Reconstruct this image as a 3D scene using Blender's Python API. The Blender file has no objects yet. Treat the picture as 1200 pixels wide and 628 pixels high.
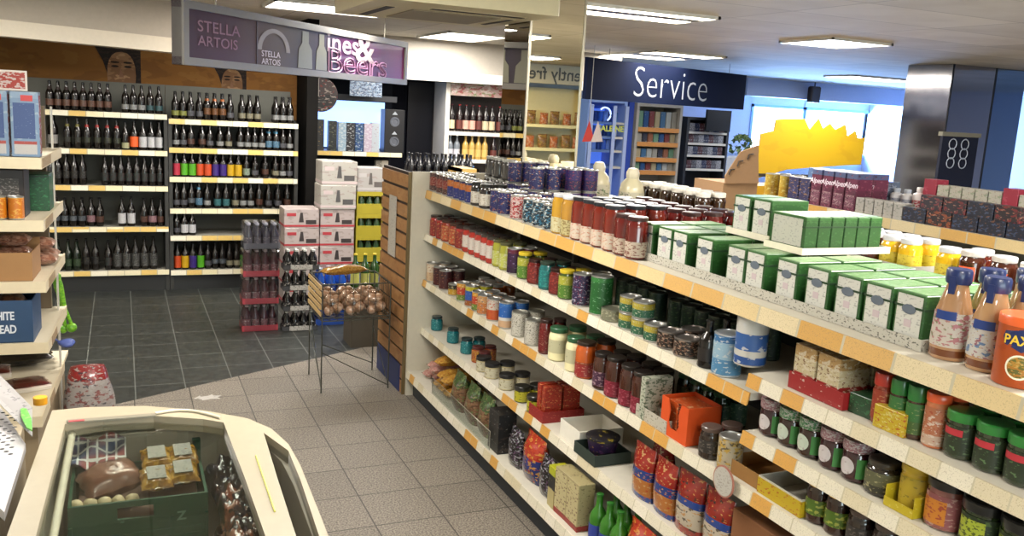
import bpy, bmesh, math, random
from mathutils import Vector, Matrix
random.seed(4)
R = math.radians
SC = bpy.context.scene
COL = bpy.context.collection
# ------------------------------------------------------------------ camera
HC = 1.75; FPX = 1040.0
def _basis(yaw, pitch, roll):
    y, p, r = R(yaw), R(pitch), R(roll)
    f = Vector((math.sin(y)*math.cos(p), math.cos(y)*math.cos(p), -math.sin(p)))
    right = Vector((math.cos(y), -math.sin(y), 0)); up = right.cross(f)
    return right*math.cos(r)+up*math.sin(r), -right*math.sin(r)+up*math.cos(r), f
CR, CU, CF = _basis(24.0, 10.35, 3.23)
CO = Vector((0, 0, HC))
def ray(px, py): return CF + CR*((px-600)/FPX) - CU*((py-314)/FPX)
def at(px, py, X=None, Y=None, Z=None, D=None):
    d = ray(px, py)
    if X is not None: t = X/d.x
    elif Y is not None: t = Y/d.y
    elif Z is not None: t = (Z-HC)/d.z
    else: t = D/math.hypot(d.x, d.y)
    return CO + d*t
def ypx(px, X, z):
    n = CR - CF*((px-600)/FPX); return -(X*n.x + (z-HC)*n.z)/n.y
def xpx(px, Y, z):
    n = CR - CF*((px-600)/FPX); return -(Y*n.y + (z-HC)*n.z)/n.x
cd = bpy.data.cameras.new('camera'); cam = bpy.data.objects.new('camera', cd); COL.objects.link(cam)
M4 = Matrix.Identity(4)
for i in range(3): M4[i][0] = CR[i]; M4[i][1] = CU[i]; M4[i][2] = -CF[i]; M4[i][3] = CO[i]
cam.matrix_world = M4; cd.sensor_width = 36; cd.lens = 36*FPX/1200; cd.clip_start = 0.02; cd.clip_end = 200
SC.camera = cam
# ------------------------------------------------------------------ materials
MATS = {}
def hexc(h):
    h = h.lstrip('#'); v = [int(h[i:i+2], 16)/255 for i in (0, 2, 4)]
    return tuple((c/12.92 if c <= 0.04045 else ((c+0.055)/1.055)**2.4) for c in v)+(1.0,)
def _new(key):
    m = bpy.data.materials.new(key); m.use_nodes = True
    return m, m.node_tree, m.node_tree.nodes['Principled BSDF']
def mat(col, rough=0.5, metal=0.0, coat=0.0, bump=0.0, spec=.5):
    k = f'{col}_{rough}_{metal}_{coat}_{bump}_{spec}'
    if k in MATS: return MATS[k]
    m, t, b = _new(k); c = hexc(col)
    b.inputs['Roughness'].default_value = rough; b.inputs['Metallic'].default_value = metal; b.inputs['Specular IOR Level'].default_value = spec
    if coat: b.inputs['Coat Weight'].default_value = coat; b.inputs['Coat Roughness'].default_value = 0.08
    # slight unevenness of the surface itself
    n = t.nodes.new('ShaderNodeTexNoise'); n.inputs['Scale'].default_value = 35; n.inputs['Detail'].default_value = 3
    tc = t.nodes.new('ShaderNodeTexCoord'); t.links.new(tc.outputs['Object'], n.inputs['Vector'])
    mx = t.nodes.new('ShaderNodeMix'); mx.data_type = 'RGBA'
    mx.inputs['A'].default_value = tuple(x*0.93 for x in c[:3])+(1,); mx.inputs['B'].default_value = tuple(min(1, x*1.05) for x in c[:3])+(1,)
    t.links.new(n.outputs['Fac'], mx.inputs['Factor']); t.links.new(mx.outputs['Result'], b.inputs['Base Color'])
    if bump:
        bp = t.nodes.new('ShaderNodeBump'); bp.inputs['Strength'].default_value = bump; bp.inputs['Distance'].default_value = 0.01
        t.links.new(n.outputs['Fac'], bp.inputs['Height']); t.links.new(bp.outputs['Normal'], b.inputs['Normal'])
    MATS[k] = m; return m
def dimc(c, f=.79): return '#'+''.join('%02x' % int(int(c[i:i+2], 16)*f) for i in (1, 3, 5))
def pm(bands, h, blots=(), scale=60, rough=0.45, coat=0.1, soft=False, thr=0.56, bump=0.0):
    """printed packaging: bands [(z fraction start, colour)...] plus blotches of ink"""
    k = 'print_' + repr((bands, round(h, 3), blots, scale, rough, thr, bump))
    if k in MATS: return MATS[k]
    bands = tuple((p, dimc(c)) for p, c in bands); blots = tuple((dimc(q[0]), q[1]) if isinstance(q, tuple) else dimc(q) for q in blots)
    m, t, b = _new('print'); N, Lk = t.nodes, t.links
    b.inputs['Roughness'].default_value = rough; b.inputs['Coat Weight'].default_value = coat
    tc = N.new('ShaderNodeTexCoord'); sp = N.new('ShaderNodeSeparateXYZ'); Lk.new(tc.outputs['Object'], sp.inputs[0])
    dv = N.new('ShaderNodeMath'); dv.operation = 'DIVIDE'; dv.inputs[1].default_value = h; Lk.new(sp.outputs['Z'], dv.inputs[0])
    rp = N.new('ShaderNodeValToRGB'); rp.color_ramp.interpolation = 'CONSTANT'; Lk.new(dv.outputs[0], rp.inputs[0])
    e = rp.color_ramp.elements
    while len(e) > 1: e.remove(e[-1])
    e[0].position = bands[0][0]; e[0].color = hexc(bands[0][1])
    for p, c in bands[1:]:
        q = e.new(p); q.color = hexc(c)
    out = rp.outputs[0]
    for i, bl in enumerate(blots):
        c = bl[0] if isinstance(bl, tuple) else bl; th = bl[1] if isinstance(bl, tuple) else thr
        mp = N.new('ShaderNodeMapping'); mp.inputs['Location'].default_value = (3.1*i+1.7, 1.3*i+.4, 2.2*i); mp.inputs['Scale'].default_value = (1, 1, 1.9)
        Lk.new(tc.outputs['Object'], mp.inputs[0])
        no = N.new('ShaderNodeTexNoise'); no.inputs['Scale'].default_value = scale*(1.45+0.4*i); no.inputs['Detail'].default_value = 2.5
        Lk.new(mp.outputs[0], no.inputs['Vector'])
        gt = N.new('ShaderNodeMapRange'); gt.inputs['From Min'].default_value = th-.015; gt.inputs['From Max'].default_value = th+.02; gt.inputs['To Max'].default_value = .82; Lk.new(no.outputs['Fac'], gt.inputs['Value'])
        mx = N.new('ShaderNodeMix'); mx.data_type = 'RGBA'; mx.inputs['B'].default_value = hexc(c)
        Lk.new(gt.outputs[0], mx.inputs['Factor']); Lk.new(out, mx.inputs['A']); out = mx.outputs['Result']
    Lk.new(out, b.inputs['Base Color'])
    if bump:
        no = N.new('ShaderNodeTexNoise'); no.inputs['Scale'].default_value = 25; no.inputs['Detail'].default_value = 3; Lk.new(tc.outputs['Object'], no.inputs['Vector'])
        bp = N.new('ShaderNodeBump'); bp.inputs['Strength'].default_value = bump; bp.inputs['Distance'].default_value = 0.02
        Lk.new(no.outputs['Fac'], bp.inputs['Height']); Lk.new(bp.outputs['Normal'], b.inputs['Normal'])
    MATS[k] = m; return m
def emit(col, s):
    k = f'em{col}{s}'
    if k in MATS: return MATS[k]
    m, t, b = _new(k); b.inputs['Base Color'].default_value = hexc(col)
    b.inputs['Emission Color'].default_value = hexc(col); b.inputs['Emission Strength'].default_value = s
    MATS[k] = m; return m
def clear(tint='#ffffff', amount=0.1, rough=0.03, fac=None):
    """thin clear glass or film: see-through with reflections"""
    k = f'clear{tint}{amount}{rough}{fac}'
    if k in MATS: return MATS[k]
    m = bpy.data.materials.new(k); m.use_nodes = True; t = m.node_tree; t.nodes.clear()
    o = t.nodes.new('ShaderNodeOutputMaterial'); tr = t.nodes.new('ShaderNodeBsdfTransparent'); tr.inputs[0].default_value = hexc(tint)
    g = t.nodes.new('ShaderNodeBsdfGlossy'); g.inputs['Roughness'].default_value = rough
    fr = t.nodes.new('ShaderNodeLayerWeight'); fr.inputs['Blend'].default_value = .5
    pw = t.nodes.new('ShaderNodeMath'); pw.operation = 'POWER'; pw.inputs[1].default_value = 4.0; t.links.new(fr.outputs['Facing'], pw.inputs[0])
    ad = t.nodes.new('ShaderNodeMath'); ad.operation = 'MULTIPLY_ADD'; ad.inputs[1].default_value = .8; ad.inputs[2].default_value = amount*.5+.02; t.links.new(pw.outputs[0], ad.inputs[0])
    mx = t.nodes.new('ShaderNodeMixShader'); t.links.new(ad.outputs[0], mx.inputs[0]); t.links.new(tr.outputs[0], mx.inputs[1]); t.links.new(g.outputs[0], mx.inputs[2])
    t.links.new(mx.outputs[0], o.inputs[0]); MATS[k] = m; return m
def mirror(tint='#dcdcd4', rough=0.01):
    k = f'mirror{tint}{rough}'
    if k in MATS: return MATS[k]
    m, t, b = _new(k); b.inputs['Base Color'].default_value = hexc(tint); b.inputs['Metallic'].default_value = 1; b.inputs['Roughness'].default_value = rough
    MATS[k] = m; return m
def cellmat(axis, size, stops, line='#b0a890', rough=0.5):
    """price-ticket strip: cells along one axis, each with a ticket colour"""
    k = f'cell{axis}{size}{stops}'
    if k in MATS: return MATS[k]
    m, t, b = _new('ticket_print'); N, Lk = t.nodes, t.links; b.inputs['Roughness'].default_value = rough; b.inputs['Coat Weight'].default_value = .3
    tc = N.new('ShaderNodeTexCoord'); sp = N.new('ShaderNodeSeparateXYZ'); Lk.new(tc.outputs['Object'], sp.inputs[0])
    dv = N.new('ShaderNodeMath'); dv.operation = 'DIVIDE'; dv.inputs[1].default_value = size; Lk.new(sp.outputs[axis], dv.inputs[0])
    fl = N.new('ShaderNodeMath'); fl.operation = 'FLOOR'; Lk.new(dv.outputs[0], fl.inputs[0])
    z = N.new('ShaderNodeMath'); z.operation = 'MULTIPLY_ADD'; z.inputs[1].default_value = 3.7; Lk.new(sp.outputs['Z'], z.inputs[0]);
    zr = N.new('ShaderNodeMath'); zr.operation = 'ROUND'; Lk.new(z.outputs[0], zr.inputs[0])
    cb = N.new('ShaderNodeCombineXYZ'); Lk.new(fl.outputs[0], cb.inputs[0]); Lk.new(zr.outputs[0], cb.inputs[1])
    wn = N.new('ShaderNodeTexWhiteNoise'); Lk.new(cb.outputs[0], wn.inputs['Vector'])
    rp = N.new('ShaderNodeValToRGB'); rp.color_ramp.interpolation = 'CONSTANT'; Lk.new(wn.outputs['Value'], rp.inputs[0])
    e = rp.color_ramp.elements
    while len(e) > 1: e.remove(e[-1])
    e[0].position = 0; e[0].color = hexc(stops[0][1])
    for p, c in stops[1:]: q = e.new(p); q.color = hexc(c)
    fr = N.new('ShaderNodeMath'); fr.operation = 'FRACT'; Lk.new(dv.outputs[0], fr.inputs[0])
    lt = N.new('ShaderNodeMath'); lt.operation = 'LESS_THAN'; lt.inputs[1].default_value = .05; Lk.new(fr.outputs[0], lt.inputs[0])
    # small print on each ticket
    no = N.new('ShaderNodeTexNoise'); no.inputs['Scale'].default_value = 320; no.inputs['Detail'].default_value = 2; Lk.new(tc.outputs['Object'], no.inputs['Vector'])
    gt = N.new('ShaderNodeMath'); gt.operation = 'GREATER_THAN'; gt.inputs[1].default_value = .6; Lk.new(no.outputs['Fac'], gt.inputs[0])
    ml = N.new('ShaderNodeMath'); ml.operation = 'MULTIPLY'; ml.inputs[1].default_value = .35; Lk.new(gt.outputs[0], ml.inputs[0])
    mx0 = N.new('ShaderNodeMix'); mx0.data_type = 'RGBA'; mx0.inputs['B'].default_value = hexc('#6b5e4a'); Lk.new(ml.outputs[0], mx0.inputs['Factor']); Lk.new(rp.outputs[0], mx0.inputs['A'])
    mx = N.new('ShaderNodeMix'); mx.data_type = 'RGBA'; mx.inputs['B'].default_value = hexc(line); Lk.new(lt.outputs[0], mx.inputs['Factor']); Lk.new(mx0.outputs['Result'], mx.inputs['A'])
    Lk.new(mx.outputs['Result'], b.inputs['Base Color']); MATS[k] = m; return m
def tilemat(base, base2, grout, px, py, ox, oy, gw, speck, rough, name):
    m, t, b = _new(name); N, Lk = t.nodes, t.links; b.inputs['Roughness'].default_value = rough
    tc = N.new('ShaderNodeTexCoord'); sp = N.new('ShaderNodeSeparateXYZ'); Lk.new(tc.outputs['Object'], sp.inputs[0])
    facs = []
    cells = []
    for ax, pit, off in (('X', px, ox), ('Y', py, oy)):
        a = N.new('ShaderNodeMath'); a.operation = 'SUBTRACT'; a.inputs[1].default_value = off; Lk.new(sp.outputs[ax], a.inputs[0])
        d = N.new('ShaderNodeMath'); d.operation = 'DIVIDE'; d.inputs[1].default_value = pit; Lk.new(a.outputs[0], d.inputs[0])
        f = N.new('ShaderNodeMath'); f.operation = 'FRACT'; Lk.new(d.outputs[0], f.inputs[0])
        l = N.new('ShaderNodeMath'); l.operation = 'LESS_THAN'; l.inputs[1].default_value = gw/pit; Lk.new(f.outputs[0], l.inputs[0]); facs.append(l)
        fl = N.new('ShaderNodeMath'); fl.operation = 'FLOOR'; Lk.new(d.outputs[0], fl.inputs[0]); cells.append(fl)
    mxm = N.new('ShaderNodeMath'); mxm.operation = 'MAXIMUM'; Lk.new(facs[0].outputs[0], mxm.inputs[0]); Lk.new(facs[1].outputs[0], mxm.inputs[1])
    cb = N.new('ShaderNodeCombineXYZ'); Lk.new(cells[0].outputs[0], cb.inputs[0]); Lk.new(cells[1].outputs[0], cb.inputs[1])
    wn = N.new('ShaderNodeTexWhiteNoise'); Lk.new(cb.outputs[0], wn.inputs['Vector'])
    no = N.new('ShaderNodeTexNoise'); no.inputs['Scale'].default_value = speck; no.inputs['Detail'].default_value = 4; Lk.new(tc.outputs['Object'], no.inputs['Vector'])
    cr = N.new('ShaderNodeMapRange'); cr.inputs['From Min'].default_value = .40; cr.inputs['From Max'].default_value = .60; Lk.new(no.outputs['Fac'], cr.inputs['Value'])
    mx = N.new('ShaderNodeMix'); mx.data_type = 'RGBA'; mx.inputs['A'].default_value = hexc(base); mx.inputs['B'].default_value = hexc(base2); Lk.new(cr.outputs[0], mx.inputs['Factor'])
    hs = N.new('ShaderNodeHueSaturation'); mr = N.new('ShaderNodeMapRange'); mr.inputs['To Min'].default_value = .9; mr.inputs['To Max'].default_value = 1.1
    Lk.new(wn.outputs['Value'], mr.inputs['Value']); Lk.new(mr.outputs[0], hs.inputs['Value']); Lk.new(mx.outputs['Result'], hs.inputs['Color'])
    m2 = N.new('ShaderNodeMix'); m2.data_type = 'RGBA'; m2.inputs['B'].default_value = hexc(grout); Lk.new(mxm.outputs[0], m2.inputs['Factor']); Lk.new(hs.outputs[0], m2.inputs['A'])
    Lk.new(m2.outputs['Result'], b.inputs['Base Color'])
    bp = N.new('ShaderNodeBump'); bp.inputs['Strength'].default_value = .15; bp.inputs['Distance'].default_value = .004; Lk.new(no.outputs['Fac'], bp.inputs['Height']); Lk.new(bp.outputs['Normal'], b.inputs['Normal'])
    return m
# ------------------------------------------------------------------ mesh builder
class MB:
    def __init__(s): s.v = []; s.f = []; s.m = []; s.sm = []
    def _add(s, vs, fs, mi=0, smooth=False):
        b = len(s.v); s.v += [tuple(v) for v in vs]
        for f in fs: s.f.append(tuple(b+i for i in f)); s.m.append(mi); s.sm.append(smooth)
        return s
    def box(s, x0, x1, y0, y1, z0, z1, mi=0):
        vs = [(x, y, z) for z in (z0, z1) for y in (y0, y1) for x in (x0, x1)]
        return s._add(vs, [(0, 2, 3, 1), (4, 5, 7, 6), (0, 1, 5, 4), (2, 6, 7, 3), (0, 4, 6, 2), (1, 3, 7, 5)], mi)
    def bbox(s, x0, x1, y0, y1, z0, z1, c=.004, mi=0):
        """box with chamfered vertical edges and top"""
        P = [(x0+c, y0), (x1-c, y0), (x1, y0+c), (x1, y1-c), (x1-c, y1), (x0+c, y1), (x0, y1-c), (x0, y0+c)]
        cx, cy = (x0+x1)/2, (y0+y1)/2
        sh = lambda p: (p[0]+(c if p[0] < cx else -c)*.8, p[1]+(c if p[1] < cy else -c)*.8)
        rings = [[(*p, z0) for p in P], [(*p, z1-c) for p in P], [(*sh(p), z1) for p in P]]
        return s.rings(rings, mi, False)
    def rings(s, rings, mi=0, smooth=True, cap=True):
        n = len(rings[0]); vs = [v for r in rings for v in r]; fs = []
        for k in range(len(rings)-1):
            for i in range(n):
                j = (i+1) % n; fs.append((k*n+i, k*n+j, (k+1)*n+j, (k+1)*n+i))
        s._add(vs, fs, mi, smooth)
        if cap:
            s._add(rings[0], [tuple(range(n))[::-1]], mi); s._add(rings[-1], [tuple(range(n))], mi)
        return s
    def lathe(s, prof, seg=16, cx=0, cy=0, mi=0, sq=0.0, a0=0, a1=None, cap=True):
        """profile of (r, z); breaks into separate rings at sharp corners. sq>0 squares the section"""
        full = a1 is None; a1 = a0+2*math.pi if full else a1
        def pt(r, z, a):
            c, n = math.cos(a), math.sin(a)
            if sq: k = 1/((abs(c)**(2/(1-sq))+abs(n)**(2/(1-sq)))**((1-sq)/2)) if sq < 1 else 1
            else: k = 1
            return (cx+r*c*k, cy+r*n*k, z)
        ns = seg if full else seg+1
        segs = [[prof[0]]]
        for i in range(1, len(prof)):
            segs[-1].append(prof[i])
            if i < len(prof)-1:
                ax = math.atan2(prof[i][1]-prof[i-1][1], prof[i][0]-prof[i-1][0]); bx = math.atan2(prof[i+1][1]-prof[i][1], prof[i+1][0]-prof[i][0])
                d = abs((bx-ax+math.pi) % (2*math.pi)-math.pi)
                if d > .6: segs.append([prof[i]])
        for sg in segs:
            rs = [[pt(r, z, a0+(a1-a0)*i/seg) for i in range(ns)] for r, z in sg]
            vs = [v for r in rs for v in r]; fs = []
            for k in range(len(rs)-1):
                for i in range(seg):
                    j = (i+1) % ns if full else i+1
                    fs.append((k*ns+i, k*ns+j, (k+1)*ns+j, (k+1)*ns+i))
            s._add(vs, fs, mi, True)
        if cap and full:
            if prof[0][0] > 1e-5: s._add([pt(*prof[0], a0+(a1-a0)*i/seg) for i in range(seg)], [tuple(range(seg))[::-1]], mi)
            if prof[-1][0] > 1e-5: s._add([pt(*prof[-1], a0+(a1-a0)*i/seg) for i in range(seg)], [tuple(range(seg))], mi)
        return s
    def prism(s, poly, z0, z1, mi=0, smooth=False):
        return s.rings([[(x, y, z0) for x, y in poly], [(x, y, z1) for x, y in poly]], mi, smooth)
    def ext(s, poly3, d, mi=0):
        """extrude a 3-D polygon along vector d"""
        d = Vector(d); return s.rings([[tuple(Vector(p)) for p in poly3], [tuple(Vector(p)+d) for p in poly3]], mi, False)
    def tube(s, pts, r, seg=6, mi=0, closed=False):
        pts = [Vector(p) for p in pts]; rs = []
        for i, p in enumerate(pts):
            a = pts[max(i-1, 0)]; b = pts[min(i+1, len(pts)-1)]; d = (b-a).normalized()
            u = d.cross(Vector((0, 0, 1)));
            if u.length < .1: u = d.cross(Vector((1, 0, 0)))
            u.normalize(); w = d.cross(u); rr = r[i] if isinstance(r, (list, tuple)) else r
            rs.append([tuple(p+u*rr*math.cos(2*math.pi*k/seg)+w*rr*math.sin(2*math.pi*k/seg)) for k in range(seg)])
        return s.rings(rs, mi, True)
    def pillow(s, cx, cy, cz, lx, ly, lz, nx=10, ny=10, seed=0, wob=.12, pw=.5, mi=0):
        """soft bag: flat seams at the ends of x, bulging body"""
        rn = random.Random(seed); ph = [rn.uniform(0, 6.28) for _ in range(8)]
        def P(u, v, sgn):
            e = max(0, (1-abs(u)**2.6))*max(0, (1-abs(v)**3.2)); hh = e**pw
            w = 1+wob*(math.sin(5*u+ph[0])*math.sin(6*v+ph[1])+.6*math.sin(11*u+ph[2]+2*v)+.5*math.sin(9*v+ph[3]))
            if sgn < 0: w = min(w, 1)
            return (cx+u*lx/2*(1+.03*math.sin(9*v+ph[4])), cy+v*ly/2*(1+.03*math.sin(8*u+ph[5])), cz+sgn*hh*lz/2*w)
        for sgn in (1, -1):
            vs = [P(-1+2*i/nx, -1+2*j/ny, sgn) for j in range(ny+1) for i in range(nx+1)]
            fs = [(j*(nx+1)+i, j*(nx+1)+i+1, (j+1)*(nx+1)+i+1, (j+1)*(nx+1)+i) for j in range(ny) for i in range(nx)]
            if sgn < 0: fs = [f[::-1] for f in fs]
            s._add(vs, fs, mi, True)
        return s
    def blob(s, cx, cy, cz, rx, ry, rz, seg=10, rng=7, seed=0, wob=.1, mi=0):
        rn = random.Random(seed); ph = [rn.uniform(0, 6.28) for _ in range(6)]
        rs = []
        for k in range(rng+1):
            t = -math.pi/2+math.pi*k/rng; c, z = max(math.cos(t), .02), math.sin(t); r_ = []
            for i in range(seg):
                a = 2*math.pi*i/seg; w = 1+wob*(math.sin(2*a+ph[0]+t)+math.sin(3*a+ph[1]-2*t)*.6)
                r_.append((cx+rx*c*w*math.cos(a), cy+ry*c*w*math.sin(a), cz+rz*z))
            rs.append(r_)
        return s.rings(rs, mi, True)
    def xform(s, Mx):
        s.v = [tuple(Mx @ Vector(v)) for v in s.v]; return s
    def build(s, name, mats, parent=None, loc=None):
        me = bpy.data.meshes.new(name); me.from_pydata(s.v, [], s.f)
        for m in (mats if isinstance(mats, (list, tuple)) else [mats]): me.materials.append(m)
        me.polygons.foreach_set('material_index', s.m); me.polygons.foreach_set('use_smooth', s.sm); me.update()
        o = bpy.data.objects.new(name, me); COL.objects.link(o)
        if loc is not None: o.location = loc
        if parent is not None: o.parent = parent
        return o
LABELS = {}
def tag(o, label, cat, group=None):
    if len(label.split()) > 16: label = label.replace('from slatted end', 'along')
    if len(label.split()) > 16: label = label.replace('from the bread unit', 'along').replace(' row', '')
    assert 4 <= len(label.replace(',', ' ').split()) <= 16, (len(label.split()), label)
    o['label'] = label; o['category'] = cat
    if group: o['group'] = group
    LABELS.setdefault(label.lower(), []).append(o.name); return o
def struct(o, label=None):
    o['kind'] = 'structure'
    if label: o['label'] = label
    return o
def stuff(o, label, cat): o['kind'] = 'stuff'; o['label'] = label; o['category'] = cat; return o
def empty(name, loc=(0, 0, 0), rz=0):
    o = bpy.data.objects.new(name, None); COL.objects.link(o); o.location = loc; o.rotation_euler = (0, 0, rz); o.empty_display_size = .05; return o
KIDS = {}
def copy_tree(o, parent=None):
    c = o.copy(); COL.objects.link(c)
    if parent is not None: c.parent = parent
    for ch in KIDS.get(o.name, []) or list(o.children):
        copy_tree(ch, c)
    return c
def cache_kids(o):
    KIDS[o.name] = list(o.children)
    for ch in o.children: cache_kids(ch)
def text_verts(body, size, bold=0.0, res=3, shear=0.0, spacing=1.0, outline=False):
    cu = bpy.data.curves.new('t', 'FONT'); cu.body = body; cu.size = size; cu.resolution_u = res; cu.offset = bold; cu.shear = shear; cu.space_character = spacing
    cu.align_x = 'CENTER'; cu.align_y = 'CENTER'
    if outline: cu.fill_mode = 'NONE'; cu.bevel_depth = size*.022; cu.bevel_resolution = 0
    else: cu.extrude = 0.0
    o = bpy.data.objects.new('t', cu); COL.objects.link(o)
    dg = bpy.context.evaluated_depsgraph_get(); me = bpy.data.meshes.new_from_object(o.evaluated_get(dg))
    vs = [tuple(v.co) for v in me.vertices]; fs = [tuple(p.vertices) for p in me.polygons]
    bpy.data.objects.remove(o); bpy.data.curves.remove(cu); bpy.data.meshes.remove(me)
    return vs, fs
def add_text(mb, body, size, fn, mi=0, **kw):
    """fn maps the text's flat (x, y) to a 3-D point"""
    vs, fs = text_verts(body, size, **kw)
    mb._add([fn(v[0], v[1], v[2]) for v in vs], fs, mi); return mb
ORD = 'first second third fourth fifth sixth seventh eighth ninth tenth eleventh twelfth thirteenth fourteenth fifteenth sixteenth seventeenth eighteenth nineteenth twentieth'.split()
# ------------------------------------------------------------------ product prototypes (base at the origin, front towards -Y)
STASH = {}
def proto(key):
    if key not in STASH:
        r = CAT[key][0](key); cache_kids(r); STASH[key] = [r, False, CAT[key]]
    return STASH[key]
def height(key):
    r = proto(key)[0]; return max(v[2] for c in r.children for v in c.bound_box)
def place(key, loc, rz, label, group=None, zmax=None):
    st = proto(key)
    if not st[1]: o = st[0]; st[1] = True
    else: o = copy_tree(st[0])
    o.location = (loc[0], loc[1], loc[2]+.0012); o.rotation_euler = (0, 0, rz)
    o.scale = (1, 1, min(1, zmax/height(key)) if zmax else 1)
    if label is not None:
        tag(o, label, CAT[key][3], group)
        if not group and 'group' in o: del o['group']
    return o
def jar(h=.13, r=.036, content='#7a1c12', lid='#222222', label=None, lz=(.12, .6), lh=.014, seg=14, sq=0, neck=.86, name='jar', lidr=None, patch=None, gloss=.12, glassy=True):
    def make(key):
        root = empty(name)
        hb = h-lh
        MB().lathe([(r*.88, 0), (r, h*.04), (r, hb*.82), (r*.96, hb*.9), (r*neck, hb*.97), (r*neck, hb)], seg, sq=sq).build('glass_body', mat(content, gloss, 0, .8 if glassy else .2), root)
        lr = lidr or r*(neck+.06)
        MB().lathe([(lr*.97, hb), (lr, hb+lh*.15), (lr, hb+lh*.85), (lr*.93, h), (0, h)], seg, sq=sq*.6).build('lid', mat(lid, .3, 0.0, .4), root)
        if label: MB().lathe([(r*1.012, h*lz[0]), (r*1.012, h*lz[1])], seg, sq=sq, cap=False).build('paper_label', label, root)
        if patch:
            a = R(38); MB().lathe([(r*1.025, h*patch[1]), (r*1.025, h*patch[2])], 6, sq=sq, a0=-math.pi/2-a, a1=-math.pi/2+a, cap=False).build('label_panel', patch[0], root)
        return root
    return make
def can(h=.11, r=.037, label=None, rim='#b8b8b4', seg=14, name='food_can', patch=None):
    def make(key):
        root = empty(name)
        MB().lathe([(r*.96, 0), (r, .003), (r, .005), (r*.97, .006), (r*.97, h-.006), (r, h-.005), (r, h-.002), (r*.93, h), (r*.9, h-.004), (0, h-.004)], seg).build('metal_tin', mat(rim, .3, .8), root)
        MB().lathe([(r*.99, .006), (r*.99, h-.006)], seg, cap=False).build('paper_label', label, root)
        if patch:
            a = R(40); MB().lathe([(r*1.01, h*patch[1]), (r*1.01, h*patch[2])], 6, a0=-math.pi/2-a, a1=-math.pi/2+a, cap=False).build('label_panel', patch[0], root)
        return root
    return make
def bottle(h=.22, r=.03, glass='#150d08', cap='#1a1a1a', label='#dddddd', lz=(.15, .42), neckl=None, seg=12, sh=.55, blots=(), name='beer_bottle', nr=.36, full=False):
    def make(key):
        root = empty(name)
        MB().lathe([(r*.92, 0), (r, h*.03), (r, h*sh), (r*.85, h*(sh+.08)), (r*nr*1.1, h*(sh+.2)), (r*nr, h*.93), (r*nr, h*.965)], seg).build('glass_body', mat(glass, .22, 0, .25), root)
        MB().lathe([(r*nr*1.15, h*.955), (r*nr*1.15, h*.99), (r*nr*.9, h), (0, h)], 8, cap=False).build('cap', mat(cap, .35, .3), root)
        if label:
            lm = pm(((0, label),), h, tuple(blots), 80) if blots else mat(label, .5)
            MB().lathe([(r*1.02, h*lz[0]), (r*1.02, h*lz[1])], seg, cap=False).build('paper_label', lm, root)
        if neckl: MB().lathe([(r*.62, h*(sh+.13)), (r*nr*1.12, h*(sh+.24))], seg, cap=False).build('neck_label', mat(neckl, .5), root)
        return root
    return make
def carton(w=.08, d=.05, h=.12, body=None, front=None, fz=(.05, .95), fx=.9, name='carton', top=None, side=None, c=.0015):
    def make(key):
        root = empty(name)
        MB().bbox(-w/2, w/2, -d/2, d/2, 0, h, c).build('box_body', body, root)
        if front: MB().box(-w/2*fx, w/2*fx, -d/2-.0008, -d/2+.001, h*fz[0], h*fz[1]).build('front_panel', front, root)
        if side: MB().box(-w/2-.0008, -w/2+.001, -d/2*.8, d/2*.8, h*fz[0], h*fz[1]).build('side_panel', side, root)
        if top: MB().box(-w/2*.8, w/2*.8, -d/2*.7, d/2*.7, h-.001, h+.0008).build('top_flap', top, root)
        return root
    return make
def tray(w=.2, d=.3, h=.05, m=None, dip=.5, back=None, name='open_tray', inner=None):
    """shelf-ready tray: low front, higher back and sides that slope"""
    def make(key):
        root = empty(name); b = back or h; t = .003
        MB().box(-w/2, w/2, -d/2, d/2, 0, t).build('tray_floor', inner or m, root)
        fr = MB().box(-w/2, w/2, -d/2, -d/2+t, t, h*dip).build('front_lip', m, root)
        sb = MB().box(-w/2, w/2, d/2-t, d/2, t, b)
        for s in (-1, 1):
            x = s*w/2; x2 = x-s*t
            sb.ext([(x, -d/2+t, t), (x, -d/2+t, h*dip), (x, -d/2+d*.35, b), (x, d/2-t, b), (x, d/2-t, t)], (x2-x, 0, 0))
        sb.build('side_walls', inner or m, root)
        return root
    return make
def pouch(w=.14, d=.06, h=.2, m=None, front=None, name='pouch', seed=1, lean=0, wob=.08):
    """standing soft bag with crimped top"""
    def make(key):
        root = empty(name); mb = MB(); rn = random.Random(seed); nx = 14; rs = []
        for k in range(11):
            t = k/10; z = h*t; bulge = (math.sin(math.pi*min(1, t*.9+.12))**.5)*(1-max(0, t-.75)*3.6) if t < 1 else 0.03
            ww = w/2*(1-.06*math.sin(math.pi*t)+.02*math.sin(7*t+seed)); dd = max(d/2*max(bulge, .03), .0012)
            rs.append([(ww*math.cos(2*math.pi*i/nx)*(1 if abs(math.cos(2*math.pi*i/nx)) > .5 else 1.05), dd*math.sin(2*math.pi*i/nx)*(1+wob*math.sin(5*i+9*t+seed))+lean*t, z) for i in range(nx)])
        mb.rings(rs).build('bag', m, root)
        return root
    return make
# ------------------------------------------------------------------ the catalogue of goods
CAT = {}
def add(key, make, w, d, cat, desc): CAT[key] = (make, w, d, cat, desc)
def J(key, desc, cat='jar', h=.13, r=.036, **k): add(key, jar(h=h, r=r, **k), 2*r, 2*r, cat, desc)
def C(key, desc, cat='can', h=.11, r=.037, **k): add(key, can(h=h, r=r, **k), 2*r, 2*r, cat, desc)
def X(key, desc, cat='box', w=.08, d=.05, h=.12, **k): add(key, carton(w=w, d=d, h=h, **k), w, d, cat, desc)
B = pm
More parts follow.
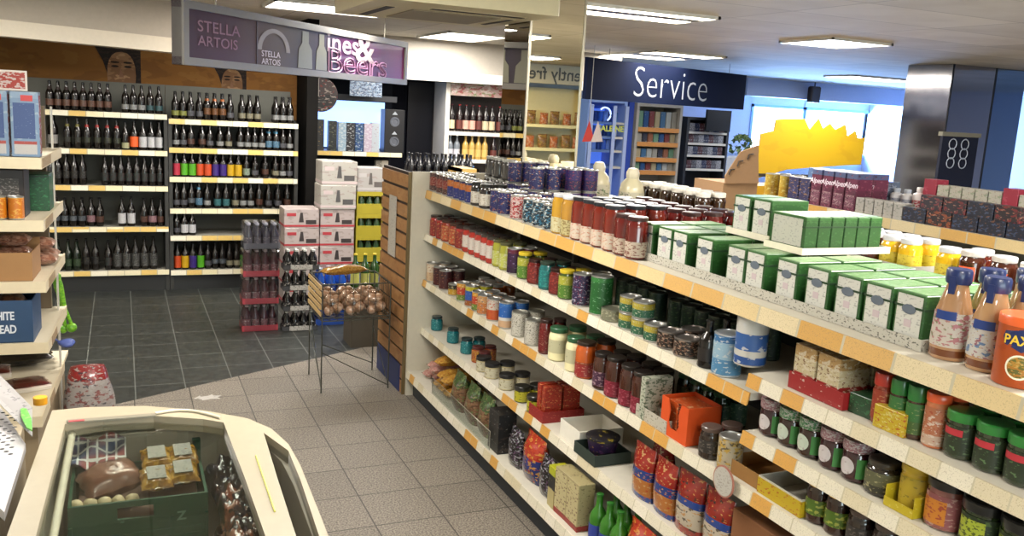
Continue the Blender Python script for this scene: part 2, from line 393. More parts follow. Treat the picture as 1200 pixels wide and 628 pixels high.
# top shelf of the island
C('t_red', 'maroon can with pale ink', label=B(((0, '#3a1014'), (.3, '#8a2c22'), (.75, '#3a1418')), .11, (('#d8b8a0', .6),), 90))
C('t_blu', 'blue and orange bean can', label=B(((0, '#1a2a78'), (.55, '#c8702a'), (.85, '#1c2458')), .11, (('#e8dcc8', .64),), 80))
J('t_wht', 'dark jar with white label', h=.12, content='#1a1514', lid='#20201f', label=B(((0, '#e6e0d0'),), .12, ('#b0a090',), 60))
C('t_nvy', 'navy can with orange top', label=B(((0, '#141e5e'), (.7, '#182266')), .11, (('#d8842c', .62), ('#e8e8e0', .66)), 55))
C('t_rdw', 'red and white printed can', label=B(((0, '#b02428'),), .11, (('#ece0d8', .5), ('#1c1c40', .6)), 60))
C('t_bbw', 'black can with blue swirl', label=B(((0, '#14161c'), (.2, '#1d2730')), .11, (('#e4ece8', .56), ('#2a7ca0', .56)), 45))
J('t_yel', 'tall yellow jar with pale lid', h=.165, r=.043, content='#a87f22', lid='#b8babe', label=B(((0, '#e4dcae'),), .16, (('#b08a30', .6),), 60), lz=(.05, .42))
J('t_yl2', 'amber jar with pale lid', h=.165, r=.043, content='#a0762c', lid='#c8ccd0', label=B(((0, '#d4c890'),), .16, ('#806020',), 60), lz=(.05, .42))
J('t_sau', 'red sauce jar with cream label', h=.17, r=.042, content='#661a0c', lid='#23262c', label=B(((0, '#e8d8c4'),), .17, (('#b83024', .6), ('#e6b89c', .58)), 50), lz=(.05, .40))
J('t_drk', 'dark red sauce jar with cream label', h=.15, r=.04, content='#5a1410', lid='#3a2424', label=B(((0, '#dccab4'),), .15, ('#803020',), 60), lz=(.06, .42))
J('t_gry', 'smoky jar with silver lid', h=.11, r=.042, content='#3c3a38', lid='#9c9c94', gloss=.1)
C('t_pur', 'purple and navy stacked can', h=.11, r=.042, label=B(((0, '#1a1650'), (.5, '#2a1e6a')), .11, (('#a03a50', .6), ('#d8903a', .67)), 50))
C('t_org', 'squat yellow and orange tin', h=.06, r=.05, label=B(((0, '#d89020'),), .06, (('#f0d8a0', .55), ('#a02a1c', .6)), 60))
add('t_jug', None, .13, .11, 'bottle', 'cream mayonnaise jug with knob lid')
def mk_jug(key):
    root = empty('squeeze_jug')
    MB().lathe([(.05, 0), (.058, .01), (.06, .12), (.052, .16), (.03, .185), (.028, .19)], 16, sq=.25).build('jug_body', mat('#c4bc9c', .35, 0, .3), root)
    MB().lathe([(.03, .185), (.033, .192), (.034, .215), (.024, .235), (0, .24)], 14).build('knob_lid', mat('#cbc4ac', .4), root)
    MB().lathe([(.0612, .03), (.0612, .12)], 16, sq=.25, cap=False).build('paper_label', B(((0, '#e6e0c6'),), .24, (('#4a7a3a', .62), ('#3a2a40', .64)), 30), root)
    return root
CAT['t_jug'] = (mk_jug, .13, .12, 'bottle', 'cream mayonnaise jug with knob lid')
J('t_cof', 'dark brown jar with white lid', h=.15, r=.038, content='#35200f', lid='#e6e2d8', lh=.022, name='coffee_jar')
def tea(key):
    root = empty('tea_box'); w, d, h = .088, .15, .125
    g = B(((0, '#2a5f26'), (.9, '#37702f')), h, (('#447a3c', .6),), 50, .4); dk = mat('#16361a', .5)
    MB().bbox(-w/2, w/2, -d/2, d/2, 0, h, .002).build('box_body', g, root)
    MB().box(-w*.42, w*.42, -d/2-.001, -d/2+.001, h*.12, h*.95).build('white_label', B(((0, '#f4f4ea'),), h, (('#b4b8b0', .6),), 70, .5), root)
    MB().box(-w/2-.0008, w/2+.0008, -d/2-.0015, d/2, h*.70, h*.745).build('dark_band', dk, root)
    MB().prism([(.021*math.cos(a*math.pi/5), .012*math.sin(a*math.pi/5)) for a in range(10)], 0, .001).xform(Matrix.Translation((0, -d/2-.0018, h*.68)) @ Matrix.Rotation(R(90), 4, 'X')).build('oval_emblem', mat('#5a6470', .5), root)
    MB().box(-w*.43, w*.43, -d/2*.9, d/2*.9, h-.001, h+.0008).build('box_top', B(((0, '#86b876'),), h, (('#b4d4aa', .55),), 60, .35), root)
    MB().box(-w*.12, w*.12, -d/2-.0016, -d/2+.001, h*.34, h*.48).build('pale_print', mat('#b8a8ac', .5), root)
    return root
add('tea', tea, .092, .155, 'tea box', 'green tea box with white label')
def dressing(content, lab, lid='#1b2c5e'):
    def mk(key):
        root = empty('dressing_bottle'); h, r = .205, .042
        MB().lathe([(r*.92, 0), (r, .008), (r*1.0, .05), (r*.93, .11), (r*.62, .155), (r*.5, .175), (r*.5, .18)], 24).build('glass_body', mat(content, .1, 0, .8), root)
        MB().lathe([(r*.62, .172), (r*.66, .176), (r*.66, .2), (r*.6, .205), (0, .205)], 20, cap=False).build('cap', mat(lid, .35, 0, .3), root)
        MB().lathe([(r*1.012, .03), (r*1.012, .05), (r*.945, .108)], 24, cap=False).build('paper_label', lab, root)
        a = R(34); MB().lathe([(r*.985, .092), (r*.965, .112)], 8, a0=-math.pi/2-a, a1=-math.pi/2+a, cap=False).build('blue_name_band', mat('#1f3a7c', .4), root)
        MB().box(-.007, .007, -r*.66-.002, -r*.5, .150, .19).build('seal_tab', mat(lid, .4), root)
        MB().lathe([(.9*r, .002), (1.01*r, .009), (1.005*r, .024)], 24, cap=False).build('sediment', mat('#6a3a1e', .15, 0, .6), root)
        return root
    return mk
add('dr_pink', dressing('#a8805c', B(((.0, '#e6dccf'),), .2, (('#c05a6c', .56), ('#6a8a3a', .63)), 42)), .088, .088, 'bottle', 'salad dressing bottle with pink fruit label')
add('dr_yel', dressing('#9c8a50', B(((.0, '#e4e0c4'),), .2, (('#d0a030', .56), ('#b04050', .6)), 42)), .088, .088, 'bottle', 'yellowish dressing bottle with fruit label')
add('dr_tan', dressing('#b08a62', B(((.0, '#e8e6e0'), (.33, '#e8e6e0')), .2, (('#2a78b8', .60), ('#a03a5c', .60), ('#d8b040', .64)), 38)), .088, .088, 'bottle', 'tan dressing bottle with blue and white label')
def paxo(key):
    root = empty('gravy_drum'); r, h = .052, .145
    MB().lathe([(r*.97, 0), (r, .004), (r, h*.88)], 28).build('drum_body', B(((0, '#d05a1c'),), h, (('#c04c14', .6),), 30, .35), root)
    MB().lathe([(r*1.03, h*.87), (r*1.04, h*.97), (r*1.0, h), (0, h)], 28, cap=False).build('lid', mat('#e0622a', .35, 0, .3), root)
    sh = MB(); N = 26
    pts = [(-.040, .004), (-.036, .016), (-.018, .019), (0, .024), (.018, .019), (.036, .016), (.040, .004), (.034, -.012), (.016, -.017), (0, -.024), (-.016, -.017), (-.034, -.012)]
    def cyl(x, z, off=0): a = -math.pi/2+x/r; return ((r+off)*math.cos(a), (r+off)*math.sin(a), z)
    zc = h*.68
    for k in range(len(pts)):
        a, b = pts[k], pts[(k+1) % len(pts)]
        for q in range(4):
            t0, t1 = q/4, (q+1)/4
            sh._add([cyl(a[0]*t0, zc+a[1]*t0, .0006), cyl(b[0]*t0, zc+b[1]*t0, .0006), cyl(b[0]*t1, zc+b[1]*t1, .0006), cyl(a[0]*t1, zc+a[1]*t1, .0006)], [(0, 1, 2, 3)] if t0 > 0 else [(0, 2, 3)])
    sh.build('name_shield', mat('#1c2a5c', .4), root)
    tx = add_text(MB(), 'PAXO', .027, lambda x, y, z: cyl(x, zc+y-.001, .0013), bold=.0006); tx.build('lettering', mat('#e8c23c', .4), root)
    pl = MB(); zc2 = h*.30
    for rad, mi in ((.026, 0), (.022, 1)):
        n = 24; ring = [cyl(rad*math.cos(2*math.pi*i/n), zc2+rad*math.sin(2*math.pi*i/n), .0006+.0004*mi) for i in range(n)]
        mid = [cyl(rad*.5*math.cos(2*math.pi*i/n), zc2+rad*.5*math.sin(2*math.pi*i/n), .0006+.0004*mi) for i in range(n)]
        pl._add(ring+mid, [(i, (i+1) % n, n+(i+1) % n, n+i) for i in range(n)], mi); pl._add(mid, [tuple(range(n))], mi)
    pl.build('plate_picture', [mat('#e8e2cc', .4), B(((0, '#c8862a'), (.3, '#d09a3a')), h, (('#4a6a2a', .52), ('#e8c070', .58)), 60)], root)
    return root
add('paxo', paxo, .108, .108, 'drum', 'orange drum of stuffing mix with blue name shield')
# square honey jars etc. on the far half
J('hon_y', 'square yellow honey jar', h=.12, r=.036, content='#c9a21e', lid='#b8bcc4', sq=.5, label=B(((0, '#e8d23a'),), .12, ('#c8b020', ('#6a5a10', .65)), 50), lz=(.1, .55), lh=.018)
J('hon_d', 'dark red preserve jar', h=.12, r=.038, content='#4a160c', lid='#b4b4b8', lh=.018)
J('hon_b', 'brown preserve jar with orange seal', h=.125, r=.04, content='#3a180c', lid='#b4b0b0', lh=.018, patch=(mat('#d8562a', .5), .2, .6))
J('hon_w', 'pickle jar with pale label', h=.12, r=.042, content='#5a4a34', lid='#c4c4c4', lh=.018, label=B(((0, '#ccc4b0'),), .12, ('#7a6a4a',), 60), lz=(.1, .45))
J('hon_p', 'pickle jar with pink label', h=.12, r=.042, content='#6a3a34', lid='#c4c0bc', lh=.018, label=B(((0, '#b03a5a'),), .12, ('#d8c8b8',), 60), lz=(.15, .6))
# second shelf
J('s2_red', 'red jar with dark lid', h=.12, r=.036, content='#8a1c18', lid='#2a1a18', label=B(((0, '#9a1f20'),), .12, (('#d8b060', .6), ('#3a1010', .6)), 70), lz=(.08, .75))
J('s2_org', 'orange and red chutney jar', h=.12, r=.038, content='#7a2414', lid='#3a2018', label=B(((0, '#c8502a'),), .12, (('#e8c080', .56), ('#5a1010', .6)), 60), lz=(.08, .75))
J('s2_pnk', 'red chutney jar with white label', h=.13, r=.033, content='#96261c', lid='#3a3430', label=B(((0, '#e6dcd0'),), .13, (('#c84a48', .63),), 60), lz=(.2, .68))
J('s2_grn', 'yellow and green relish jar', h=.13, r=.034, content='#8a8a2c', lid='#4a4a30', label=B(((0, '#c8cc5c'),), .13, (('#e8e4c0', .55),), 60), lz=(.1, .6))
C('s2_pur', 'dark purple can with emblem', h=.12, r=.036, label=B(((0, '#2a1030'), (.25, '#3a1440'), (.8, '#6a1a30')), .12, (('#a898c8', .66),), 50))
J('s2_ygr', 'green and yellow labelled jar', h=.12, r=.035, content='#3a4a1c', lid='#c8b02c', label=B(((0, '#5a8a2c'), (.5, '#b8b83a')), .12, (('#e8e0a0', .62),), 60), lz=(.05, .8))
J('s2_crm', 'crimson jar with red print', h=.11, r=.035, content='#5a1412', lid='#2a1210', label=B(((0, '#7a2020'),), .12, (('#c05040', .56),), 70), lz=(.1, .75))
J('s2_tea', 'teal and green jar', h=.12, r=.036, content='#1a5a5a', lid='#2a3a30', label=B(((0, '#1f7a7a'),), .12, (('#3ab0a8', .55),), 60), lz=(.1, .7))
C('s2_nvy', 'navy can with white print', h=.13, r=.04, label=B(((0, '#171a3e'), (.2, '#241a4a')), .13, (('#c8c8dc', .6), ('#8a2a4a', .6)), 60))
C('s2_grc', 'tall green can', h=.15, r=.044, label=B(((0, '#2a7a34'), (.12, '#1f6a2c'), (.85, '#3a8a40')), .15, (('#9ac8a0', .64),), 60))
C('s2_low', 'low clear tub with pale lid', h=.045, r=.05, label=B(((0, '#8a8a70'),), .05, ('#c8c4a8',), 60), rim='#9a9a88')
C('s2_yst', 'small yellow and green tin', h=.06, r=.04, label=B(((0, '#2c6a4a'), (.55, '#c8b43a')), .06, (('#d8d8c0', .6),), 80))
C('s2_blk', 'low black tub with nut picture', h=.06, r=.045, label=B(((0, '#16120f'),), .06, (('#c8a890', .56), ('#7a4a34', .58)), 60), rim='#8a8480')
add('s2_bot', bottle(h=.15, r=.03, glass='#0e0b0a', label='#1c1614', cap='#1a1a1a', name='sauce_bottle'), .062, .062, 'bottle', 'short black sauce bottle')
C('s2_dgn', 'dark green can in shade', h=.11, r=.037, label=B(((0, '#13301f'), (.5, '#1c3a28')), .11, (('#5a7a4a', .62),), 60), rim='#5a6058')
C('s2_lbl', 'pale blue drum of salt', h=.13, r=.045, label=B(((0, '#5a9ac8'), (.4, '#a8cce4'), (.8, '#3a7ab4')), .13, (('#e8eef0', .6),), 50), rim='#d8e0e8')
C('r_wht', 'tall white drum with blue stripe', h=.155, r=.047, label=B(((0, '#2a5aa8'), (.18, '#e8e4da'), (.3, '#3a6ab4'), (.62, '#e8e6de')), .155, (('#e8e8e8', .62),), 30), rim='#e0dcd4')
X('r_cup', 'cream and brown soup sachet box', w=.08, d=.10, h=.12, body=B(((0, '#a81c1c'), (.38, '#d8c8a0'), (.75, '#c09a60')), .12, (('#e8dcc0', .56), ('#7a4a24', .62)), 50))
X('r_grn', 'flat dark green stock cube box', w=.11, d=.09, h=.05, body=B(((0, '#1f4a2a'),), .05, (('#3a7a4a', .6), ('#c8c0a0', .68)), 50))
X('r_yel', 'small yellow sachet pack', w=.09, d=.04, h=.055, body=B(((0, '#d8b820'),), .055, (('#b83018', .6), ('#f0e490', .6)), 60))
J('r_spg', 'slim spice jar with green cap', h=.125, r=.024, content='#3a2418', lid='#1f6a2c', lh=.035, neck=.95, label=B(((0, '#4a6a30'), (.35, '#3a7a3a')), .12, (('#a8b070', .62),), 70), lz=(.1, .68))
J('r_spr', 'slim spice jar with red cap', h=.125, r=.024, content='#7a2a1a', lid='#a8281c', lh=.03, neck=.95, label=B(((0, '#a83a20'),), .12, (('#d8a070', .6),), 70), lz=(.1, .68))
J('r_org', 'slim jar with orange cap and peach label', h=.125, r=.027, content='#b86a44', lid='#d8562a', lh=.02, neck=.95, label=B(((0, '#d8b8a0'), (.25, '#c87a54')), .12, (('#f0dcc8', .58), ('#b03a24', .62)), 60), lz=(.05, .75))
J('r_grn2', 'green lidded herb jar with red badge', h=.105, r=.036, content='#26301e', lid='#2c7a34', lh=.022, neck=.98, label=B(((0, '#28361f'),), .105, (('#6a8a5a', .62),), 60), lz=(.1, .7), patch=(mat('#a82a34', .5), .5, .64))
X('r_red', 'red packet with white base', w=.06, d=.05, h=.12, body=B(((0, '#e0dcd4'), (.3, '#b02428')), .12, (('#d86050', .6),), 60))
for k, dsc, cc, lb, ld in (('jm_p', 'jam jar with pink gingham lid', '#2a0810', '#e4dcdc', '#a8707a'), ('jm_g', 'jam jar with green gingham lid', '#28140c', '#d8e4d0', '#3f8a4c')):
    def mkj(key, cc=cc, lb=lb, ld=ld):
        root = empty('jam_jar'); h, r = .105, .037
        MB().lathe([(r*.85, 0), (r, .006), (r, h*.68), (r*.9, h*.76), (r*.84, h*.78)], 18).build('glass_body', mat(cc, .1, 0, .8), root)
        ck = B(((0, ld),), h, (('#e4dcd8', .52),), 120, .4)
        MB().lathe([(r*1.0, h*.74), (r*1.03, h*.76), (r*1.03, h*.95), (r*.97, h), (0, h)], 18, cap=False).build('gingham_lid', ck, root)
        lab = MB(); zc = h*.38; n = 20
        f = lambda x, z, o: ((r+o)*math.cos(-math.pi/2+x/r), (r+o)*math.sin(-math.pi/2+x/r), z)
        ring = [f(.022*math.cos(2*math.pi*i/n), zc+.022*math.sin(2*math.pi*i/n), .0009) for i in range(n)]; mid = [f(.011*math.cos(2*math.pi*i/n), zc+.011*math.sin(2*math.pi*i/n), .0009) for i in range(n)]
        lab._add(ring+mid, [(i, (i+1) % n, n+(i+1) % n, n+i) for i in range(n)]); lab._add(mid, [tuple(range(n))])
        lab.build('oval_label', B(((0, lb),), h, (('#b8a8a8', .66),), 60), root)
        a = R(14); MB().lathe([(r*1.012, h*.12), (r*1.012, h*.6)], 4, a0=-math.pi/2+R(42), a1=-math.pi/2+R(80), cap=False).build('side_label', mat('#8a2a38' if k == 'jm_p' else '#3a7a3a', .5), root)
        return root
    add(k, mkj, .078, .078, 'jam jar', dsc)
J('b_dip', 'squat jar of dark relish', h=.085, r=.042, content='#2c2620', lid='#3a342c', label=B(((0, '#3a3a2c'), (.3, '#6a6a4a')), .085, (('#c8c090', .62),), 60), lz=(.1, .7))
J('b_must', 'yellow mustard jar', h=.11, r=.036, content='#b89820', lid='#c8a82c', lh=.018, neck=.97, label=B(((0, '#c8ac2a'),), .1, (('#8a7a20', .6),), 50), lz=(.1, .75))
J('b_pnk', 'sandwich spread jar with orange panel', h=.115, r=.045, content='#7a4a44', lid='#1c1a1a', lh=.022, neck=.98, label=B(((0, '#a05a5c'),), .115, (('#d8b0a0', .6),), 50), lz=(.08, .7), patch=(B(((0, '#e08a2a'),), .115, (('#a02a34', .58),), 60), .12, .6))
J('b_grn', 'pickle jar with black lid and lime panel', h=.105, r=.046, content='#1f2c16', lid='#16181a', lh=.024, neck=.98, label=B(((0, '#24361c'),), .1, (('#5a7a34', .6),), 50), lz=(.08, .7), patch=(B(((0, '#b8c838'),), .1, (('#1c2c14', .55),), 70), .15, .62))
J('b_dky', 'brown sauce jar with yellow lid', h=.12, r=.034, content='#2a120c', lid='#c89a20', lh=.02, neck=.9, label=B(((0, '#5a7a24'),), .12, (('#c8cc5a', .56),), 50), lz=(.2, .55))
# third shelf
C('s3_pch', 'peach and cream can', label=B(((0, '#d8b890'), (.5, '#e4d4b8')), .11, (('#b07050', .6),), 60))
C('s3_mar', 'maroon can', label=B(((0, '#4a1418'), (.6, '#3a1018')), .11, (('#b08060', .63),), 60))
C('s3_dky', 'low yellow and black tin', h=.065, label=B(((0, '#c89820'), (.6, '#2a2420')), .06, (('#e8dca0', .6),), 60))
C('s3_bly', 'blue can with yellow top', label=B(((0, '#a8602a'), (.3, '#2a5ab0'), (.75, '#c8c030')), .11, (('#d8d8e0', .67),), 60))
J('s3_glo', 'orange jar with silver lid', h=.1, r=.038, content='#b8642a', lid='#a8a49c', label=B(((0, '#c86a30'),), .1, (('#e8c8a0', .6),), 60), lz=(.1, .5))
C('s3_orr', 'orange and red printed can', h=.1, label=B(((0, '#6a8a34'), (.35, '#c83a20'), (.75, '#e0a030')), .1, (('#f0d8a0', .6),), 60))
C('s3_org', 'orange bean can', h=.1, r=.038, label=B(((0, '#d07a30'), (.6, '#d8a060')), .1, (('#3a6a8a', .62), ('#f0e0c8', .6)), 60))
C('s3_orw', 'orange and white can', h=.11, label=B(((0, '#d0602a'), (.5, '#dcd0c0')), .11, (('#c8402a', .58),), 60))
C('s3_blw', 'blue and white can', h=.125, label=B(((0, '#e0b48a'), (.3, '#e4e4dc'), (.42, '#2a6ac0'), (.85, '#3a7ac8')), .125, (('#e8e8e8', .68),), 50))
C('s3_pat', 'white can with dark leaf pattern', h=.115, r=.04, label=B(((0, '#ddd8c8'),), .115, (('#3a3a34', .58),), 110), rim='#a8a8a0')
J('s3_drd', 'tall dark red jar', h=.15, r=.03, content='#5a1010', lid='#2a1412', label=B(((0, '#7a1418'),), .15, (('#c09a80', .62),), 70), lz=(.1, .7))
J('s3_may', 'cream mayonnaise jar with green lid', h=.14, r=.042, content='#d8d0a4', lid='#2c5a3c', lh=.02, label=B(((0, '#dcd6ae'),), .14, (('#3a4a5a', .66),), 40), lz=(.25, .65), gloss=.3, glassy=False)
J('s3_ora', 'orange pasta sauce jar with dark lid', h=.145, r=.042, content='#b0501c', lid='#2a2018', label=B(((0, '#a82a2c'), (.38, '#a04018')), .145, (('#d8a890', .6),), 50), lz=(.05, .45))
J('s3_dja', 'brown pasta sauce jar with purple label', h=.14, r=.038, content='#3a1a10', lid='#1c1616', label=B(((0, '#4a2040'),), .14, (('#c8a8b0', .58),), 60), lz=(.1, .5))
J('s3_pas', 'dark sauce jar with crimson label', h=.15, r=.04, content='#3a180e', lid='#1f1a18', label=B(((0, '#8a1430'),), .15, (('#c86a7a', .58),), 60), lz=(.03, .42))
X('s3_gbx', 'tall white and green pesto box', w=.03, d=.11, h=.15, body=B(((0, '#cfd0bc'),), .15, (('#3a5a34', .55),), 50))
J('s3_grj', 'dark green herb jar', h=.13, r=.032, content='#1f3420', lid='#2a4a30', label=B(((0, '#3a5a44'),), .13, (('#8a9a7a', .6),), 60), lz=(.1, .7))
X('s3_tar', 'orange sachet box', w=.05, d=.09, h=.12, body=B(((0, '#c84a18'),), .12, (('#e8c8a0', .63), ('#8a2010', .62)), 50))
J('s3_dkj', 'dark spread jar', h=.1, r=.036, content='#241814', lid='#5a4a44', label=B(((0, '#34302c'),), .1, (('#8a8078', .58),), 60), lz=(.2, .6))
C('s3_ywc', 'cream can with yellow flash', h=.105, r=.038, label=B(((0, '#cfc0a0'),), .1, (('#e0b020', .52), ('#4a3a24', .6)), 40))
# fourth shelf
J('s4_tea', 'small teal jar with dark lid', h=.085, r=.034, content='#125a60', lid='#15282c', label=B(((0, '#147a80'),), .085, (('#7ac8c8', .62),), 70), lz=(.1, .7))
J('s4_orj', 'orange curry paste jar', h=.085, r=.033, content='#8a3a14', lid='#4a1c1c', label=B(((0, '#b8602a'),), .085, (('#e0b840', .56), ('#5a1a3a', .58)), 70), lz=(.1, .8))
J('s4_wht', 'squat jar with cream label and black lid', h=.075, r=.038, content='#b8ac84', lid='#16171a', lh=.018, neck=.98, label=B(((0, '#ded6b8'),), .075, (('#7a6a3a', .62),), 60), lz=(.08, .68))
J('s4_yel', 'squat jar with yellow label', h=.075, r=.036, content='#3a3a1a', lid='#1c1c18', lh=.018, neck=.98, label=B(((0, '#c8c02c'),), .075, (('#3a4a1c', .6),), 60), lz=(.08, .7))
X('s4_rbx', 'red taco sauce box', w=.035, d=.08, h=.15, body=B(((0, '#b02a14'),), .15, (('#e89a5a', .6), ('#4a1008', .62)), 60))
def tub(key):
    root = empty('noodle_tub')
    MB().lathe([(.045, 0), (.05, .004), (.062, .075), (.065, .078)], 20).build('tub_body', B(((0, '#1c1222'), (.35, '#2a1844')), .09, (('#6a3a6a', .62), ('#c8a030', .68)), 40), root)
    MB().lathe([(.067, .076), (.068, .084), (.06, .088), (0, .088)], 20, cap=False).build('lid', B(((0, '#16121c'),), .09, (('#c8b030', .64),), 30), root)
    return root
add('s4_tub', tub, .136, .136, 'tub', 'round purple and black noodle tub')
add('s4_pst', pouch(w=.13, d=.06, h=.19, m=B(((0, '#2a4a9a'), (.1, '#c87a34'), (.4, '#24408c'), (.58, '#a8281c')), .19, (('#e0b070', .6), ('#c03a20', .64)), 40, .25, .5), name='pasta_bag', seed=3), .135, .07, 'bag', 'red and blue bag of pasta')
add('s4_ric', pouch(w=.14, d=.065, h=.2, m=B(((0, '#a82a1c'), (.15, '#d8c8b0'), (.5, '#2a4a9a'), (.62, '#962014')), .2, (('#3a2a24', .6), ('#d89a50', .63)), 30, .25, .5), name='pasta_bag', seed=8), .145, .075, 'bag', 'red, white and blue dried goods bag')
X('s4_cdb', 'brown cardboard case', w=.22, d=.25, h=.19, body=mat('#7a4e2c', .8))
# bottom shelf
X('s5_crm', 'cream cracker box with red base', w=.10, d=.07, h=.19, body=B(((0, '#a82420'), (.12, '#c4b684')), .19, (('#8a7a50', .62),), 60), front=B(((0, '#a82420'), (.12, '#e0d29c')), .19, (('#6a3a24', .6),), 45))
X('s5_ylb', 'yellow and black packet', w=.06, d=.07, h=.17, body=B(((0, '#d0c080'), (.45, '#1a1a1c'), (.8, '#c8cc20')), .17, (('#b8a870', .66),), 40))
add('s5_grn', bottle(h=.2, r=.034, glass='#2f6a1c', label='#2a3a8a', cap='#2a6a24', name='drink_bottle'), .07, .07, 'bottle', 'green squash bottle with blue label')
add('s5_veg', pouch(w=.15, d=.10, h=.2, m=B(((0, '#6a4430'), (.3, '#8a6448'), (.66, '#3a5a28')), .2, (('#4a2c1a', .55), ('#7a9458', .58), ('#b89478', .64)), 28, .3, .4, bump=.5), name='produce_bag', seed=5, wob=.1), .155, .105, 'bag', 'bag of brown and green produce')
add('s5_rbg', pouch(w=.19, d=.11, h=.2, m=B(((0, '#1c2a6a'), (.3, '#24327a'), (.55, '#c03a20')), .2, (('#e0a040', .58), ('#a02018', .6)), 30, .25, .5), name='snack_bag', seed=6), .195, .115, 'bag', 'blue and red glossy snack bag')
add('s5_sil', pouch(w=.13, d=.08, h=.17, m=B(((0, '#17171c'),), .2, (('#b8b8c0', .56), ('#6a4a6a', .6)), 40, .25, .5), name='snack_bag', seed=7), .135, .085, 'bag', 'silver and black snack bag')
X('s5_blk', 'black box with white script', w=.12, d=.09, h=.19, body=B(((0, '#121214'),), .19, (('#4a3a34', .62), ('#b8b8b4', .68)), 26))
# ------------------------------------------------------------------ filling a shelf
USED = {}
def fill(items, X0, z, where, end='slatted end', rz=-math.pi/2, dxp=.004, sgn=1, lateral='Y', maxX=None, skipgroup=False):
    """items: (px of centre, key, rows deep[, dx]) from the far end towards the camera along the shelf front X0"""
    runs = {}
    prev = None; out = []
    for it in items:
        px, key, rows = it[:3]; off = it[3] if len(it) > 3 else 0
        c = CAT[key]; proto(key)
        w, d = c[1], c[2]; x = X0+off+d/2
        y = ypx(px, x, z+.05)
        if prev is not None and off == prev[2] and y > prev[0]-(prev[1]+w)/2-.002: y = prev[0]-(prev[1]+w)/2-.002
        prev = (y, w, off); out.append((x, y, key, rows, w, d))
    for o in out: runs.setdefault(o[2], []).append(o)
    for key, lst in runs.items():
        desc = CAT[key][4]; uid = f'{desc} on {where}'; base = USED.get((key, where), 0); n = len(lst)
        USED[(key, where)] = base+n
        for i, (x, y, k, rows, w, d) in enumerate(lst):
            for rw in range(rows):
                lab = uid
                if n+base > 1: lab += f', {ORD[(i+base) % 20]} from {end}'
                if rows > 1 or rw: lab += f', {ORD[rw]} row'
                jt = random.uniform(-.0008, .0008)
                place(key, (x+rw*(d+dxp), y+jt, z), rz+random.uniform(-.05, .05), lab, f'{desc.split(" with ")[0]} products on {where}' if n*rows > 1 else None)
    return out
# ------------------------------------------------------------------ the room
CEIL = 2.4
WT = mat('#cfc9bc', .7)
XL, XR, YB, YF = -2.6, 13.0, -4.5, 14.0
flo = tilemat('#8a8276', '#544e47', '#38342f', .3, .3, 1.233-.9, 4.845-3.0, .006, 130, .5, 'light_tile_floor')
dko = tilemat('#2c2f2d', '#1f2220', '#5e615d', .275, .3, .04, 5.46, .006, 18, .42, 'dark_tile_floor')
yb = lambda x: 5.19+.522*x
o = MB()._add([(XL, YB, 0), (XR, YB, 0), (XR, yb(XR), 0), (XL, yb(XL), 0)], [(0, 1, 2, 3)]); 
o.ext([(XL, YB, -.1), (XR, YB, -.1), (XR, yb(XR), -.1), (XL, yb(XL), -.1)], (0, 0, .08)); struct(o.build('floor', flo), 'light grey speckled floor tiles of the aisle')
o = MB()._add([(XL, yb(XL), 0), (XR, yb(XR), 0), (XR, YF, 0), (XL, YF, 0)], [(0, 1, 2, 3)])
o.ext([(XL, yb(XL), -.1), (XR, yb(XR), -.1), (XR, YF, -.1), (XL, YF, -.1)], (0, 0, .08)); struct(o.build('floor_dark', dko), 'dark slate floor tiles before the drinks wall')
cm = tilemat('#dad3c6', '#d2cabc', '#b3ab9d', 1.2, .6, .1, .2, .012, 3, .85, 'ceiling_tiles')
struct(MB().box(XL, XR, YB, YF, CEIL, CEIL+.1).build('ceiling', cm), 'pale beige tiled ceiling')
struct(MB().box(XL-.1, XL, YB, YF, 0, CEIL).build('wall_left', WT)); [struct(MB().box(*b).build('wall_rear', WT)) for b in ((XL, -2.2, YB-.1, YB, 0, CEIL), (2.9, XR, YB-.1, YB, 0, CEIL), (-2.2, 2.9, YB-.1, YB, 0, .5), (-2.2, 2.9, YB-.1, YB, 2.25, CEIL))]
wf = MB()
for x in (-2.2, -.52, 1.16, 2.84): wf.box(x, x+.06, YB-.08, YB-.02, .5, 2.25)
wf = struct(wf.build('window_3', mat('#8a8a88', .4)), 'added unseen window behind the camera for ceiling light'); MB().box(-2.2, 2.9, YB-.055, YB-.045, .5, 2.25).build('glass_pane', clear('#f4f8f6', .02), wf)  # unseen window, added so that fill light reaches the ceiling
# drinks wall with the ochre panel over the shelving
YW = 8.62
struct(MB().box(XL, 1.62, YW, YW+.1, 0, CEIL).build('wall_back', mat('#3b3a35', .7)))
struct(MB().box(XL, 1.62, YW-.012, YW, 1.50, CEIL).build('trim_1', pm(((0, '#8a5a1e'),), 1, (('#7c4e18', .55), ('#946628', .6)), 3, .9, 0)), 'ochre panel above the drinks shelves')
struct(MB().box(1.52, 1.62, 8.1, 9.9, 0, CEIL).build('wall_return', mat('#161514', .8, spec=.1)))
# bulkhead over the drinks wall
a0, a1 = at(0, 42, Y=7.6), at(208, 62, Y=7.6)
zt0, zt1 = at(0, 22, Y=7.6).z, at(208, 45, Y=7.6).z
xa, xb = -2.6, a1.x+.0
zz = lambda x: a0.z+(a1.z-a0.z)*(x-a0.x)/(a1.x-a0.x)
bm = MB().ext([(XL, 7.6, 2.09), (xb, 7.6, a1.z), (xb, 7.6, zt1), (XL, 7.6, 2.22)], (0, .25, 0))
struct(bm.build('beam_left', mat('#e4d9c6', .6)), 'cream lintel beam over the drinks shelves')
struct(MB().ext([(XL, 7.62, 2.22), (xb+.02, 7.62, zt1), (xb+.02, 7.62, CEIL), (XL, 7.62, CEIL)], (0, .2, 0)).build('wall_bulkhead', mat('#b8aea0', .8)), 'grey plaster bulkhead above the cream beam')
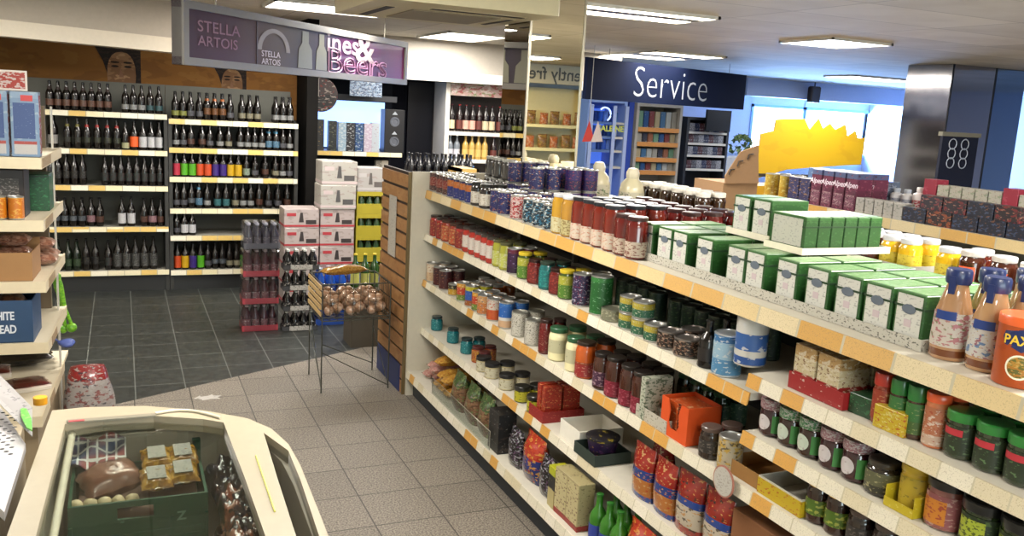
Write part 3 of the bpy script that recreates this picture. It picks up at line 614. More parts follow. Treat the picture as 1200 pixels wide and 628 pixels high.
# second bulkhead further back
struct(MB().box(1.75, 5.4, 9.3, 9.5, 2.07, CEIL).build('wall_bulkhead_far', mat('#b3aca2', .7)))
struct(MB().box(1.75, 5.4, 9.26, 9.5, 1.965, 2.07).build('beam_far', mat('#dfdbd4', .6)))
# recess walls: dark navy behind the spirits
struct(MB().box(1.62, 3.75, 9.9, 10.0, 0, 2.1).build('wall_recess', mat('#07080f', .8, spec=.08)))
struct(MB().box(3.75, 3.85, 9.9, 11.6, 0, 2.1).build('wall_recess_side', mat('#07080f', .8, spec=.08)))
struct(MB().box(3.75, XR, YF-1.0, YF-.9, 0, 1.15).build('wall_far_lower', mat('#9aa3b4', .7)))
# far wall with shop window: piers round the opening
FY = YF-1.0
w0, w1 = at(942, 130, Y=FY), at(1056, 190, Y=FY)
w2, w3 = at(880, 130, Y=FY), at(936, 190, Y=FY)
wm = mat('#c6cde0', .7)
struct(MB().box(3.75, w2.x, FY, FY+.1, 1.15, CEIL).build('wall_far_pier', wm)); struct(MB().box(w3.x, w0.x, FY, FY+.1, 1.15, CEIL).build('wall_far_mullion', wm))
struct(MB().box(w1.x, XR, FY, FY+.1, 1.15, CEIL).build('wall_far_end', wm)); struct(MB().box(w2.x, w1.x, FY, FY+.1, 2.02, CEIL).build('wall_far_head', wm))
for i, (a, b) in enumerate(((w2.x, w3.x), (w0.x, w1.x))):
    fr = MB(); t = .05
    fr.box(a, b, FY-.02, FY+.06, 1.15, 1.15+t).box(a, b, FY-.02, FY+.06, 2.02-t, 2.02).box(a, a+t, FY-.02, FY+.06, 1.15, 2.02).box(b-t, b, FY-.02, FY+.06, 1.15, 2.02)
    f = struct(fr.build(f'window_{i+1}', mat('#8fb4dc', .4)), 'bright shop window to the street')
    MB().box(a+t, b-t, FY+.02, FY+.03, 1.15+t, 2.02-t).build('glass_pane', clear('#e8f2ff', .02), f)
struct(MB().box(XR, XR+.1, YB, YF, 0, CEIL).build('wall_right', mat('#c6cde0', .7)))
# ------------------------------------------------------------------ lamps of the ceiling: real fixtures, then added fill lights
def troffer(x, y, lx, ly, label, power=60, tubes=False, col=(1, .95, .88)):
    root = empty('ceiling_light', (x, y, CEIL-.021)); h = .0205
    fr = MB().box(-lx/2, lx/2, -ly/2, -ly/2+.02, 0, h).box(-lx/2, lx/2, ly/2-.02, ly/2, 0, h).box(-lx/2, -lx/2+.02, -ly/2, ly/2, 0, h).box(lx/2-.02, lx/2, -ly/2, ly/2, 0, h); fr.build('frame', mat('#e8e6e0', .4), root)
    if tubes:
        MB().box(-lx/2+.02, lx/2-.02, -ly*.12, ly*.12, .004, .02).build('reflector', mat('#6a6258', .3, .6), root)
        for s in (-1, 1): MB().box(-lx/2+.02, lx/2-.02, s*ly*.3-ly*.14, s*ly*.3+ly*.14, .004, .02).build('fluorescent_tube', emit('#fff4e0', 9), root)
    else: MB().box(-lx/2+.02, lx/2-.02, -ly/2+.02, ly/2-.02, .008, .02).build('diffuser', emit('#fff6e6', 7), root)
    tag(root, label, 'ceiling light', 'recessed ceiling lights'); 
    ld = bpy.data.lights.new('lamp', 'AREA'); ld.shape = 'RECTANGLE'; ld.size = lx; ld.size_y = ly; ld.energy = power*1.2; ld.color = col
    l = bpy.data.objects.new('lamp', ld); COL.objects.link(l); l.location = (0, 0, -.006); l.parent = root
    return root
troffer(5.3, 5.75, .62, .62, 'square recessed ceiling light between service sign and mirrored column', 38)
troffer(3.1, 8.5, .62, 1.0, 'square recessed ceiling light before the far white bulkhead', 30)
troffer(3.05, 5.25, 1.15, .5, 'twin tube light just beyond the mirrored pillar top', 45, True)
troffer(5.55, 8.7, .9, 1.2, 'twin tube light above the service sign', 30, True)
troffer(.35, 3.0, 1.2, .6, 'added ceiling fill light above the aisle and freezer', 30)  # this and the ceiling lights below are added for illumination
troffer(-1.2, 5.9, 1.2, .6, 'added ceiling fill light before the first drinks bay', 36)  # added to brighten the dark left side of the room
troffer(1.45, 6.9, .9, .6, 'added ceiling fill light above the dark tiles', 40)
troffer(3.0, 1.2, 1.2, .6, 'added ceiling fill light above the far side of the food island', 60)
troffer(.5, -.6, 1.2, .6, 'added ceiling fill light behind the freezer', 36)
troffer(4.6, -1.8, 1.2, .6, 'added ceiling fill light before the bakery shelf at the rear', 60)
troffer(6.5, 2.6, .62, .62, 'added ceiling fill light over the second island', 40)
troffer(9.5, 9.5, 1.2, .6, 'added ceiling fill light near the street windows', 40, col=(.85, .92, 1))
# daylight from the street
W = bpy.data.worlds.new('world'); SC.world = W; W.use_nodes = True
W.node_tree.nodes['Background'].inputs[0].default_value = (.68, .86, 1, 1); W.node_tree.nodes['Background'].inputs[1].default_value = 3.5
ld = bpy.data.lights.new('daylight', 'AREA'); ld.shape = 'RECTANGLE'; ld.size = 4.2; ld.size_y = 1.1; ld.energy = 1700; ld.color = (.42, .64, 1)
l = bpy.data.objects.new('daylight', ld); COL.objects.link(l); l.location = ((w2.x+w1.x)/2, FY+.5, 1.7); l.rotation_euler = (R(90), 0, R(180)); l.rotation_euler = (R(-90), 0, 0)
ld = bpy.data.lights.new('rear_fill_light', 'AREA'); ld.shape = 'RECTANGLE'; ld.size = 5.0; ld.size_y = 2.2; ld.energy = 130; ld.color = (1, .97, .92)  # added light behind the camera, tilted up to brighten the ceiling
l = bpy.data.objects.new('rear_fill_light', ld); COL.objects.link(l); l.location = (.35, YB-.7, .8); l.rotation_euler = (R(112), 0, 0)
# ------------------------------------------------------------------ air conditioning cassette
r = empty('air_conditioner', (0, 0, 0)); tag(r, 'cream ceiling air conditioning cassette with dark slots beside the mirrored pillar', 'air conditioner')
ax0, ax1, ay0, ay1, az = 1.10, 2.02, 4.12, 5.10, 2.2
MB().bbox(ax0, ax1, ay0, ay1, az, CEIL-.002, .012).build('casing', mat('#cfc4a2', .5), r)
sm = mat('#241c16', .6)
for nm, b in (('air_slot', (1.21, 1.255, 4.42, 4.98)), ('air_slot', (1.42, 1.92, 4.33, 4.375)), ('air_slot', (1.9, 1.93, 4.5, 4.9))):
    s = MB().box(b[0], b[1], b[2], b[3], az-.004, az+.002).build(nm, sm, r); MB().box(b[0]-.012, b[1]+.012, b[2]-.012, b[3]+.012, az-.002, az+.002).build('slot_rim', mat('#dcd0b0', .5), s)
MB().box(1.36, 1.84, 4.46, 4.96, az-.005, az+.002).build('intake_grille', mat('#988d78', .7), r)
# ------------------------------------------------------------------ mirrored pillars
PX0, PX1, PY0, PY1 = 2.035, 2.36, 4.5, 4.86
r = struct(MB().box(PX0+.006, PX1-.006, PY0+.006, PY1-.006, 0, CEIL-.001).build('column_mirrored', mat('#2a2a28', .6)), 'square mirrored pillar rising from the food island')
MB().box(PX0+.004, PX1-.004, PY0, PY0+.006, .1, CEIL-.002).build('mirror_front', mirror('#e2dcc8'), r)
MB().box(PX0, PX0+.006, PY0+.004, PY1-.004, .1, CEIL-.002).build('mirror_side', mirror('#c8c4bc'), r)
MB().box(PX1-.006, PX1, PY0+.004, PY1-.004, .1, CEIL-.002).build('mirror_side', mirror('#c8c4bc'), r)
for x, y in ((PX0, PY0), (PX1, PY0)): MB().box(x-.006, x+.006, y-.005, y+.006, .1, CEIL-.002).build('corner_bead', mat('#d8d2c0', .25, .4), r)
q = [at(1063, 76, Z=CEIL), at(1120, 75, Z=CEIL), at(1157, 80, Z=CEIL)]
qx0, qy1, qy0, qx1 = (q[0].x+q[1].x)/2, q[0].y, q[1].y, q[2].x
r = struct(MB().box(qx0+.006, qx1+.45, qy0+.006, qy1, 0, CEIL-.001).build('column_far', mat('#20242c', .6)), 'dark mirrored column beyond the second island')
MB().box(qx0, qx0+.006, qy0+.004, qy1-.004, .1, CEIL-.002).build('mirror_panel', mirror('#a2a0a2', .12), r)
MB().box(qx0+.004, qx1-.004, qy0, qy0+.006, .1, CEIL-.002).build('mirror_panel', mirror('#b0b0ba', .06), r)
MB().box(qx1+.004, qx1+.44, qy0, qy0+.006, .1, CEIL-.002).build('mirror_panel', mirror('#8ca4c4', .06), r)
for x in (qx0, qx1): MB().box(x-.008, x+.008, qy0-.006, qy0+.004, .1, CEIL-.002).build('corner_bead', mat('#1c1f26', .4), r)
# ------------------------------------------------------------------ hanging signs
def signboard(name, p0, p1, z0, z1, thick, face, frame, fw, label, hang=True):
    """board between plan points p0-p1 (front towards the camera); local x along the board"""
    d = Vector((p1[0]-p0[0], p1[1]-p0[1])); L = d.length; rz = math.atan2(d.y, d.x); H = z1-z0
    r = empty(name, (p0[0], p0[1], z0), rz); tag(r, label, 'sign')
    MB().box(0, L, 0, thick, 0, H).build('board', face, r)
    if fw: MB().box(0, L, -.015, thick, 0, fw).box(0, L, -.015, thick, H-fw, H).box(0, fw, -.015, thick, fw, H-fw).box(L-fw, L, -.015, thick, fw, H-fw).build('frame', frame, r)
    if hang:
        for t in (.12, .88): MB().tube([(L*t, thick/2, H), (L*t, thick/2, CEIL-z0)], .004).build('hanger', mat('#8a8478', .4, .6), r)
    return r, L, H
grad = bpy.data.materials.new('sign_print'); grad.use_nodes = True; t = grad.node_tree; b = t.nodes['Principled BSDF']; b.inputs['Roughness'].default_value = .4; b.inputs['Specular IOR Level'].default_value = .2; b.inputs['Coat Weight'].default_value = .06; b.inputs['Coat Roughness'].default_value = .02
tc = t.nodes.new('ShaderNodeTexCoord'); sp = t.nodes.new('ShaderNodeSeparateXYZ'); t.links.new(tc.outputs['Object'], sp.inputs[0])
rp = t.nodes.new('ShaderNodeValToRGB'); mr = t.nodes.new('ShaderNodeMapRange'); mr.inputs['From Max'].default_value = 2.87; t.links.new(sp.outputs['X'], mr.inputs['Value']); t.links.new(mr.outputs[0], rp.inputs[0]); t.links.new(rp.outputs[0], b.inputs['Base Color'])
e = rp.color_ramp.elements; e[0].color = hexc('#300f29'); e[1].color = hexc('#78145a')
for p, c in ((.13, '#432430'), (.33, '#54483f'), (.44, '#3c3638'), (.57, '#3a3346'), (.62, '#380e35'), (.85, '#460e3c')): q_ = e.new(p); q_.color = hexc(c)
pw0, pw1 = at(213, 40, D=5.5), at(476, 70, D=5.5*75/52)
r, L, H = signboard('hanging_sign', (pw0.x, pw0.y), (pw1.x, pw1.y), 1.875, 2.235, .07, grad, mat('#6f6c66', .45), .045, 'long purple wines and beers sign in grey frame hung from the ceiling')
def splane(r):
    o = Vector(r.location); a = r.rotation_euler.z; d = Vector((math.cos(a), math.sin(a), 0)); nrm = Vector((-d.y, d.x, 0))
    def f(px, py):
        q = ray(px, py); t = (o-CO).dot(nrm)/q.dot(nrm); P = CO+q*t-o; return P.dot(d), P.z
    return f
def sign_text(r, body, m, x0, y0, x1, y1, name='lettering', yoff=-.004, cap=.72, **kw):
    """flat lettering on a board, sized to the stretch it covers"""
    f = splane(r); a, b = f(x0, (y0+y1)/2), f(x1, (y0+y1)/2); cx, cz = (a[0]+b[0])/2, f((x0+x1)/2, (y0+y1)/2)[1]; hz = f((x0+x1)/2, y0)[1]-f((x0+x1)/2, y1)[1]
    vs, fs = text_verts(body, 1.0, **kw); xs = [v[0] for v in vs]; ys = [v[1] for v in vs]
    sx = (b[0]-a[0])/(max(xs)-min(xs)); sz = hz/(max(ys)-min(ys)); mx_, my_ = (max(xs)+min(xs))/2, (max(ys)+min(ys))/2
    return MB()._add([(cx+(v[0]-mx_)*sx, yoff-v[2]*sz, cz+(v[1]-my_)*sz) for v in vs], fs).build(name, m, r)
sf = splane(r)
sign_text(r, 'ines', mat('#9c909a', .6, spec=.1), 383, 41, 420, 63, bold=.012)
sign_text(r, '&', mat('#9c9294', .6, spec=.1), 416, 41, 439, 74, yoff=-.007, bold=.02)
sign_text(r, 'Beers', mat('#9a7090', .4), 384, 60, 453, 89, outline=True)
sign_text(r, 'STELLA', mat('#7a4a5c', .4), 231, 27, 281, 40, bold=.006); sign_text(r, 'ARTOIS', mat('#7a4a5c', .4), 231, 44, 278, 56, bold=.006)
sign_text(r, 'STELLA', mat('#c8bcc0', .4), 306, 60, 328, 67, bold=.006); sign_text(r, 'ARTOIS', mat('#c8bcc0', .4), 306, 69, 328, 76, bold=.006)
mb = MB(); ca = sf(321, 60); rw = (sf(341, 60)[0]-sf(303, 60)[0])/2; rh = sf(321, 34)[1]-sf(321, 60)[1]
for k in range(20):
    a, b_ = math.pi*k/20, math.pi*(k+1)/20
    mb._add([(ca[0]+rw*math.cos(a), -.003, ca[1]+rh*math.sin(a)), (ca[0]+rw*math.cos(b_), -.003, ca[1]+rh*math.sin(b_)), (ca[0]+rw*.75*math.cos(b_), -.003, ca[1]+rh*.8*math.sin(b_)), (ca[0]+rw*.75*math.cos(a), -.003, ca[1]+rh*.8*math.sin(a))], [(0, 1, 2, 3)])
mb.build('emblem', mat('#827a76', .4), r)
for q0, q1 in ((349, 366), (370, 383)):
    cx = (sf(q0, 55)[0]+sf(q1, 55)[0])/2; w_ = abs(sf(q1, 55)[0]-sf(q0, 55)[0])/2
    MB().ext([(cx-w_, -.003, H*.14), (cx+w_, -.003, H*.14), (cx+w_*.9, -.003, H*.5), (cx+w_*.45, -.003, H*.62), (cx+w_*.45, -.003, H*.84), (cx-w_*.45, -.003, H*.84), (cx-w_*.45, -.003, H*.62), (cx-w_*.9, -.003, H*.5)], (0, .002, 0)).build('bottle_picture', mat('#6f6e5e', .4), r)
MB().box(sf(301, 50)[0]-.006, sf(301, 50)[0]+.006, -.004, 0, H*.13, H*.87).build('print_edge', mat('#3a2c34', .4), r)
ps0, ps1 = at(688, 90, D=9.4), at(874, 100, D=11.7)
r, L, H = signboard('service_sign', (ps0.x, ps0.y), (ps1.x, ps1.y), 1.86, 2.285, .05, mat('#0d1630', .8, spec=.1), None, 0, 'dark navy sign with white letters reading Service hung from ceiling', True)
sign_text(r, 'Service', mat('#9aa0ac', .7), 743, 82, 829, 116, bold=-.018)
# ------------------------------------------------------------------ food island (gondola)
GX, GXB, GY1 = 1.61, 2.13, 4.915
SY = 1.93     # join between the far bays and the near bay
TK = cellmat('Y', .085, ((0, '#cfc8b4'), (.45, '#c4b99c'), (.66, '#c08f42'), (.82, '#d6cfbe')))
TKT = cellmat('Y', .16, ((0, '#c9b384'), (.3, '#c39a56'), (.6, '#cdbd98'), (.82, '#bf9246')))
SH = mat('#c3beb0', .55); SHP = pm(((0, '#c6c1b3'),), 1, (('#8a867a', .72),), 90, .55)
g = empty('food_island', (GX, GY1, 0)); tag(g, 'long double-sided cream grocery shelving island with price strips', 'shelving')
def G(mb, name, m, par=g): o = mb.build(name, m, par); o.location = (-GX, -GY1, 0) if par is g else (0, 0, 0); return o
NY = .35   # near end of the island
def shelf(z, x0, x1, y0, y1, tk=TK, sh=.036, name='shelf'):
    s = G(MB().box(x0+.012, x1, y0, y1, z-.022, z), name, SH)
    G(MB().ext([(x0, y0, z-sh), (x0+.004, y0, z-sh), (x0+.014, y0, z+.001), (x0+.008, y0, z+.001)], (0, y1-y0, 0)), 'price_strip', tk, s)
    n = int((y1-y0)/1.0+.5)
    return s
TOPZ, Z2, Z3, Z4, Z5 = 1.24, .985, .71, .42, .155
shelf(TOPZ, GX, 2.2, NY, GY1, TKT, .045)
shelf(Z2, GX, GXB-.02, SY, GY1); shelf(Z3, GX, GXB-.02, NY, GY1); shelf(Z4, GX, GXB-.02, NY, GY1); shelf(Z5, 1.53, GXB-.02, NY, GY1, sh=.04, name='base_shelf')
Z2R, Z3R = 1.045, .875
shelf(Z2R, GX-.01, GXB-.02, NY, SY-.0); shelf(Z3R, GX-.01, GXB-.02, NY, SY)
G(MB().box(GXB-.02, GXB+.02, NY, GY1, 0, TOPZ-.03), 'back_panel', mat('#3e3b36', .8))
G(MB().box(1.58, GXB, NY, GY1, 0, .115), 'plinth', mat('#23282c', .6))
G(MB().box(1.535, 2.72, GY1, GY1+.02, 0, 1.345), 'end_panel', mat('#b9b2a0', .65))
for y in (SY, SY+1, SY+2): G(MB().box(GXB-.045, GXB-.02, y-.012, y+.012, .1, TOPZ-.03), 'upright', mat('#6a675e', .5, .3))
# far side top, a little higher, with its lip
shelf(1.25, 2.42, 2.72, NY, GY1-.06, TKT, .03, 'far_top_shelf'); G(MB().box(2.2, 2.42, NY, GY1, TOPZ-.022, TOPZ), 'centre_shelf', SH)
G(MB().box(GXB+.02, 2.72, NY, GY1, 0, .4), 'far_base', mat('#8d897c', .7))
# slatted display end
r = empty('slatwall_end', (1.52, 4.95, 0)); tag(r, 'wooden slatwall panel on the end of the food island', 'display panel')
woo = pm(((0, '#c08a54'),), 1, (('#cc9860', .52), ('#b07c48', .58)), 8, .5)
pb = MB(); n = 15; hh = 1.335/n
pts = [(.03, 0)]
for k in range(n):
    z0, z1 = k*hh, (k+1)*hh
    pts += [(0, z0), (0, z1-.014), (.010, z1-.014), (.010, z1)]
poly = [(p[0], 0, p[1]) for p in pts]+[(.03, 0, 1.335)]
for k in range(n):
    pb.box(0, .03, 0, .575, k*hh+.001, (k+1)*hh-.016)
pb.build('slat_panel', woo, r)
gr = MB()
for k in range(n): gr.box(.008, .029, .002, .573, (k+1)*hh-.016, (k+1)*hh+.001)
gr.build('slat_grooves', mat('#2a1c12', .7), r)
MB().box(-.004, .034, -.012, .0, 0, 1.34).build('edge_strip', mat('#6a5a3c', .4, .4), r)
MB().box(-.006, 0, .05, .56, .0, .17).build('kick_board', mat('#1c2c5c', .5), r)
o = MB().box(1.512, 1.5165, 5.17, 5.32, .80, 1.17).build('paper_notice', pm(((0, '#d8d2c4'),), 1, (('#a8a49c', .6),), 60, .7)); tag(o, 'long white paper notice fixed to the wooden slat panel', 'notice')
# end display body behind the slat panel
o = MB().box(1.56, 2.7, 4.95, 5.5, 0, 1.2).build('end_display_body', mat('#3a342c', .7), r); o.location = (-1.52, -4.95, 0)
# ------------------------------------------------------------------ goods on the food island
F1 = GX+.012
# top shelf, front row from the slatted end
fill([(511, 't_red', 3), (519, 't_red', 3), (526, 't_red', 2), (532, 't_blu', 2), (539, 't_blu', 2), (546, 't_blu', 2), (553, 't_blu', 2), (560, 't_wht', 2), (570, 't_wht', 2), (583, 't_nvy', 2), (592, 't_nvy', 2), (607, 't_rdw', 2), (622, 't_bbw', 2), (633, 't_bbw', 2), (646, 't_bbw', 1),
      (652, 't_yel', 1), (666, 't_yl2', 1), (680, 't_sau', 3), (690, 't_sau', 3), (701, 't_sau', 3), (712, 't_sau', 3), (724, 't_drk', 1), (731, 't_drk', 1)], F1, TOPZ, 'top shelf')
# behind them, against the pillar
def block(key, pts, z, where, rz=-math.pi/2, grp=None):
    desc = CAT[key][4]
    for i, (x, y) in enumerate(pts):
        proto(key); n = USED.get((key, where), 0); USED[(key, where)] = n+1
        lab = f'{desc} {where}' + (f', {ORD[n % 20]} from slatted end' if len(pts) > 1 or n else '')
        place(key, (x, y, z), rz+random.uniform(-.06, .06), lab, grp or (f'{desc} {where}' if len(pts) > 1 else None))
block('t_gry', [(1.93, 4.7), (1.93, 4.6), (2.02, 4.41), (1.93, 4.5), (1.93, 4.4)], TOPZ, 'behind the front cans')
block('t_gry', [(1.93, 4.68), (1.93, 4.58), (1.93, 4.45)], TOPZ+.111, 'stacked on others')
block('t_nvy', [(1.84, 4.0), (1.84, 3.9), (1.84, 3.8), (1.93, 4.0), (1.93, 3.9)], TOPZ, 'in the third rank')
block('t_nvy', [(1.9, 4.3), (1.98, 4.3), (2.06, 4.3), (1.9, 4.2)], TOPZ, 'beside the pillar')
block('t_nvy', [(1.9, 4.3), (1.98, 4.3), (2.06, 4.3)], TOPZ+.111, 'on top by the pillar')
block('t_pur', [(2.03, 3.98), (2.03, 3.88), (2.12, 3.98), (2.12, 3.88), (2.15, 4.13), (2.06, 4.13)], TOPZ, 'mid shelf')
block('t_pur', [(2.2, 4.1), (2.3, 4.1), (2.2, 4.0)], TOPZ+.111 if False else TOPZ+.111, 'upper layer') if False else None
block('t_nvy', [(1.93, 4.0), (1.93, 3.9), (1.84, 3.9)], TOPZ+.1115, 'stacked on the third rank')
block('t_pur', [(2.03, 3.98), (2.03, 3.88), (2.12, 3.98), (2.12, 3.88)], TOPZ+.1115, 'in an upper layer')
block('t_org', [(2.25, 4.42), (2.36, 4.42)], TOPZ, 'at the foot of the pillar')
block('t_org', [(2.25, 4.42), (2.36, 4.42)], TOPZ+.061, 'on another tin')
block('t_org', [(2.25, 4.30), (2.25, 4.19)], TOPZ, 'in front of the pillar')
block('t_jug', [(2.36, ypx(701, 2.36, 1.36)), (2.33, ypx(740, 2.33, 1.36))], TOPZ, 'on the top shelf')
for i, (px_, zz_) in enumerate(()): pass
block('t_drk', [(1.98, 3.3), (2.08, 3.3), (1.98, 3.2), (2.08, 3.2), (1.98, 3.1), (2.08, 3.1), (1.98, 3.0), (2.08, 3.0), (1.98, 2.9), (2.08, 2.9), (1.98, 2.8), (2.08, 2.8), (2.18, 3.0), (2.18, 2.9), (2.18, 2.8)], TOPZ, 'in a rear rank')
# coffee jars in their white tray on the far half
def mk_tray(name, x0, x1, y0, y1, z, h, m, label, cat='tray', lip=None):
    r = empty(name, (x0, y0, z+.0012)); tag(r, label, cat); t = .003; w, d = x1-x0, y1-y0
    MB().box(0, w, 0, d, 0, t).build('tray_floor', m, r)
    MB().box(0, t, 0, d, t, lip or h).build('front_lip', m, r); MB().box(w-t, w, 0, d, t, h).build('back_wall', m, r)
    MB().box(t, w-t, 0, t, t, h).build('side_wall', m, r); MB().box(t, w-t, d-t, d, t, h).build('side_wall', m, r)
    return r
mk_tray('display_tray', 2.40, 2.66, 3.32, 3.98, 1.251, .07, mat('#dcd8cc', .6), 'white tray under the dark jars with white lids')
pts = [(2.46+.085*i, 3.90-.1*j) for j in range(6) for i in range(2)]
block('t_cof', pts, 1.255, 'in a white tray')
r = mk_tray('display_tray', 2.24, 2.39, 3.02, 3.62, TOPZ, .055, mat('#e0dccf', .6), 'low white and yellow printed tray before the dark jars')
MB().box(-.002, 0, .18, .45, .01, .05).build('yellow_print', mat('#d8a820', .5), r)
block('b_dip', [(2.31, 3.10), (2.31, 3.2), (2.31, 3.30), (2.31, 3.4), (2.31, 3.5)], TOPZ+.004, 'in the yellow printed tray')
# green tea boxes in white printed trays
zt = TOPZ; trm = pm(((0, '#dad6c8'),), .03, (('#3a3832', .60),), 75, .6)
def tea_row(ys, x0, z, where, rows=1, step=.155, grp='green tea boxes on the top shelf'):
    for i, y in enumerate(ys):
        for k in range(rows):
            n = USED.get(('tea', where), 0); USED[('tea', where)] = n+1; proto('tea')
            place('tea', (x0+.0775+k*step, y, z), -math.pi/2+random.uniform(-.02, .02), f'green tea box with white label {where}, {ORD[n//rows]} from slatted end' + (f', {ORD[k]} row' if rows > 1 else ''), grp)
tys = [2.66, 2.50, 2.405, 2.26, 2.09, 1.995, 1.86, 1.72, 1.585, 1.475][:10]
r = mk_tray('printed_tray', 1.685, 1.86+.16, 1.437, 2.712, zt, .028, trm, 'long white printed tray run under the green tea boxes')
tea_row([2.655, 2.54, 2.447, 2.31, 2.15, 2.057, 1.92, 1.80, 1.69, 1.59, 1.492], 1.694, zt+.004, 'in the front tray', 2)
# upper tier
r = mk_tray('printed_tray', 1.855, 2.03, 2.20, 2.42, zt+.131, .02, mat('#d8d2be', .6), 'small cream tray on top of the green tea boxes')
tea_row([2.36, 2.262], 1.864, zt+.135, 'in the small upper tray')
r = mk_tray('printed_tray', 1.79, 2.13, 1.975, 2.145, zt+.131, .02, mat('#dfd9c4', .6), 'cream tray carrying the upper stack of green tea boxes')
def teaslim(key):
    root = empty('tea_box'); w, d, h = .15, .047, .105
    MB().bbox(-w/2, w/2, -d/2, d/2, 0, h, .002).build('box_body', B(((0, '#2a5f26'), (.9, '#37702f')), h, (('#447a3c', .6),), 50, .4), root)
    MB().box(-w/2-.001, w/2+.001, -d/2-.001, d/2+.001, h*.70, h*.745).build('dark_band', mat('#16361a', .5), root)
    MB().box(-w/2*.9, w/2*.9, -d/2*.9, d/2*.9, h-.001, h+.0008).build('box_top', B(((0, '#86b876'),), h, (('#b4d4aa', .55),), 60, .35), root)
    MB().box(-w*.42, w*.42, -d/2-.0012, -d/2+.001, h*.16, h*.93).build('white_label', B(((0, '#dfe0d2'),), h, (('#b4b8b0', .6),), 70, .5), root)
    return root
add('teas', teaslim, .152, .048, 'tea box', 'green tea box')
for k in range(6):
    proto('teas'); place('teas', (1.825+.0495*k-.0, 2.06, zt+.135), -math.pi/2, f'slim green tea box in the upper stack, {ORD[k]} from its white labelled end', 'upper stack of green tea boxes')
# dressings, drum
dr = [(1.719, 1.39, 'dr_pink', 'nearest the tea boxes'), (1.812, 1.38, 'dr_yel', 'tucked behind the pink labelled bottle'), (1.724, 1.297, 'dr_tan', 'in the front rank'), (1.82, 1.287, 'dr_tan', 'second back from the front'),
      (1.91, 1.36, 'dr_tan', 'in the third rank by the yellow one'), (1.915, 1.25, 'dr_tan', 'in the third rank behind the orange drum'), (1.812, 1.185, 'dr_tan', 'directly behind the orange drum'), (2.01, 1.31, 'dr_tan', 'in the rearmost rank'), (2.01, 1.21, 'dr_yel', 'in the rearmost rank near the drum')]
for x, y, k, w_ in dr: proto(k); place(k, (x, y, TOPZ), -math.pi/2+.25, f'{CAT[k][4]} {w_}', 'blue capped dressing bottles')
proto('paxo'); place('paxo', (1.70, 1.198, TOPZ), -math.pi/2+.55, 'orange drum with navy name shield and dinner picture beside dressings')
mk_tray('display_tray', 2.215, 2.40, 2.33, 2.78, TOPZ, .045, mat('#cfc9ba', .6), 'empty white tray between the green tea boxes and honey jars')
# honey tray on the far half
mk_tray('display_tray', 2.44, 2.64, 2.17, 2.60, 1.251, .035, mat('#8d8d88', .6), 'grey tray of yellow honey jars on the far half')
for i, (x, y, k) in enumerate([(2.49, 2.22, 'hon_y'), (2.49, 2.30, 'hon_y'), (2.575, 2.22, 'hon_y'), (2.49, 2.385, 'hon_d'), (2.49, 2.47, 'hon_d'), (2.575, 2.305, 'hon_y'), (2.575, 2.39, 'hon_d'), (2.575, 2.475, 'hon_d')]):
    proto(k); n = USED.get((k, 'ht'), 0); USED[(k, 'ht')] = n+1; place(k, (x, y, 1.255), -math.pi/2+.3, f'{CAT[k][4]} in the grey tray, {ORD[n]} one', 'honey jars in the grey tray')
hl = [(2.50, 2.07, 'hon_y', 'standing just outside the grey tray'), (2.49, 1.975, 'hon_b', 'nearest the honey tray'), (2.50, 1.87, 'hon_b', 'in the middle of the loose jars'), (2.59, 2.02, 'hon_d', 'behind the orange sealed jar'),
      (2.50, 1.77, 'hon_w', 'at the far edge'), (2.60, 1.82, 'hon_w', 'behind another pickle jar'), (2.50, 1.67, 'hon_p', 'at the far edge'), (2.60, 1.72, 'hon_p', 'behind another'), (2.5, 1.57, 'hon_w', 'closest to the camera end'), (2.6, 1.61, 'hon_p', 'closest to the camera end')]
for x, y, k, w_ in hl: proto(k); place(k, (x, y, 1.251), -math.pi/2+.3, f'{CAT[k][4]} {w_}', 'preserve jars on the far half')
# second shelf
fill([(511, 's2_red', 2), (518, 's2_red', 2), (525, 's2_org', 2), (534, 's2_org', 2), (541, 's2_red', 2), (549, 's2_pnk', 2), (556, 's2_pnk', 2), (563, 's2_pnk', 2), (570, 's2_pnk', 2), (577, 's2_pnk', 2), (585, 's2_grn', 2), (593, 's2_grn', 2), (603, 's2_pur', 2), (615, 's2_ygr', 2), (627, 's2_crm', 2), (641, 's2_tea', 2), (653, 's2_crm', 2), (664, 's2_ygr', 2),
      (682, 's2_nvy', 2), (704, 's2_grc', 1), (716, 's2_low', 1), (738, 's2_yst', 1), (753, 's2_yst', 1), (768, 's2_yst', 1), (785, 's2_blk', 2), (806, 's2_blk', 2), (829, 's2_bot', 3), (852, 's2_lbl', 1)], F1, Z2, 'second shelf')
def stackon(key, px, X0, z, where, layers, h, extra=''):
    c = CAT[key]; y = ypx(px, X0+c[2]/2, z+.05)
    for k in range(layers): proto(key); place(key, (X0+c[2]/2, y, z+(k+1)*(h+.0005)), -math.pi/2, f'{c[4]} on {where}, {ORD[k+1]} layer{extra}', f'{c[4]} stack')
stackon('s2_yst', 738, F1, Z2, 'second shelf', 1, .06); stackon('s2_yst', 753, F1, Z2, 'second shelf', 1, .06, ' beside another stack')
block('s2_dgn', [(1.835, 2.62), (1.835, 2.54), (1.835, 2.46), (1.835, 2.38), (1.835, 2.30), (1.92, 2.62), (1.92, 2.54), (1.92, 2.46), (1.92, 2.38), (1.92, 2.3), (1.92, 2.22)], Z2, 'behind the black tubs')
block('s2_dgn', [(1.835, 3.0), (1.835, 2.92), (1.835, 2.84), (1.835, 2.76), (1.92, 2.9)], Z2, 'behind the green tins')
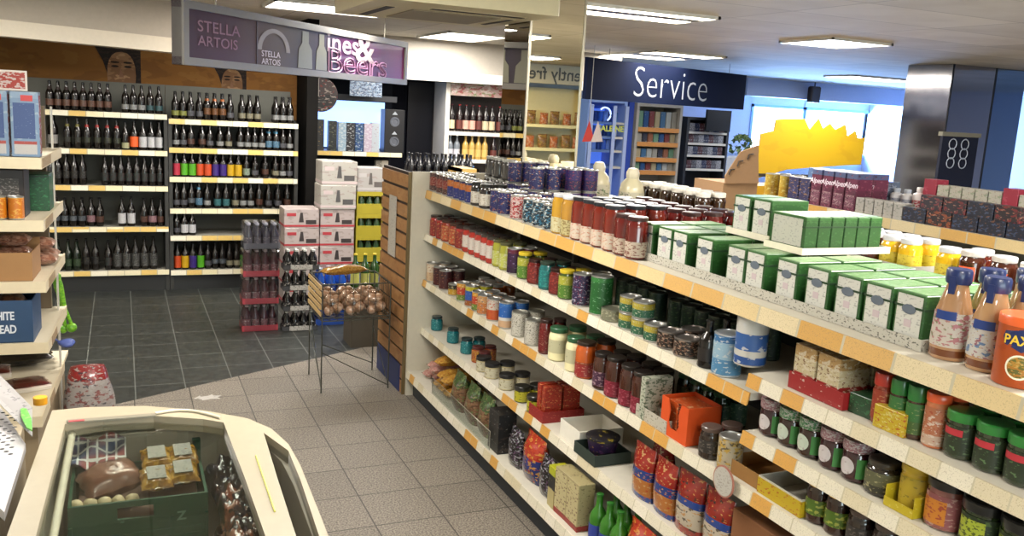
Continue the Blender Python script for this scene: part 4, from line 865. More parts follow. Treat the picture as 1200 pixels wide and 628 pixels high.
# upper near-bay shelf
def band(key, pts, z, where):
    block(key, pts, z, where)
XR0 = GX+.005
fill([(880, 'r_wht', 1)], XR0+.01, Z2R, 'spice shelf')
mk_tray('sachet_tray', XR0+.02, XR0+.24, 1.60, 1.80, Z2R, .045, pm(((0, '#a81e20'),), .05, (('#e8d8c8', .68),), 40, .5), 'red display tray of cream soup boxes beside white drum')
block('r_cup', [(XR0+.075, 1.752, ), (XR0+.075, 1.665), (XR0+.145+.035, 1.752), (XR0+.18, 1.665)], Z2R+.004, 'in the red tray')
block('r_grn', [(XR0+.085, 1.545), (XR0+.18, 1.545)], Z2R, 'on the spice shelf')
block('r_grn', [(XR0+.18, 1.545)], Z2R+.0505, 'lying on another')
block('r_yel', [(XR0+.04, 1.455), (XR0+.09, 1.455)], Z2R, 'beside the green boxes')
fill([(1034, 'r_spr', 1), (1036, 'r_spg', 2), (1035, 'r_spg', 2), (1049, 'r_org', 2), (1071, 'r_grn2', 2), (1089, 'r_grn2', 2), (1130, 'r_grn2', 2), (1144, 'r_grn2', 2), (1172, 'r_grn2', 2), (1196, 'r_red', 1), (1212, 'r_grn2', 1)], XR0+.03, Z2R, 'spice shelf')
# jam shelf
fill([(906, 'jm_p', 2), (917, 'jm_g', 2), (939, 'jm_g', 2), (961, 'jm_p', 2), (986, 'jm_p', 2), (1031, 'b_dip', 2)], XR0+.02, Z3R, 'jam shelf')
mk_tray('display_tray', XR0+.012, XR0+.2, 1.345, 1.43, Z3R, .05, pm(((0, '#d8c020'),), .05, (('#f0e070', .62),), 50, .5), 'yellow cut-out tray holding mustard jars', lip=.022)
block('b_must', [(XR0+.06, 1.345), (XR0+.14, 1.345), (XR0+.14, 1.395-.0)], Z3R+.004, 'in the yellow tray') if False else block('b_must', [(XR0+.06, 1.386), (XR0+.14, 1.386)], Z3R+.004, 'in the yellow tray')
fill([(1110, 'b_pnk', 2), (1139, 'b_grn', 2), (1178, 'b_grn', 2), (1215, 'b_grn', 2)], XR0+.02, Z3R, 'jam shelf')
# third shelf
fill([(507, 's3_pch', 2), (515, 's3_mar', 2), (522, 's3_mar', 2), (533, 's3_dky', 2), (543, 's3_orr', 2), (553, 's3_bly', 2), (561, 's3_orr', 2), (568, 's3_org', 2), (579, 's3_orw', 2), (593, 's3_blw', 2), (609, 's3_pat', 2), (625, 's3_pat', 2), (639, 's3_drd', 2), (654, 's3_may', 2), (674, 's3_may', 2), (686, 's3_ora', 2), (706, 's3_dja', 2), (721, 's3_pas', 2), (738, 's3_pas', 2), (752, 's3_pas', 2), (768, 's3_gbx', 1)], F1, Z3, 'third shelf')
block('s3_glo', [(1.82, 4.45), (1.82, 4.36), (1.82, 4.27), (1.90, 4.4), (1.90, 4.3)], Z3, 'in a rear rank')
block('s3_grj', [(1.84, 2.54), (1.84, 2.47), (1.84, 2.40), (1.91, 2.54), (1.91, 2.47), (1.91, 2.40), (1.91, 2.33), (1.84, 2.33)], Z3, 'behind the orange carton')
r = mk_tray('display_tray', F1+.003, F1+.06, 2.33, 2.52, Z3, .045, pm(((0, '#d8d2c0'),), .05, (('#6a6458', .62),), 60, .6), 'white and brown cut tray below the pesto box') 
def srp(key):
    root = empty('sachet_carton'); w, d, h = .15, .13, .125; m = mat('#c84a18', .5)
    MB().box(-w/2, w/2, -d/2, d/2, 0, .004).build('carton_floor', m, root)
    mb = MB()
    mb.ext([(-w/2, -d/2, .004), (-w*.12, -d/2, .004), (-w*.12, -d/2, .03), (-w*.2, -d/2, .05), (-w*.16, -d/2, h*.7), (-w*.24, -d/2, h), (-w/2, -d/2, h)], (0, .003, 0)); mb.ext([(w/2, -d/2, .004), (w/2, -d/2, h), (w*.24, -d/2, h), (w*.16, -d/2, h*.7), (w*.2, -d/2, .05), (w*.12, -d/2, .03), (w*.12, -d/2, .004)], (0, .003, 0)); mb.box(-w*.12, w*.12, -d/2, -d/2+.003, .004, .03)
    mb.build('cut_front', m, root); MB().box(-w/2, -w/2+.003, -d/2+.003, d/2, .004, h).box(w/2-.003, w/2, -d/2+.003, d/2, .004, h).box(-w/2, w/2, d/2-.003, d/2, .004, h).build('side_walls', m, root)
    add_text(MB(), 'TARRAGON', .02, lambda x, y, z: (y, -d/2+.018, h*.5+x), bold=.0006).build('lettering', mat('#3a1008', .5), root)
    MB().box(-w/2+.008, w/2-.008, -d/2+.02, d/2-.01, .005, h*.9).build('sachets', B(((0, '#d0541c'),), h, (('#e8b080', .6), ('#a03010', .62)), 50), root)
    return root
add('srp', srp, .152, .132, 'carton', 'orange cut-front sachet carton')
proto('srp'); yy = ypx(809, F1+.07, Z3+.06); place('srp', (F1+.07, yy, Z3), -math.pi/2, 'orange cut-front sachet carton with red lettering on third shelf')
fill([(833, 's3_dkj', 2), (856, 's3_ywc', 1)], F1, Z3, 'third shelf')
o = MB().lathe([(0, -.002), (.048, -.002), (.048, .002), (0, .002)], 24).xform(Matrix.Rotation(R(90), 4, 'Y')); p = at(848, 564, X=GX-.012)
r = empty('shelf_talker', p); tag(r, 'round white card with brown rim clipped to a price strip', 'label'); o.build('card', mat('#a06a5a', .5), r)
MB().lathe([(0, -.0006), (.043, -.0006), (.043, .0006), (0, .0006)], 24).xform(Matrix.Translation((-.0028, 0, 0)) @ Matrix.Rotation(R(90), 4, 'Y')).build('card_face', pm(((-9, '#ddd8cc'),), 1, (('#b0a89c', .6),), 90, .6), r)
MB().box(-.0015, .008, -.006, .006, .02, .04).build('clip', clear('#ffffff', .2), r)
yA = ypx(885, F1+.1, Z3)
mk_tray('open_carton', F1+.02, F1+.2, yA-.11, yA+.045, Z3, .045, mat('#8a6230', .8), 'open brown cardboard carton with empty inside on third shelf')
r = mk_tray('open_carton', F1+.015, F1+.2, yA-.29, yA-.115, Z3, .05, mat('#b0aca0', .7), 'open carton with yellow printed sides on third shelf')
MB().box(-.002, 0, 0, .175, 0, .045).build('yellow_print', pm(((0, '#d8b81c'),), .05, (('#b83a1c', .62),), 60, .5), r); MB().box(0, .18, -.002, 0, 0, .045).build('yellow_print', pm(((0, '#d8b81c'),), .05, (('#b83a1c', .62),), 60, .5), r)
fill([(960, 'b_dky', 2), (982, 'b_dky', 2), (1010, 's3_dkj', 2), (1040, 's3_dkj', 2), (1075, 's3_dkj', 1)], F1+.02, Z3, 'third shelf', 'open cartons')
# fourth shelf
fill([(512, 's4_tea', 1), (531, 's4_tea', 1), (547, 's4_tea', 2), (560, 's4_orj', 2), (568, 's4_orj', 1)], F1+.03, Z4, 'fourth shelf')
fill([(567, 's4_wht', 1), (577, 's4_wht', 2), (594, 's4_wht', 2), (612, 's4_yel', 2), (627, 's4_yel', 2)], F1+.0, Z4, 'fourth shelf')
yR = ypx(648, F1+.1, Z4)
mk_tray('open_carton', F1, F1+.2, yR-.10, yR+.04, Z4, .05, pm(((0, '#a81c1c'),), .05, (('#d86a50', .64),), 60, .5), 'red printed open carton of taco sauce boxes')
block('s4_rbx', [(F1+.055, yR-.02), (F1+.145, yR-.02), (F1+.055, yR-.065), (F1+.145, yR-.065)], Z4+.004, 'in the red carton')
yR = ypx(708, F1+.08, Z4+.03)+.19
mk_tray('open_carton', F1+.02, F1+.22, yR-.095, yR+.075, Z4, .07, mat('#d8d4c8', .7), 'white sided open carton with dark inside on fourth shelf')
MB_ = None
yR = ypx(708, F1+.08, Z4+.03)
mk_tray('green_tray', F1-.008, F1+.15, yR-.085, yR+.085, Z4, .045, mat('#23302a', .6), 'dark green tray under the round noodle tub')
proto('s4_tub'); place('s4_tub', (F1+.071, yR, Z4+.004), -math.pi/2, 'round purple and black noodle tub in dark green tray')
fill([(754, 's4_pst', 2), (771, 's4_pst', 1), (788, 's4_ric', 1), (805, 's4_ric', 1)], F1+.0, Z4, 'fourth shelf')
yR = ypx(860, F1+.12, Z4+.05)-.21
proto('s4_cdb'); place('s4_cdb', (F1+.15, yR, Z4), -math.pi/2, 'brown cardboard case beside the dried goods bags on fourth shelf')
# bottom shelf
F5 = 1.53+.015
def bar(key, col, l=.24):
    root = empty('bread_pack'); MB().pillow(0, 0, .032, l, .07, .06, 12, 8, 5, .1).build('wrapper', col, root); return root
bm1 = B(((-9, '#c8903a'),), 1, (('#e0b050', .52), ('#a0602a', .6)), 45, .25, .5); bm2 = B(((-9, '#c89084'),), 1, (('#d8b0a0', .55), ('#a85a50', .62)), 45, .25, .5)
add('s5_bar', lambda k: bar(k, bm1), .1, .24, 'bread', 'golden bread stick pack'); add('s5_pbr', lambda k: bar(k, bm2), .1, .24, 'bread', 'pink wrapped bread pack')
for i, (x, y, z, a, k) in enumerate([(1.70, 4.74, 0, .05, 's5_pbr'), (1.73, 4.645, 0, -.04, 's5_pbr'), (1.70, 4.55, 0, .05, 's5_bar'), (1.70, 4.455, 0, .08, 's5_bar'), (1.70, 4.36, 0, .0, 's5_bar'), (1.71, 4.69, .066, .12, 's5_pbr'), (1.69, 4.59, .066, -.06, 's5_pbr'), (1.70, 4.49, .066, .12, 's5_bar'), (1.69, 4.39, .066, .12, 's5_bar'), (1.70, 4.54, .13, .1, 's5_bar')]):
    proto(k); n = USED.get((k, 'b'), 0); USED[(k, 'b')] = n+1
    place(k, (x, y, Z5+z), a, f'{CAT[k][4]} heaped on the bottom shelf, {ORD[n]} from slatted end', 'bread packs on the bottom shelf')
fill([(540, 's5_veg', 1), (556, 's5_veg', 1), (572, 's5_veg', 1), (588, 's5_blk', 1), (606, 's5_sil', 1), (622, 's5_rbg', 1), (640, 's5_sil', 1), (651, 's5_ylb', 1), (662, 's5_crm', 1), (678, 's5_crm', 1), (700, 's5_grn', 2), (712, 's5_grn', 2), (724, 's5_grn', 2), (745, 's5_rbg', 1)], F5+.02, Z5, 'bottom shelf')
o = MB(); y0, y1 = ypx(572, 1.54, Z5+.05), ypx(505, 1.54, Z5+.05)
r = empty('shelf_guard', (1.548, y0, Z5+.003)); tag(r, 'clear plastic guard with wire edge along the bottom shelf front', 'guard')
MB().box(0, .002, 0, y1-y0, 0, .09).build('clear_panel', clear('#f4f8f6', .06), r); MB().tube([(0, 0, .0), (0, 0, .092), (0, y1-y0, .092), (0, y1-y0, 0)], .002).build('wire_edge', mat('#b0aca0', .3, .8), r)
# ------------------------------------------------------------------ drinks wall
YS = 8.12
TKB = cellmat('X', .13, ((0, '#e2d9b8'), (.3, '#e8e2cc'), (.5, '#d9b96a'), (.8, '#e6dcb4')))
BS = mat('#2a2a28', .6)
def lev(px, py): return at(px, py, Y=YS).z
LL = [lev(120, y) for y in (131, 175, 217.5, 266, 317.5)]
RL = [lev(270, y) for y in (142, 175, 208.5, 244.8, 276, 315.5)]
BX = (at(-30, 120, Y=YS).x, .363, 1.455)
def bay(x0, x1, levels, label, short=None):
    r = empty('drinks_shelving', (x0, YS, 0)); tag(r, label, 'shelving', 'drinks wall shelving'); W_ = x1-x0; D = YW-YS-.012
    MB().box(0, W_, D-.035, D-.015, 0, 1.76).build('back_panel', mat('#56564e', .6), r)
    for x in (0, W_-.03): MB().box(x, x+.03, .02, D-.02, 0, levels[0]).build('upright', BS, r)
    MB().box(.0, W_, .03, D-.02, 0, levels[-1]-.04).build('plinth', mat('#1b1c1c', .5), r)
    for i, z in enumerate(levels):
        xe = W_ if not (short and i == short[0]) else short[1]
        s = MB().box(.005, xe-.005, .006, D-.02, z-.03, z-.002).build('shelf', mat('#8f8d84', .5), r)
        MB().box(.005, xe-.005, 0, .006, z-.043, z).build('price_strip', TKB, s)
    return r
bay(BX[0], BX[1]-.002, LL, 'first bay of dark drinks shelving from the bread unit'); bay(BX[1]+.002, BX[2], RL, 'second bay of dark drinks shelving by the spirits recess')
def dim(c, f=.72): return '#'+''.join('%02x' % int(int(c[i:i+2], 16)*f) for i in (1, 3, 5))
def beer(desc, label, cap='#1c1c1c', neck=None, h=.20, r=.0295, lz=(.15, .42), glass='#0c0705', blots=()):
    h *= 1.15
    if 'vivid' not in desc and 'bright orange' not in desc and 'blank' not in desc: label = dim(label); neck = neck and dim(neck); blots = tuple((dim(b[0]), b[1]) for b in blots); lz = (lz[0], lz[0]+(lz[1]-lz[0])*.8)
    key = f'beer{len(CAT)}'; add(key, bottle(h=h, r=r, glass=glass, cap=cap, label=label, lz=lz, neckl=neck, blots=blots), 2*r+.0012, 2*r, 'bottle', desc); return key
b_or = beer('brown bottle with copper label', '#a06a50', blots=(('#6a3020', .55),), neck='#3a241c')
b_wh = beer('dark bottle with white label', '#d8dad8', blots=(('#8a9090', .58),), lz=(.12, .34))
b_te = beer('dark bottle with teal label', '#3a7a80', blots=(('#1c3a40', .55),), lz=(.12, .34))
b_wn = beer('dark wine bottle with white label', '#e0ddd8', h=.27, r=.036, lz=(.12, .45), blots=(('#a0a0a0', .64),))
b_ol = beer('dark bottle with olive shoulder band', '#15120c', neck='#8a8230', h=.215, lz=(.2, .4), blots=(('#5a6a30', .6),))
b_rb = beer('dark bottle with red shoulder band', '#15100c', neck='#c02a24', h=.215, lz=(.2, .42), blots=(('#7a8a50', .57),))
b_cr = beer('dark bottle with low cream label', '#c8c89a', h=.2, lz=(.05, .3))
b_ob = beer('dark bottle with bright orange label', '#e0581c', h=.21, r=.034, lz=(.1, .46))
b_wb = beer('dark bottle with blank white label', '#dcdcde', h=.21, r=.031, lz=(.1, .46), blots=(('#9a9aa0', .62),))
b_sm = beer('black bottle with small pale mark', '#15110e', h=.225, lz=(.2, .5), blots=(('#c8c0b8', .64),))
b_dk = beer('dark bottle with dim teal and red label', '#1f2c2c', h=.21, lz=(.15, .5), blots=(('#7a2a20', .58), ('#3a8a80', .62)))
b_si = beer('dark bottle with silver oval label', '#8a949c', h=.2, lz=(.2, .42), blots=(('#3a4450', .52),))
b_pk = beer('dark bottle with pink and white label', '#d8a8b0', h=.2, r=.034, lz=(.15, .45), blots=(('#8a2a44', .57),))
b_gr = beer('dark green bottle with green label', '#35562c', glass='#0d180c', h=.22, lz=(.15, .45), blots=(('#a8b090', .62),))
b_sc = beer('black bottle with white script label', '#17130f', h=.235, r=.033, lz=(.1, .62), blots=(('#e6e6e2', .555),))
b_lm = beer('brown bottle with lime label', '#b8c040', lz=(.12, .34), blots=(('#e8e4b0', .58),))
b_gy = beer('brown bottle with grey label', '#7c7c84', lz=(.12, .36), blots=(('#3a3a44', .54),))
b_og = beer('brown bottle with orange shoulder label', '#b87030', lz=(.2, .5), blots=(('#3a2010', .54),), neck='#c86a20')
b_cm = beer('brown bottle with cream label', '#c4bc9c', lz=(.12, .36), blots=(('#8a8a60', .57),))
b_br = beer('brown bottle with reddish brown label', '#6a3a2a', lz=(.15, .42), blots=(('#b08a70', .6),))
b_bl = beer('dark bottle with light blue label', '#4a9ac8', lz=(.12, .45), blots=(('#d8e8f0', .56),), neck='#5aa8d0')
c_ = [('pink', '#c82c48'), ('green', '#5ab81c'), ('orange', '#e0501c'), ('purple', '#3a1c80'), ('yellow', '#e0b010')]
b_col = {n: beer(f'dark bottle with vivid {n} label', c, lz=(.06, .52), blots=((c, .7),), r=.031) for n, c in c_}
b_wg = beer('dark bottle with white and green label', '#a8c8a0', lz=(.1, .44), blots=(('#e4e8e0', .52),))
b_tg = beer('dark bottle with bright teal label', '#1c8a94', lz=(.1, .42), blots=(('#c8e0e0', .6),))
def row(items, z, where, gap=None):
    runs = {}; b = 0 if 'first bay' in where else 1; lo, hi = BX[b]+.034, BX[b+1]-.036
    xs_ = []
    for px, key in items:
        c = CAT[key]; proto(key); x = max(xpx(px, YS+.03+c[2]/2, z+.08), lo+c[1]/2)
        if xs_: x = max(x, xs_[-1][0]+(xs_[-1][1]+c[1])/2+.001)
        xs_.append([x, c[1], key])
    lim = hi
    for q in reversed(xs_):
        q[0] = min(q[0], lim-q[1]/2); lim = q[0]-q[1]/2-.001
    for x, w_, key in xs_: runs.setdefault(key, []).append(x)
    for x, w_, key in xs_:
        d = CAT[key][4]; n = USED.get((key, where, 'r'), 0); USED[(key, where, 'r')] = n+1
        place(key, (x, YS+.045+CAT[key][2]*1.5+.014, z), random.uniform(-.3, .3), f'{d} on {where}, {ORD[n]} behind', f'rear rank bottles on {where}', zmax=gap)
    for key, xs in runs.items():
        n0 = USED.get((key, where), 0); USED[(key, where)] = n0+len(xs)
        for i, x in enumerate(xs):
            d = CAT[key][4]; lab = f'{d} on {where}'+(f', {ORD[i+n0]} from the bread unit' if len(xs)+n0 > 1 else '')
            if len(lab.split()) > 16: lab = lab.replace(' from the bread unit', ' along')
            place(key, (x, YS+.03+CAT[key][2]/2+random.uniform(0, .012), z), random.uniform(-.25, .25), lab, f'{d}s on {where}' if len(xs) > 1 else None, zmax=gap)
def rng(a, b, n, *ks): return [(a+(b-a)*i/max(1, n-1), ks[i % len(ks)] if len(ks) > 1 else ks[0]) for i in range(n)]
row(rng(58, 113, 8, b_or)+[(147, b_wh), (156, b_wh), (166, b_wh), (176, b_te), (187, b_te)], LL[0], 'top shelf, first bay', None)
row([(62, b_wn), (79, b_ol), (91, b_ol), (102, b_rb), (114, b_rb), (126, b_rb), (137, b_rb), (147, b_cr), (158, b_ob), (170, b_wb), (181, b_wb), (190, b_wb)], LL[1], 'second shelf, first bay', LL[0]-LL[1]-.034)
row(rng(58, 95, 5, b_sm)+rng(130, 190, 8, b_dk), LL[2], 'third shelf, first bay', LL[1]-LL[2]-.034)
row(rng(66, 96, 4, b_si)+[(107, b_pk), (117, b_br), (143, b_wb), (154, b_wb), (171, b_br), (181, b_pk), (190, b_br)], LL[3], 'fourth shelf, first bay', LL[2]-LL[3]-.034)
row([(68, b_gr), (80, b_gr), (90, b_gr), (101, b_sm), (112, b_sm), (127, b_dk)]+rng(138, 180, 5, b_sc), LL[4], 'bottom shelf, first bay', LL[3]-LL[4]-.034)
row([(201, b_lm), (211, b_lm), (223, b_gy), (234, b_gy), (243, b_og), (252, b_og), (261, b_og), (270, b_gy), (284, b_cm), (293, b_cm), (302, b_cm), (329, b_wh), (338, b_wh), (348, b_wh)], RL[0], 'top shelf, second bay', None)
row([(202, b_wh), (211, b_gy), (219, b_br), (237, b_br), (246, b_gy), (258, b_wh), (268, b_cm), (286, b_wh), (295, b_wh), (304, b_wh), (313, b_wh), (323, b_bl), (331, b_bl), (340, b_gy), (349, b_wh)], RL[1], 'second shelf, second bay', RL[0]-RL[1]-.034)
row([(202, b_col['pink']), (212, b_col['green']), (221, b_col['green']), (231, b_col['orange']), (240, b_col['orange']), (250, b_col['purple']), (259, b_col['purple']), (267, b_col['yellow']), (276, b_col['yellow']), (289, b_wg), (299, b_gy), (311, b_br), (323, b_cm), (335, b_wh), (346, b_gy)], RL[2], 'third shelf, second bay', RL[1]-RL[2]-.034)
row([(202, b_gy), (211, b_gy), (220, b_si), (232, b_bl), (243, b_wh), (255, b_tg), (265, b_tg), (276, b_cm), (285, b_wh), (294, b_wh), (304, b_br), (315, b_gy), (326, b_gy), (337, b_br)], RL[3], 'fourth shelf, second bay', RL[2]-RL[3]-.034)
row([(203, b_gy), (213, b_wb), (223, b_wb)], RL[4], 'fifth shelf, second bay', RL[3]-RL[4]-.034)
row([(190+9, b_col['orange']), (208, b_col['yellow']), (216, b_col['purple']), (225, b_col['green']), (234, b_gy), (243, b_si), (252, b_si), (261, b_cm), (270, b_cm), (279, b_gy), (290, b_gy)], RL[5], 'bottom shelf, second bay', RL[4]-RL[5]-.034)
# face posters on the ochre panel
def poster(px, py, w, h, seed, label):
    p = at(px, py, Y=YW-.02); r = empty('portrait_picture', (p.x, YW-.016, p.z)); tag(r, label, 'poster')
    dk = pm(((-9, '#1a100b'),), 1, (('#34241a', .55),), 25, .95, 0); sk = pm(((-9, '#94704c'),), 1, (('#7a5436', .50), ('#b08c64', .6)), 6, .95, 0)
    def el(cx, cz, a, b, d0, d1, n=20, p_=2.0): return [(cx+a*math.copysign(abs(math.cos(2*math.pi*i/n))**(2/p_), math.cos(2*math.pi*i/n)), cz+b*math.copysign(abs(math.sin(2*math.pi*i/n))**(2/p_), math.sin(2*math.pi*i/n))) for i in range(n)]
    def flat_(poly, y0, y1, nm, m): MB().rings([[(x, y0, z) for x, z in poly], [(x, y1, z) for x, z in poly]], 0, False).build(nm, m, r)
    flat_([(-w*.5, h*.5), (w*.52, h*.5), (w*.52, -h*.3), (w*.40, -h*.52), (w*.1, -h*.52), (-w*.18, -h*.1), (-w*.3, h*.2)], 0, .001, 'hair', dk)
    flat_([(x, z) for x, z in el(w*.10, -h*.06, w*.31, h*.43, 0, 0, 20, 2.4)], -.001, 0, 'face', sk)
    for s in (-1, 1):
        flat_(el(w*.10+s*w*.14, h*.10, w*.085, h*.022, 0, 0, 10), -.002, -.001, 'eye', dk); flat_(el(w*.10+s*w*.14, h*.175, w*.10, h*.02, 0, 0, 10), -.002, -.001, 'eyebrow', dk)
    flat_([(w*.08, h*.08), (w*.15, -h*.10), (w*.04, -h*.10)], -.002, -.001, 'nose', mat('#6a4830', .7))
    flat_([(w*.10+w*.16*math.cos(t), -h*.20-h*.07*math.sin(t)) for t in [math.pi*i/8 for i in range(9)]], -.002, -.001, 'mouth', mat('#d0b8a0', .6))
poster(137, 84, .37, .46, 1, 'large smiling face poster on the ochre panel nearer the bread unit')
poster(268, 98, .30, .36, 2, 'face poster half behind the purple sign on the ochre panel')
# ------------------------------------------------------------------ spirits recess
YR_ = 9.35
p0, p1 = at(357, 176, Y=YR_), at(471, 181, Y=YR_)
r = empty('spirits_shelving', (p0.x, YR_, 0)); tag(r, 'dark spirits shelving with glowing blue light panel in the recess', 'shelving')
W_ = p1.x-p0.x; z1 = p0.z
MB().box(0, W_, .45, .5, 0, 2.0).build('back_panel', mat('#14161c', .8, spec=.1), r)
for k, z in enumerate((z1, z1-.33, z1-.66, .12)):
    s = MB().box(0, W_, .0, .45, z-.03, z).build('shelf', mat('#7a7a78', .5), r); MB().box(0, W_, -.006, 0, z-.045, z).build('price_strip', TKB, s)
zl0, zl1 = at(400, 141, Y=YR_+.4).z, at(400, 121, Y=YR_+.4).z
MB().box(.02, .95, .41, .45, z1+.02, zl1+.03).build('light_panel', emit('#8fb4ff', 1.6), r)
MB().box(.0, .97, .0, .44, zl1+.04, zl1+.10).build('light_hood', mat('#15171f', .6), r)
def sbox(col, blots, h, w=.085): 
    key = f'spirit{len(CAT)}'; add(key, carton(w=w, d=w, h=h, body=B(((0, col),), h, blots, 25, .4)), w, w, 'gift box', ''); return key
for px, col, bl, h, nm in ((363, '#b07a48', (('#c89060', .6),), .30, 'wooden'), (374, '#2a2a2c', (('#b09050', .64),), .32, 'black and gold'), (389, '#1f2628', (('#8a8a70', .62),), .31, 'dark olive'), (400, '#a8c4d8', (('#e4eef4', .55),), .30, 'pale blue'), (410, '#24242c', (('#d8dce0', .6),), .30, 'black and white'), (420, '#1f4a86', (('#d4e0e8', .58), ('#2a5a3a', .62)), .30, 'blue and green'), (430, '#c8b8cc', (('#e8e4f0', .55),), .30, 'pale pink'), (439, '#c4ccd8', (('#a83a3a', .66),), .31, 'white')):
    k = sbox(col, bl, h); proto(k); CAT[k] = CAT[k][:4]+(nm,); x = xpx(px, YR_+.08, z1+.15)
    place(k, (x, YR_+.08, z1), 0, f'tall {nm} spirits gift box on the lit shelf', 'spirits gift boxes on the lit shelf')
x = xpx(457, YR_+.1, z1+.2); 
def spk(key):
    r2 = empty('display_tower'); MB().bbox(-.11, .11, -.09, .09, 0, .46).build('tower_body', mat('#0e0f14', .35), r2)
    for z in (.12, .33):
        MB().lathe([(.052, 0), (.052, .006), (.035, .006), (.03, .001), (0, .001)], 20).xform(Matrix.Translation((0, -.09, z)) @ Matrix.Rotation(R(90), 4, 'X')).build('round_window', mat('#5a5e68', .3, .4), r2)
        MB().ext([(-.03, -.092, z+.075), (.03, -.092, z+.075), (0, -.092, z+.11)], (0, .003, 0)).build('triangle_mark', mat('#8a9098', .5), r2)
    return r2
add('spk', spk, .2, .16, 'display', 'tower'); proto('spk'); place('spk', (x+.03, YR_+.12, z1), 0, 'black display tower with round windows at the end of the lit shelf')
proto('spk'); place('spk', (x-.10, YR_+.32, z1+.0), 0, 'black display tower standing behind the white gift box') if False else None
for px, col, nm in ((372, '#6a2c24', 'reddish'), (380, '#2a2a30', 'black'), (450, '#c8c0b0', 'cream'), (446, '#8a8478', 'grey')):
    k = sbox(col, (('#d0c8b8', .62),), .24, .07); proto(k); place(k, (xpx(px, YR_+.08, z1-.2)+(0 if px != 446 else -.03), YR_+.08, z1-.33), 0, f'small {nm} spirits box on the shelf below the lit one', 'spirits boxes under the lit shelf')
# round and square hung pictures, small notices
p = at(376, 111, Y=9.1); r = empty('round_sign', p); tag(r, 'round dark picture disc hung above the lit spirits shelf', 'sign')
MB().lathe([(0, -.008), (.165, -.008), (.17, 0), (.165, .008), (0, .008)], 32).xform(Matrix.Rotation(R(90), 4, 'X')).build('disc', B(((-9, '#14151c'), (-.2, '#1a1c26'), (-.04, '#4a3a3c')), 1, (('#b8a8a0', .58), ('#8a2a24', .62)), 14, .4), r)
MB().tube([(0, 0, .16), (0, 0, CEIL-p.z)], .003).build('hanger', mat('#55524c', .4, .5), r)
p = at(357, 101, Y=9.0); r = empty('framed_picture', p); tag(r, 'small white framed picture beside the round picture disc', 'picture'); MB().box(-.14, .14, 0, .01, -.09, .09).build('frame', mat('#b8b4ac', .5), r); MB().box(-.12, .12, -.002, 0, -.07, .07).build('print', B(((-9, '#8a8480'),), 1, (('#4a3c38', .52), ('#c8c4c0', .6)), 18, .5), r)
MB().tube([(0, .005, .09), (0, .005, CEIL-p.z)], .003).build('hanger', mat('#55524c', .4, .5), r)
p = at(429, 104, Y=9.25); r = empty('wall_notice', p); tag(r, 'blue and white printed notice above the black display tower', 'notice'); MB().box(-.17, .17, 0, .01, -.08, .08).build('card', B(((-9, '#9ab0cc'),), 1, (('#2a3a60', .5), ('#d8e0ea', .6)), 30, .5), r)
MB().tube([(0, .005, .08), (0, .005, CEIL-p.z)], .003).build('hanger', mat('#55524c', .4, .5), r)
p = at(419, 122, Y=9.85)
# dark door panels at the recess
struct(MB().box(at(476, 150, Y=9.9).x, at(520, 150, Y=9.9).x, 9.86, 9.9, 0, 1.95).build('door_1', mat('#080912', .4, spec=.2)), 'dark navy door in the recess')
o = MB().box(-.055, .055, -.03, 0, -.14, .14).build('light_box', emit('#7fa0ff', 1.2)); o.location = at(413+2, 142, Y=9.3); bpy.data.objects.remove(o)
p = at(481, 160, Y=9.8); o = MB().box(-.03, .03, -.02, .0, -.13, .13).build('lit_notice', emit('#7a90e8', .9)); o.location = (p.x-.20, 9.84, p.z+.02); tag(o, 'narrow glowing blue notice on the dark recess wall', 'notice')
# wine unit with white frame
YV = 9.42
v0, v1 = at(521, 155, Y=YV), at(594, 160, Y=YV)
r = empty('wine_shelving', (v0.x, YV, 0)); tag(r, 'white framed wine shelving between the dark door and mirrored pillar', 'shelving'); W_ = v1.x-v0.x+.9
MB().box(0, W_, .4, .44, 0, 2.04).build('back_panel', mat('#3a3230', .6), r)
for x in (0, W_-.05): MB().box(x, x+.05, 0, .4, 0, 2.04).build('side_panel', mat('#c8c4bc', .6), r)
zA, zB, zC = at(555, 155, Y=YV).z, at(555, 187, Y=YV).z, at(555, 113, Y=YV).z
for z in (zA, zB, zB-.4, .2): s = MB().box(.05, W_-.05, 0, .4, z-.04, z).build('shelf', mat('#d8d4cc', .5), r)
hd = MB().box(.05, W_-.05, -.02, .02, zC, 2.04).build('header_picture', B(((-9, '#c8a8a0'),), 1, (('#a83a3a', .56), ('#7a9a5a', .58), ('#e8dcd4', .58)), 9, .5), r)
def wine(desc, glass, label, cap, h=.30, r=.037): key = f'wine{len(CAT)}'; add(key, bottle(h=h, r=r, glass=glass, label=label, cap=cap, lz=(.1, .42), sh=.58, nr=.38, name='wine_bottle'), 2*r+.004, 2*r, 'bottle', desc); return key
w1_ = wine('dark wine bottle with cream label', '#140a0a', '#c0b090', '#3a1014'); w2_ = wine('dark wine bottle with pink label', '#160c0c', '#c89888', '#5a1a1a'); w3_ = wine('red topped wine bottle', '#1a0a0a', '#5a2a24', '#8a1a1a'); w4_ = wine('gold sparkling wine bottle', '#b09048', '#c8a860', '#d0b068'); w5_ = wine('clear spirit bottle', '#6a7078', '#b8b8c0', '#c8c8cc')
def rowY(items, Y, z, where, end, gap=None):
    runs = {}; prev = -99
    for px, key in items:
        c = CAT[key]; proto(key); x = xpx(px, Y+c[2]/2, z+.1); x = max(x, prev+c[1]/2+.001); prev = x+c[1]/2; runs.setdefault(key, []).append(x)
    for key, xs in runs.items():
        for i, x in enumerate(xs): place(key, (x, Y+CAT[key][2]/2, z), 0, f'{CAT[key][4]} on {where}'+(f', {ORD[i]} from {end}' if len(xs) > 1 else ''), f'{CAT[key][4]}s on {where}' if len(xs) > 1 else None, zmax=gap)
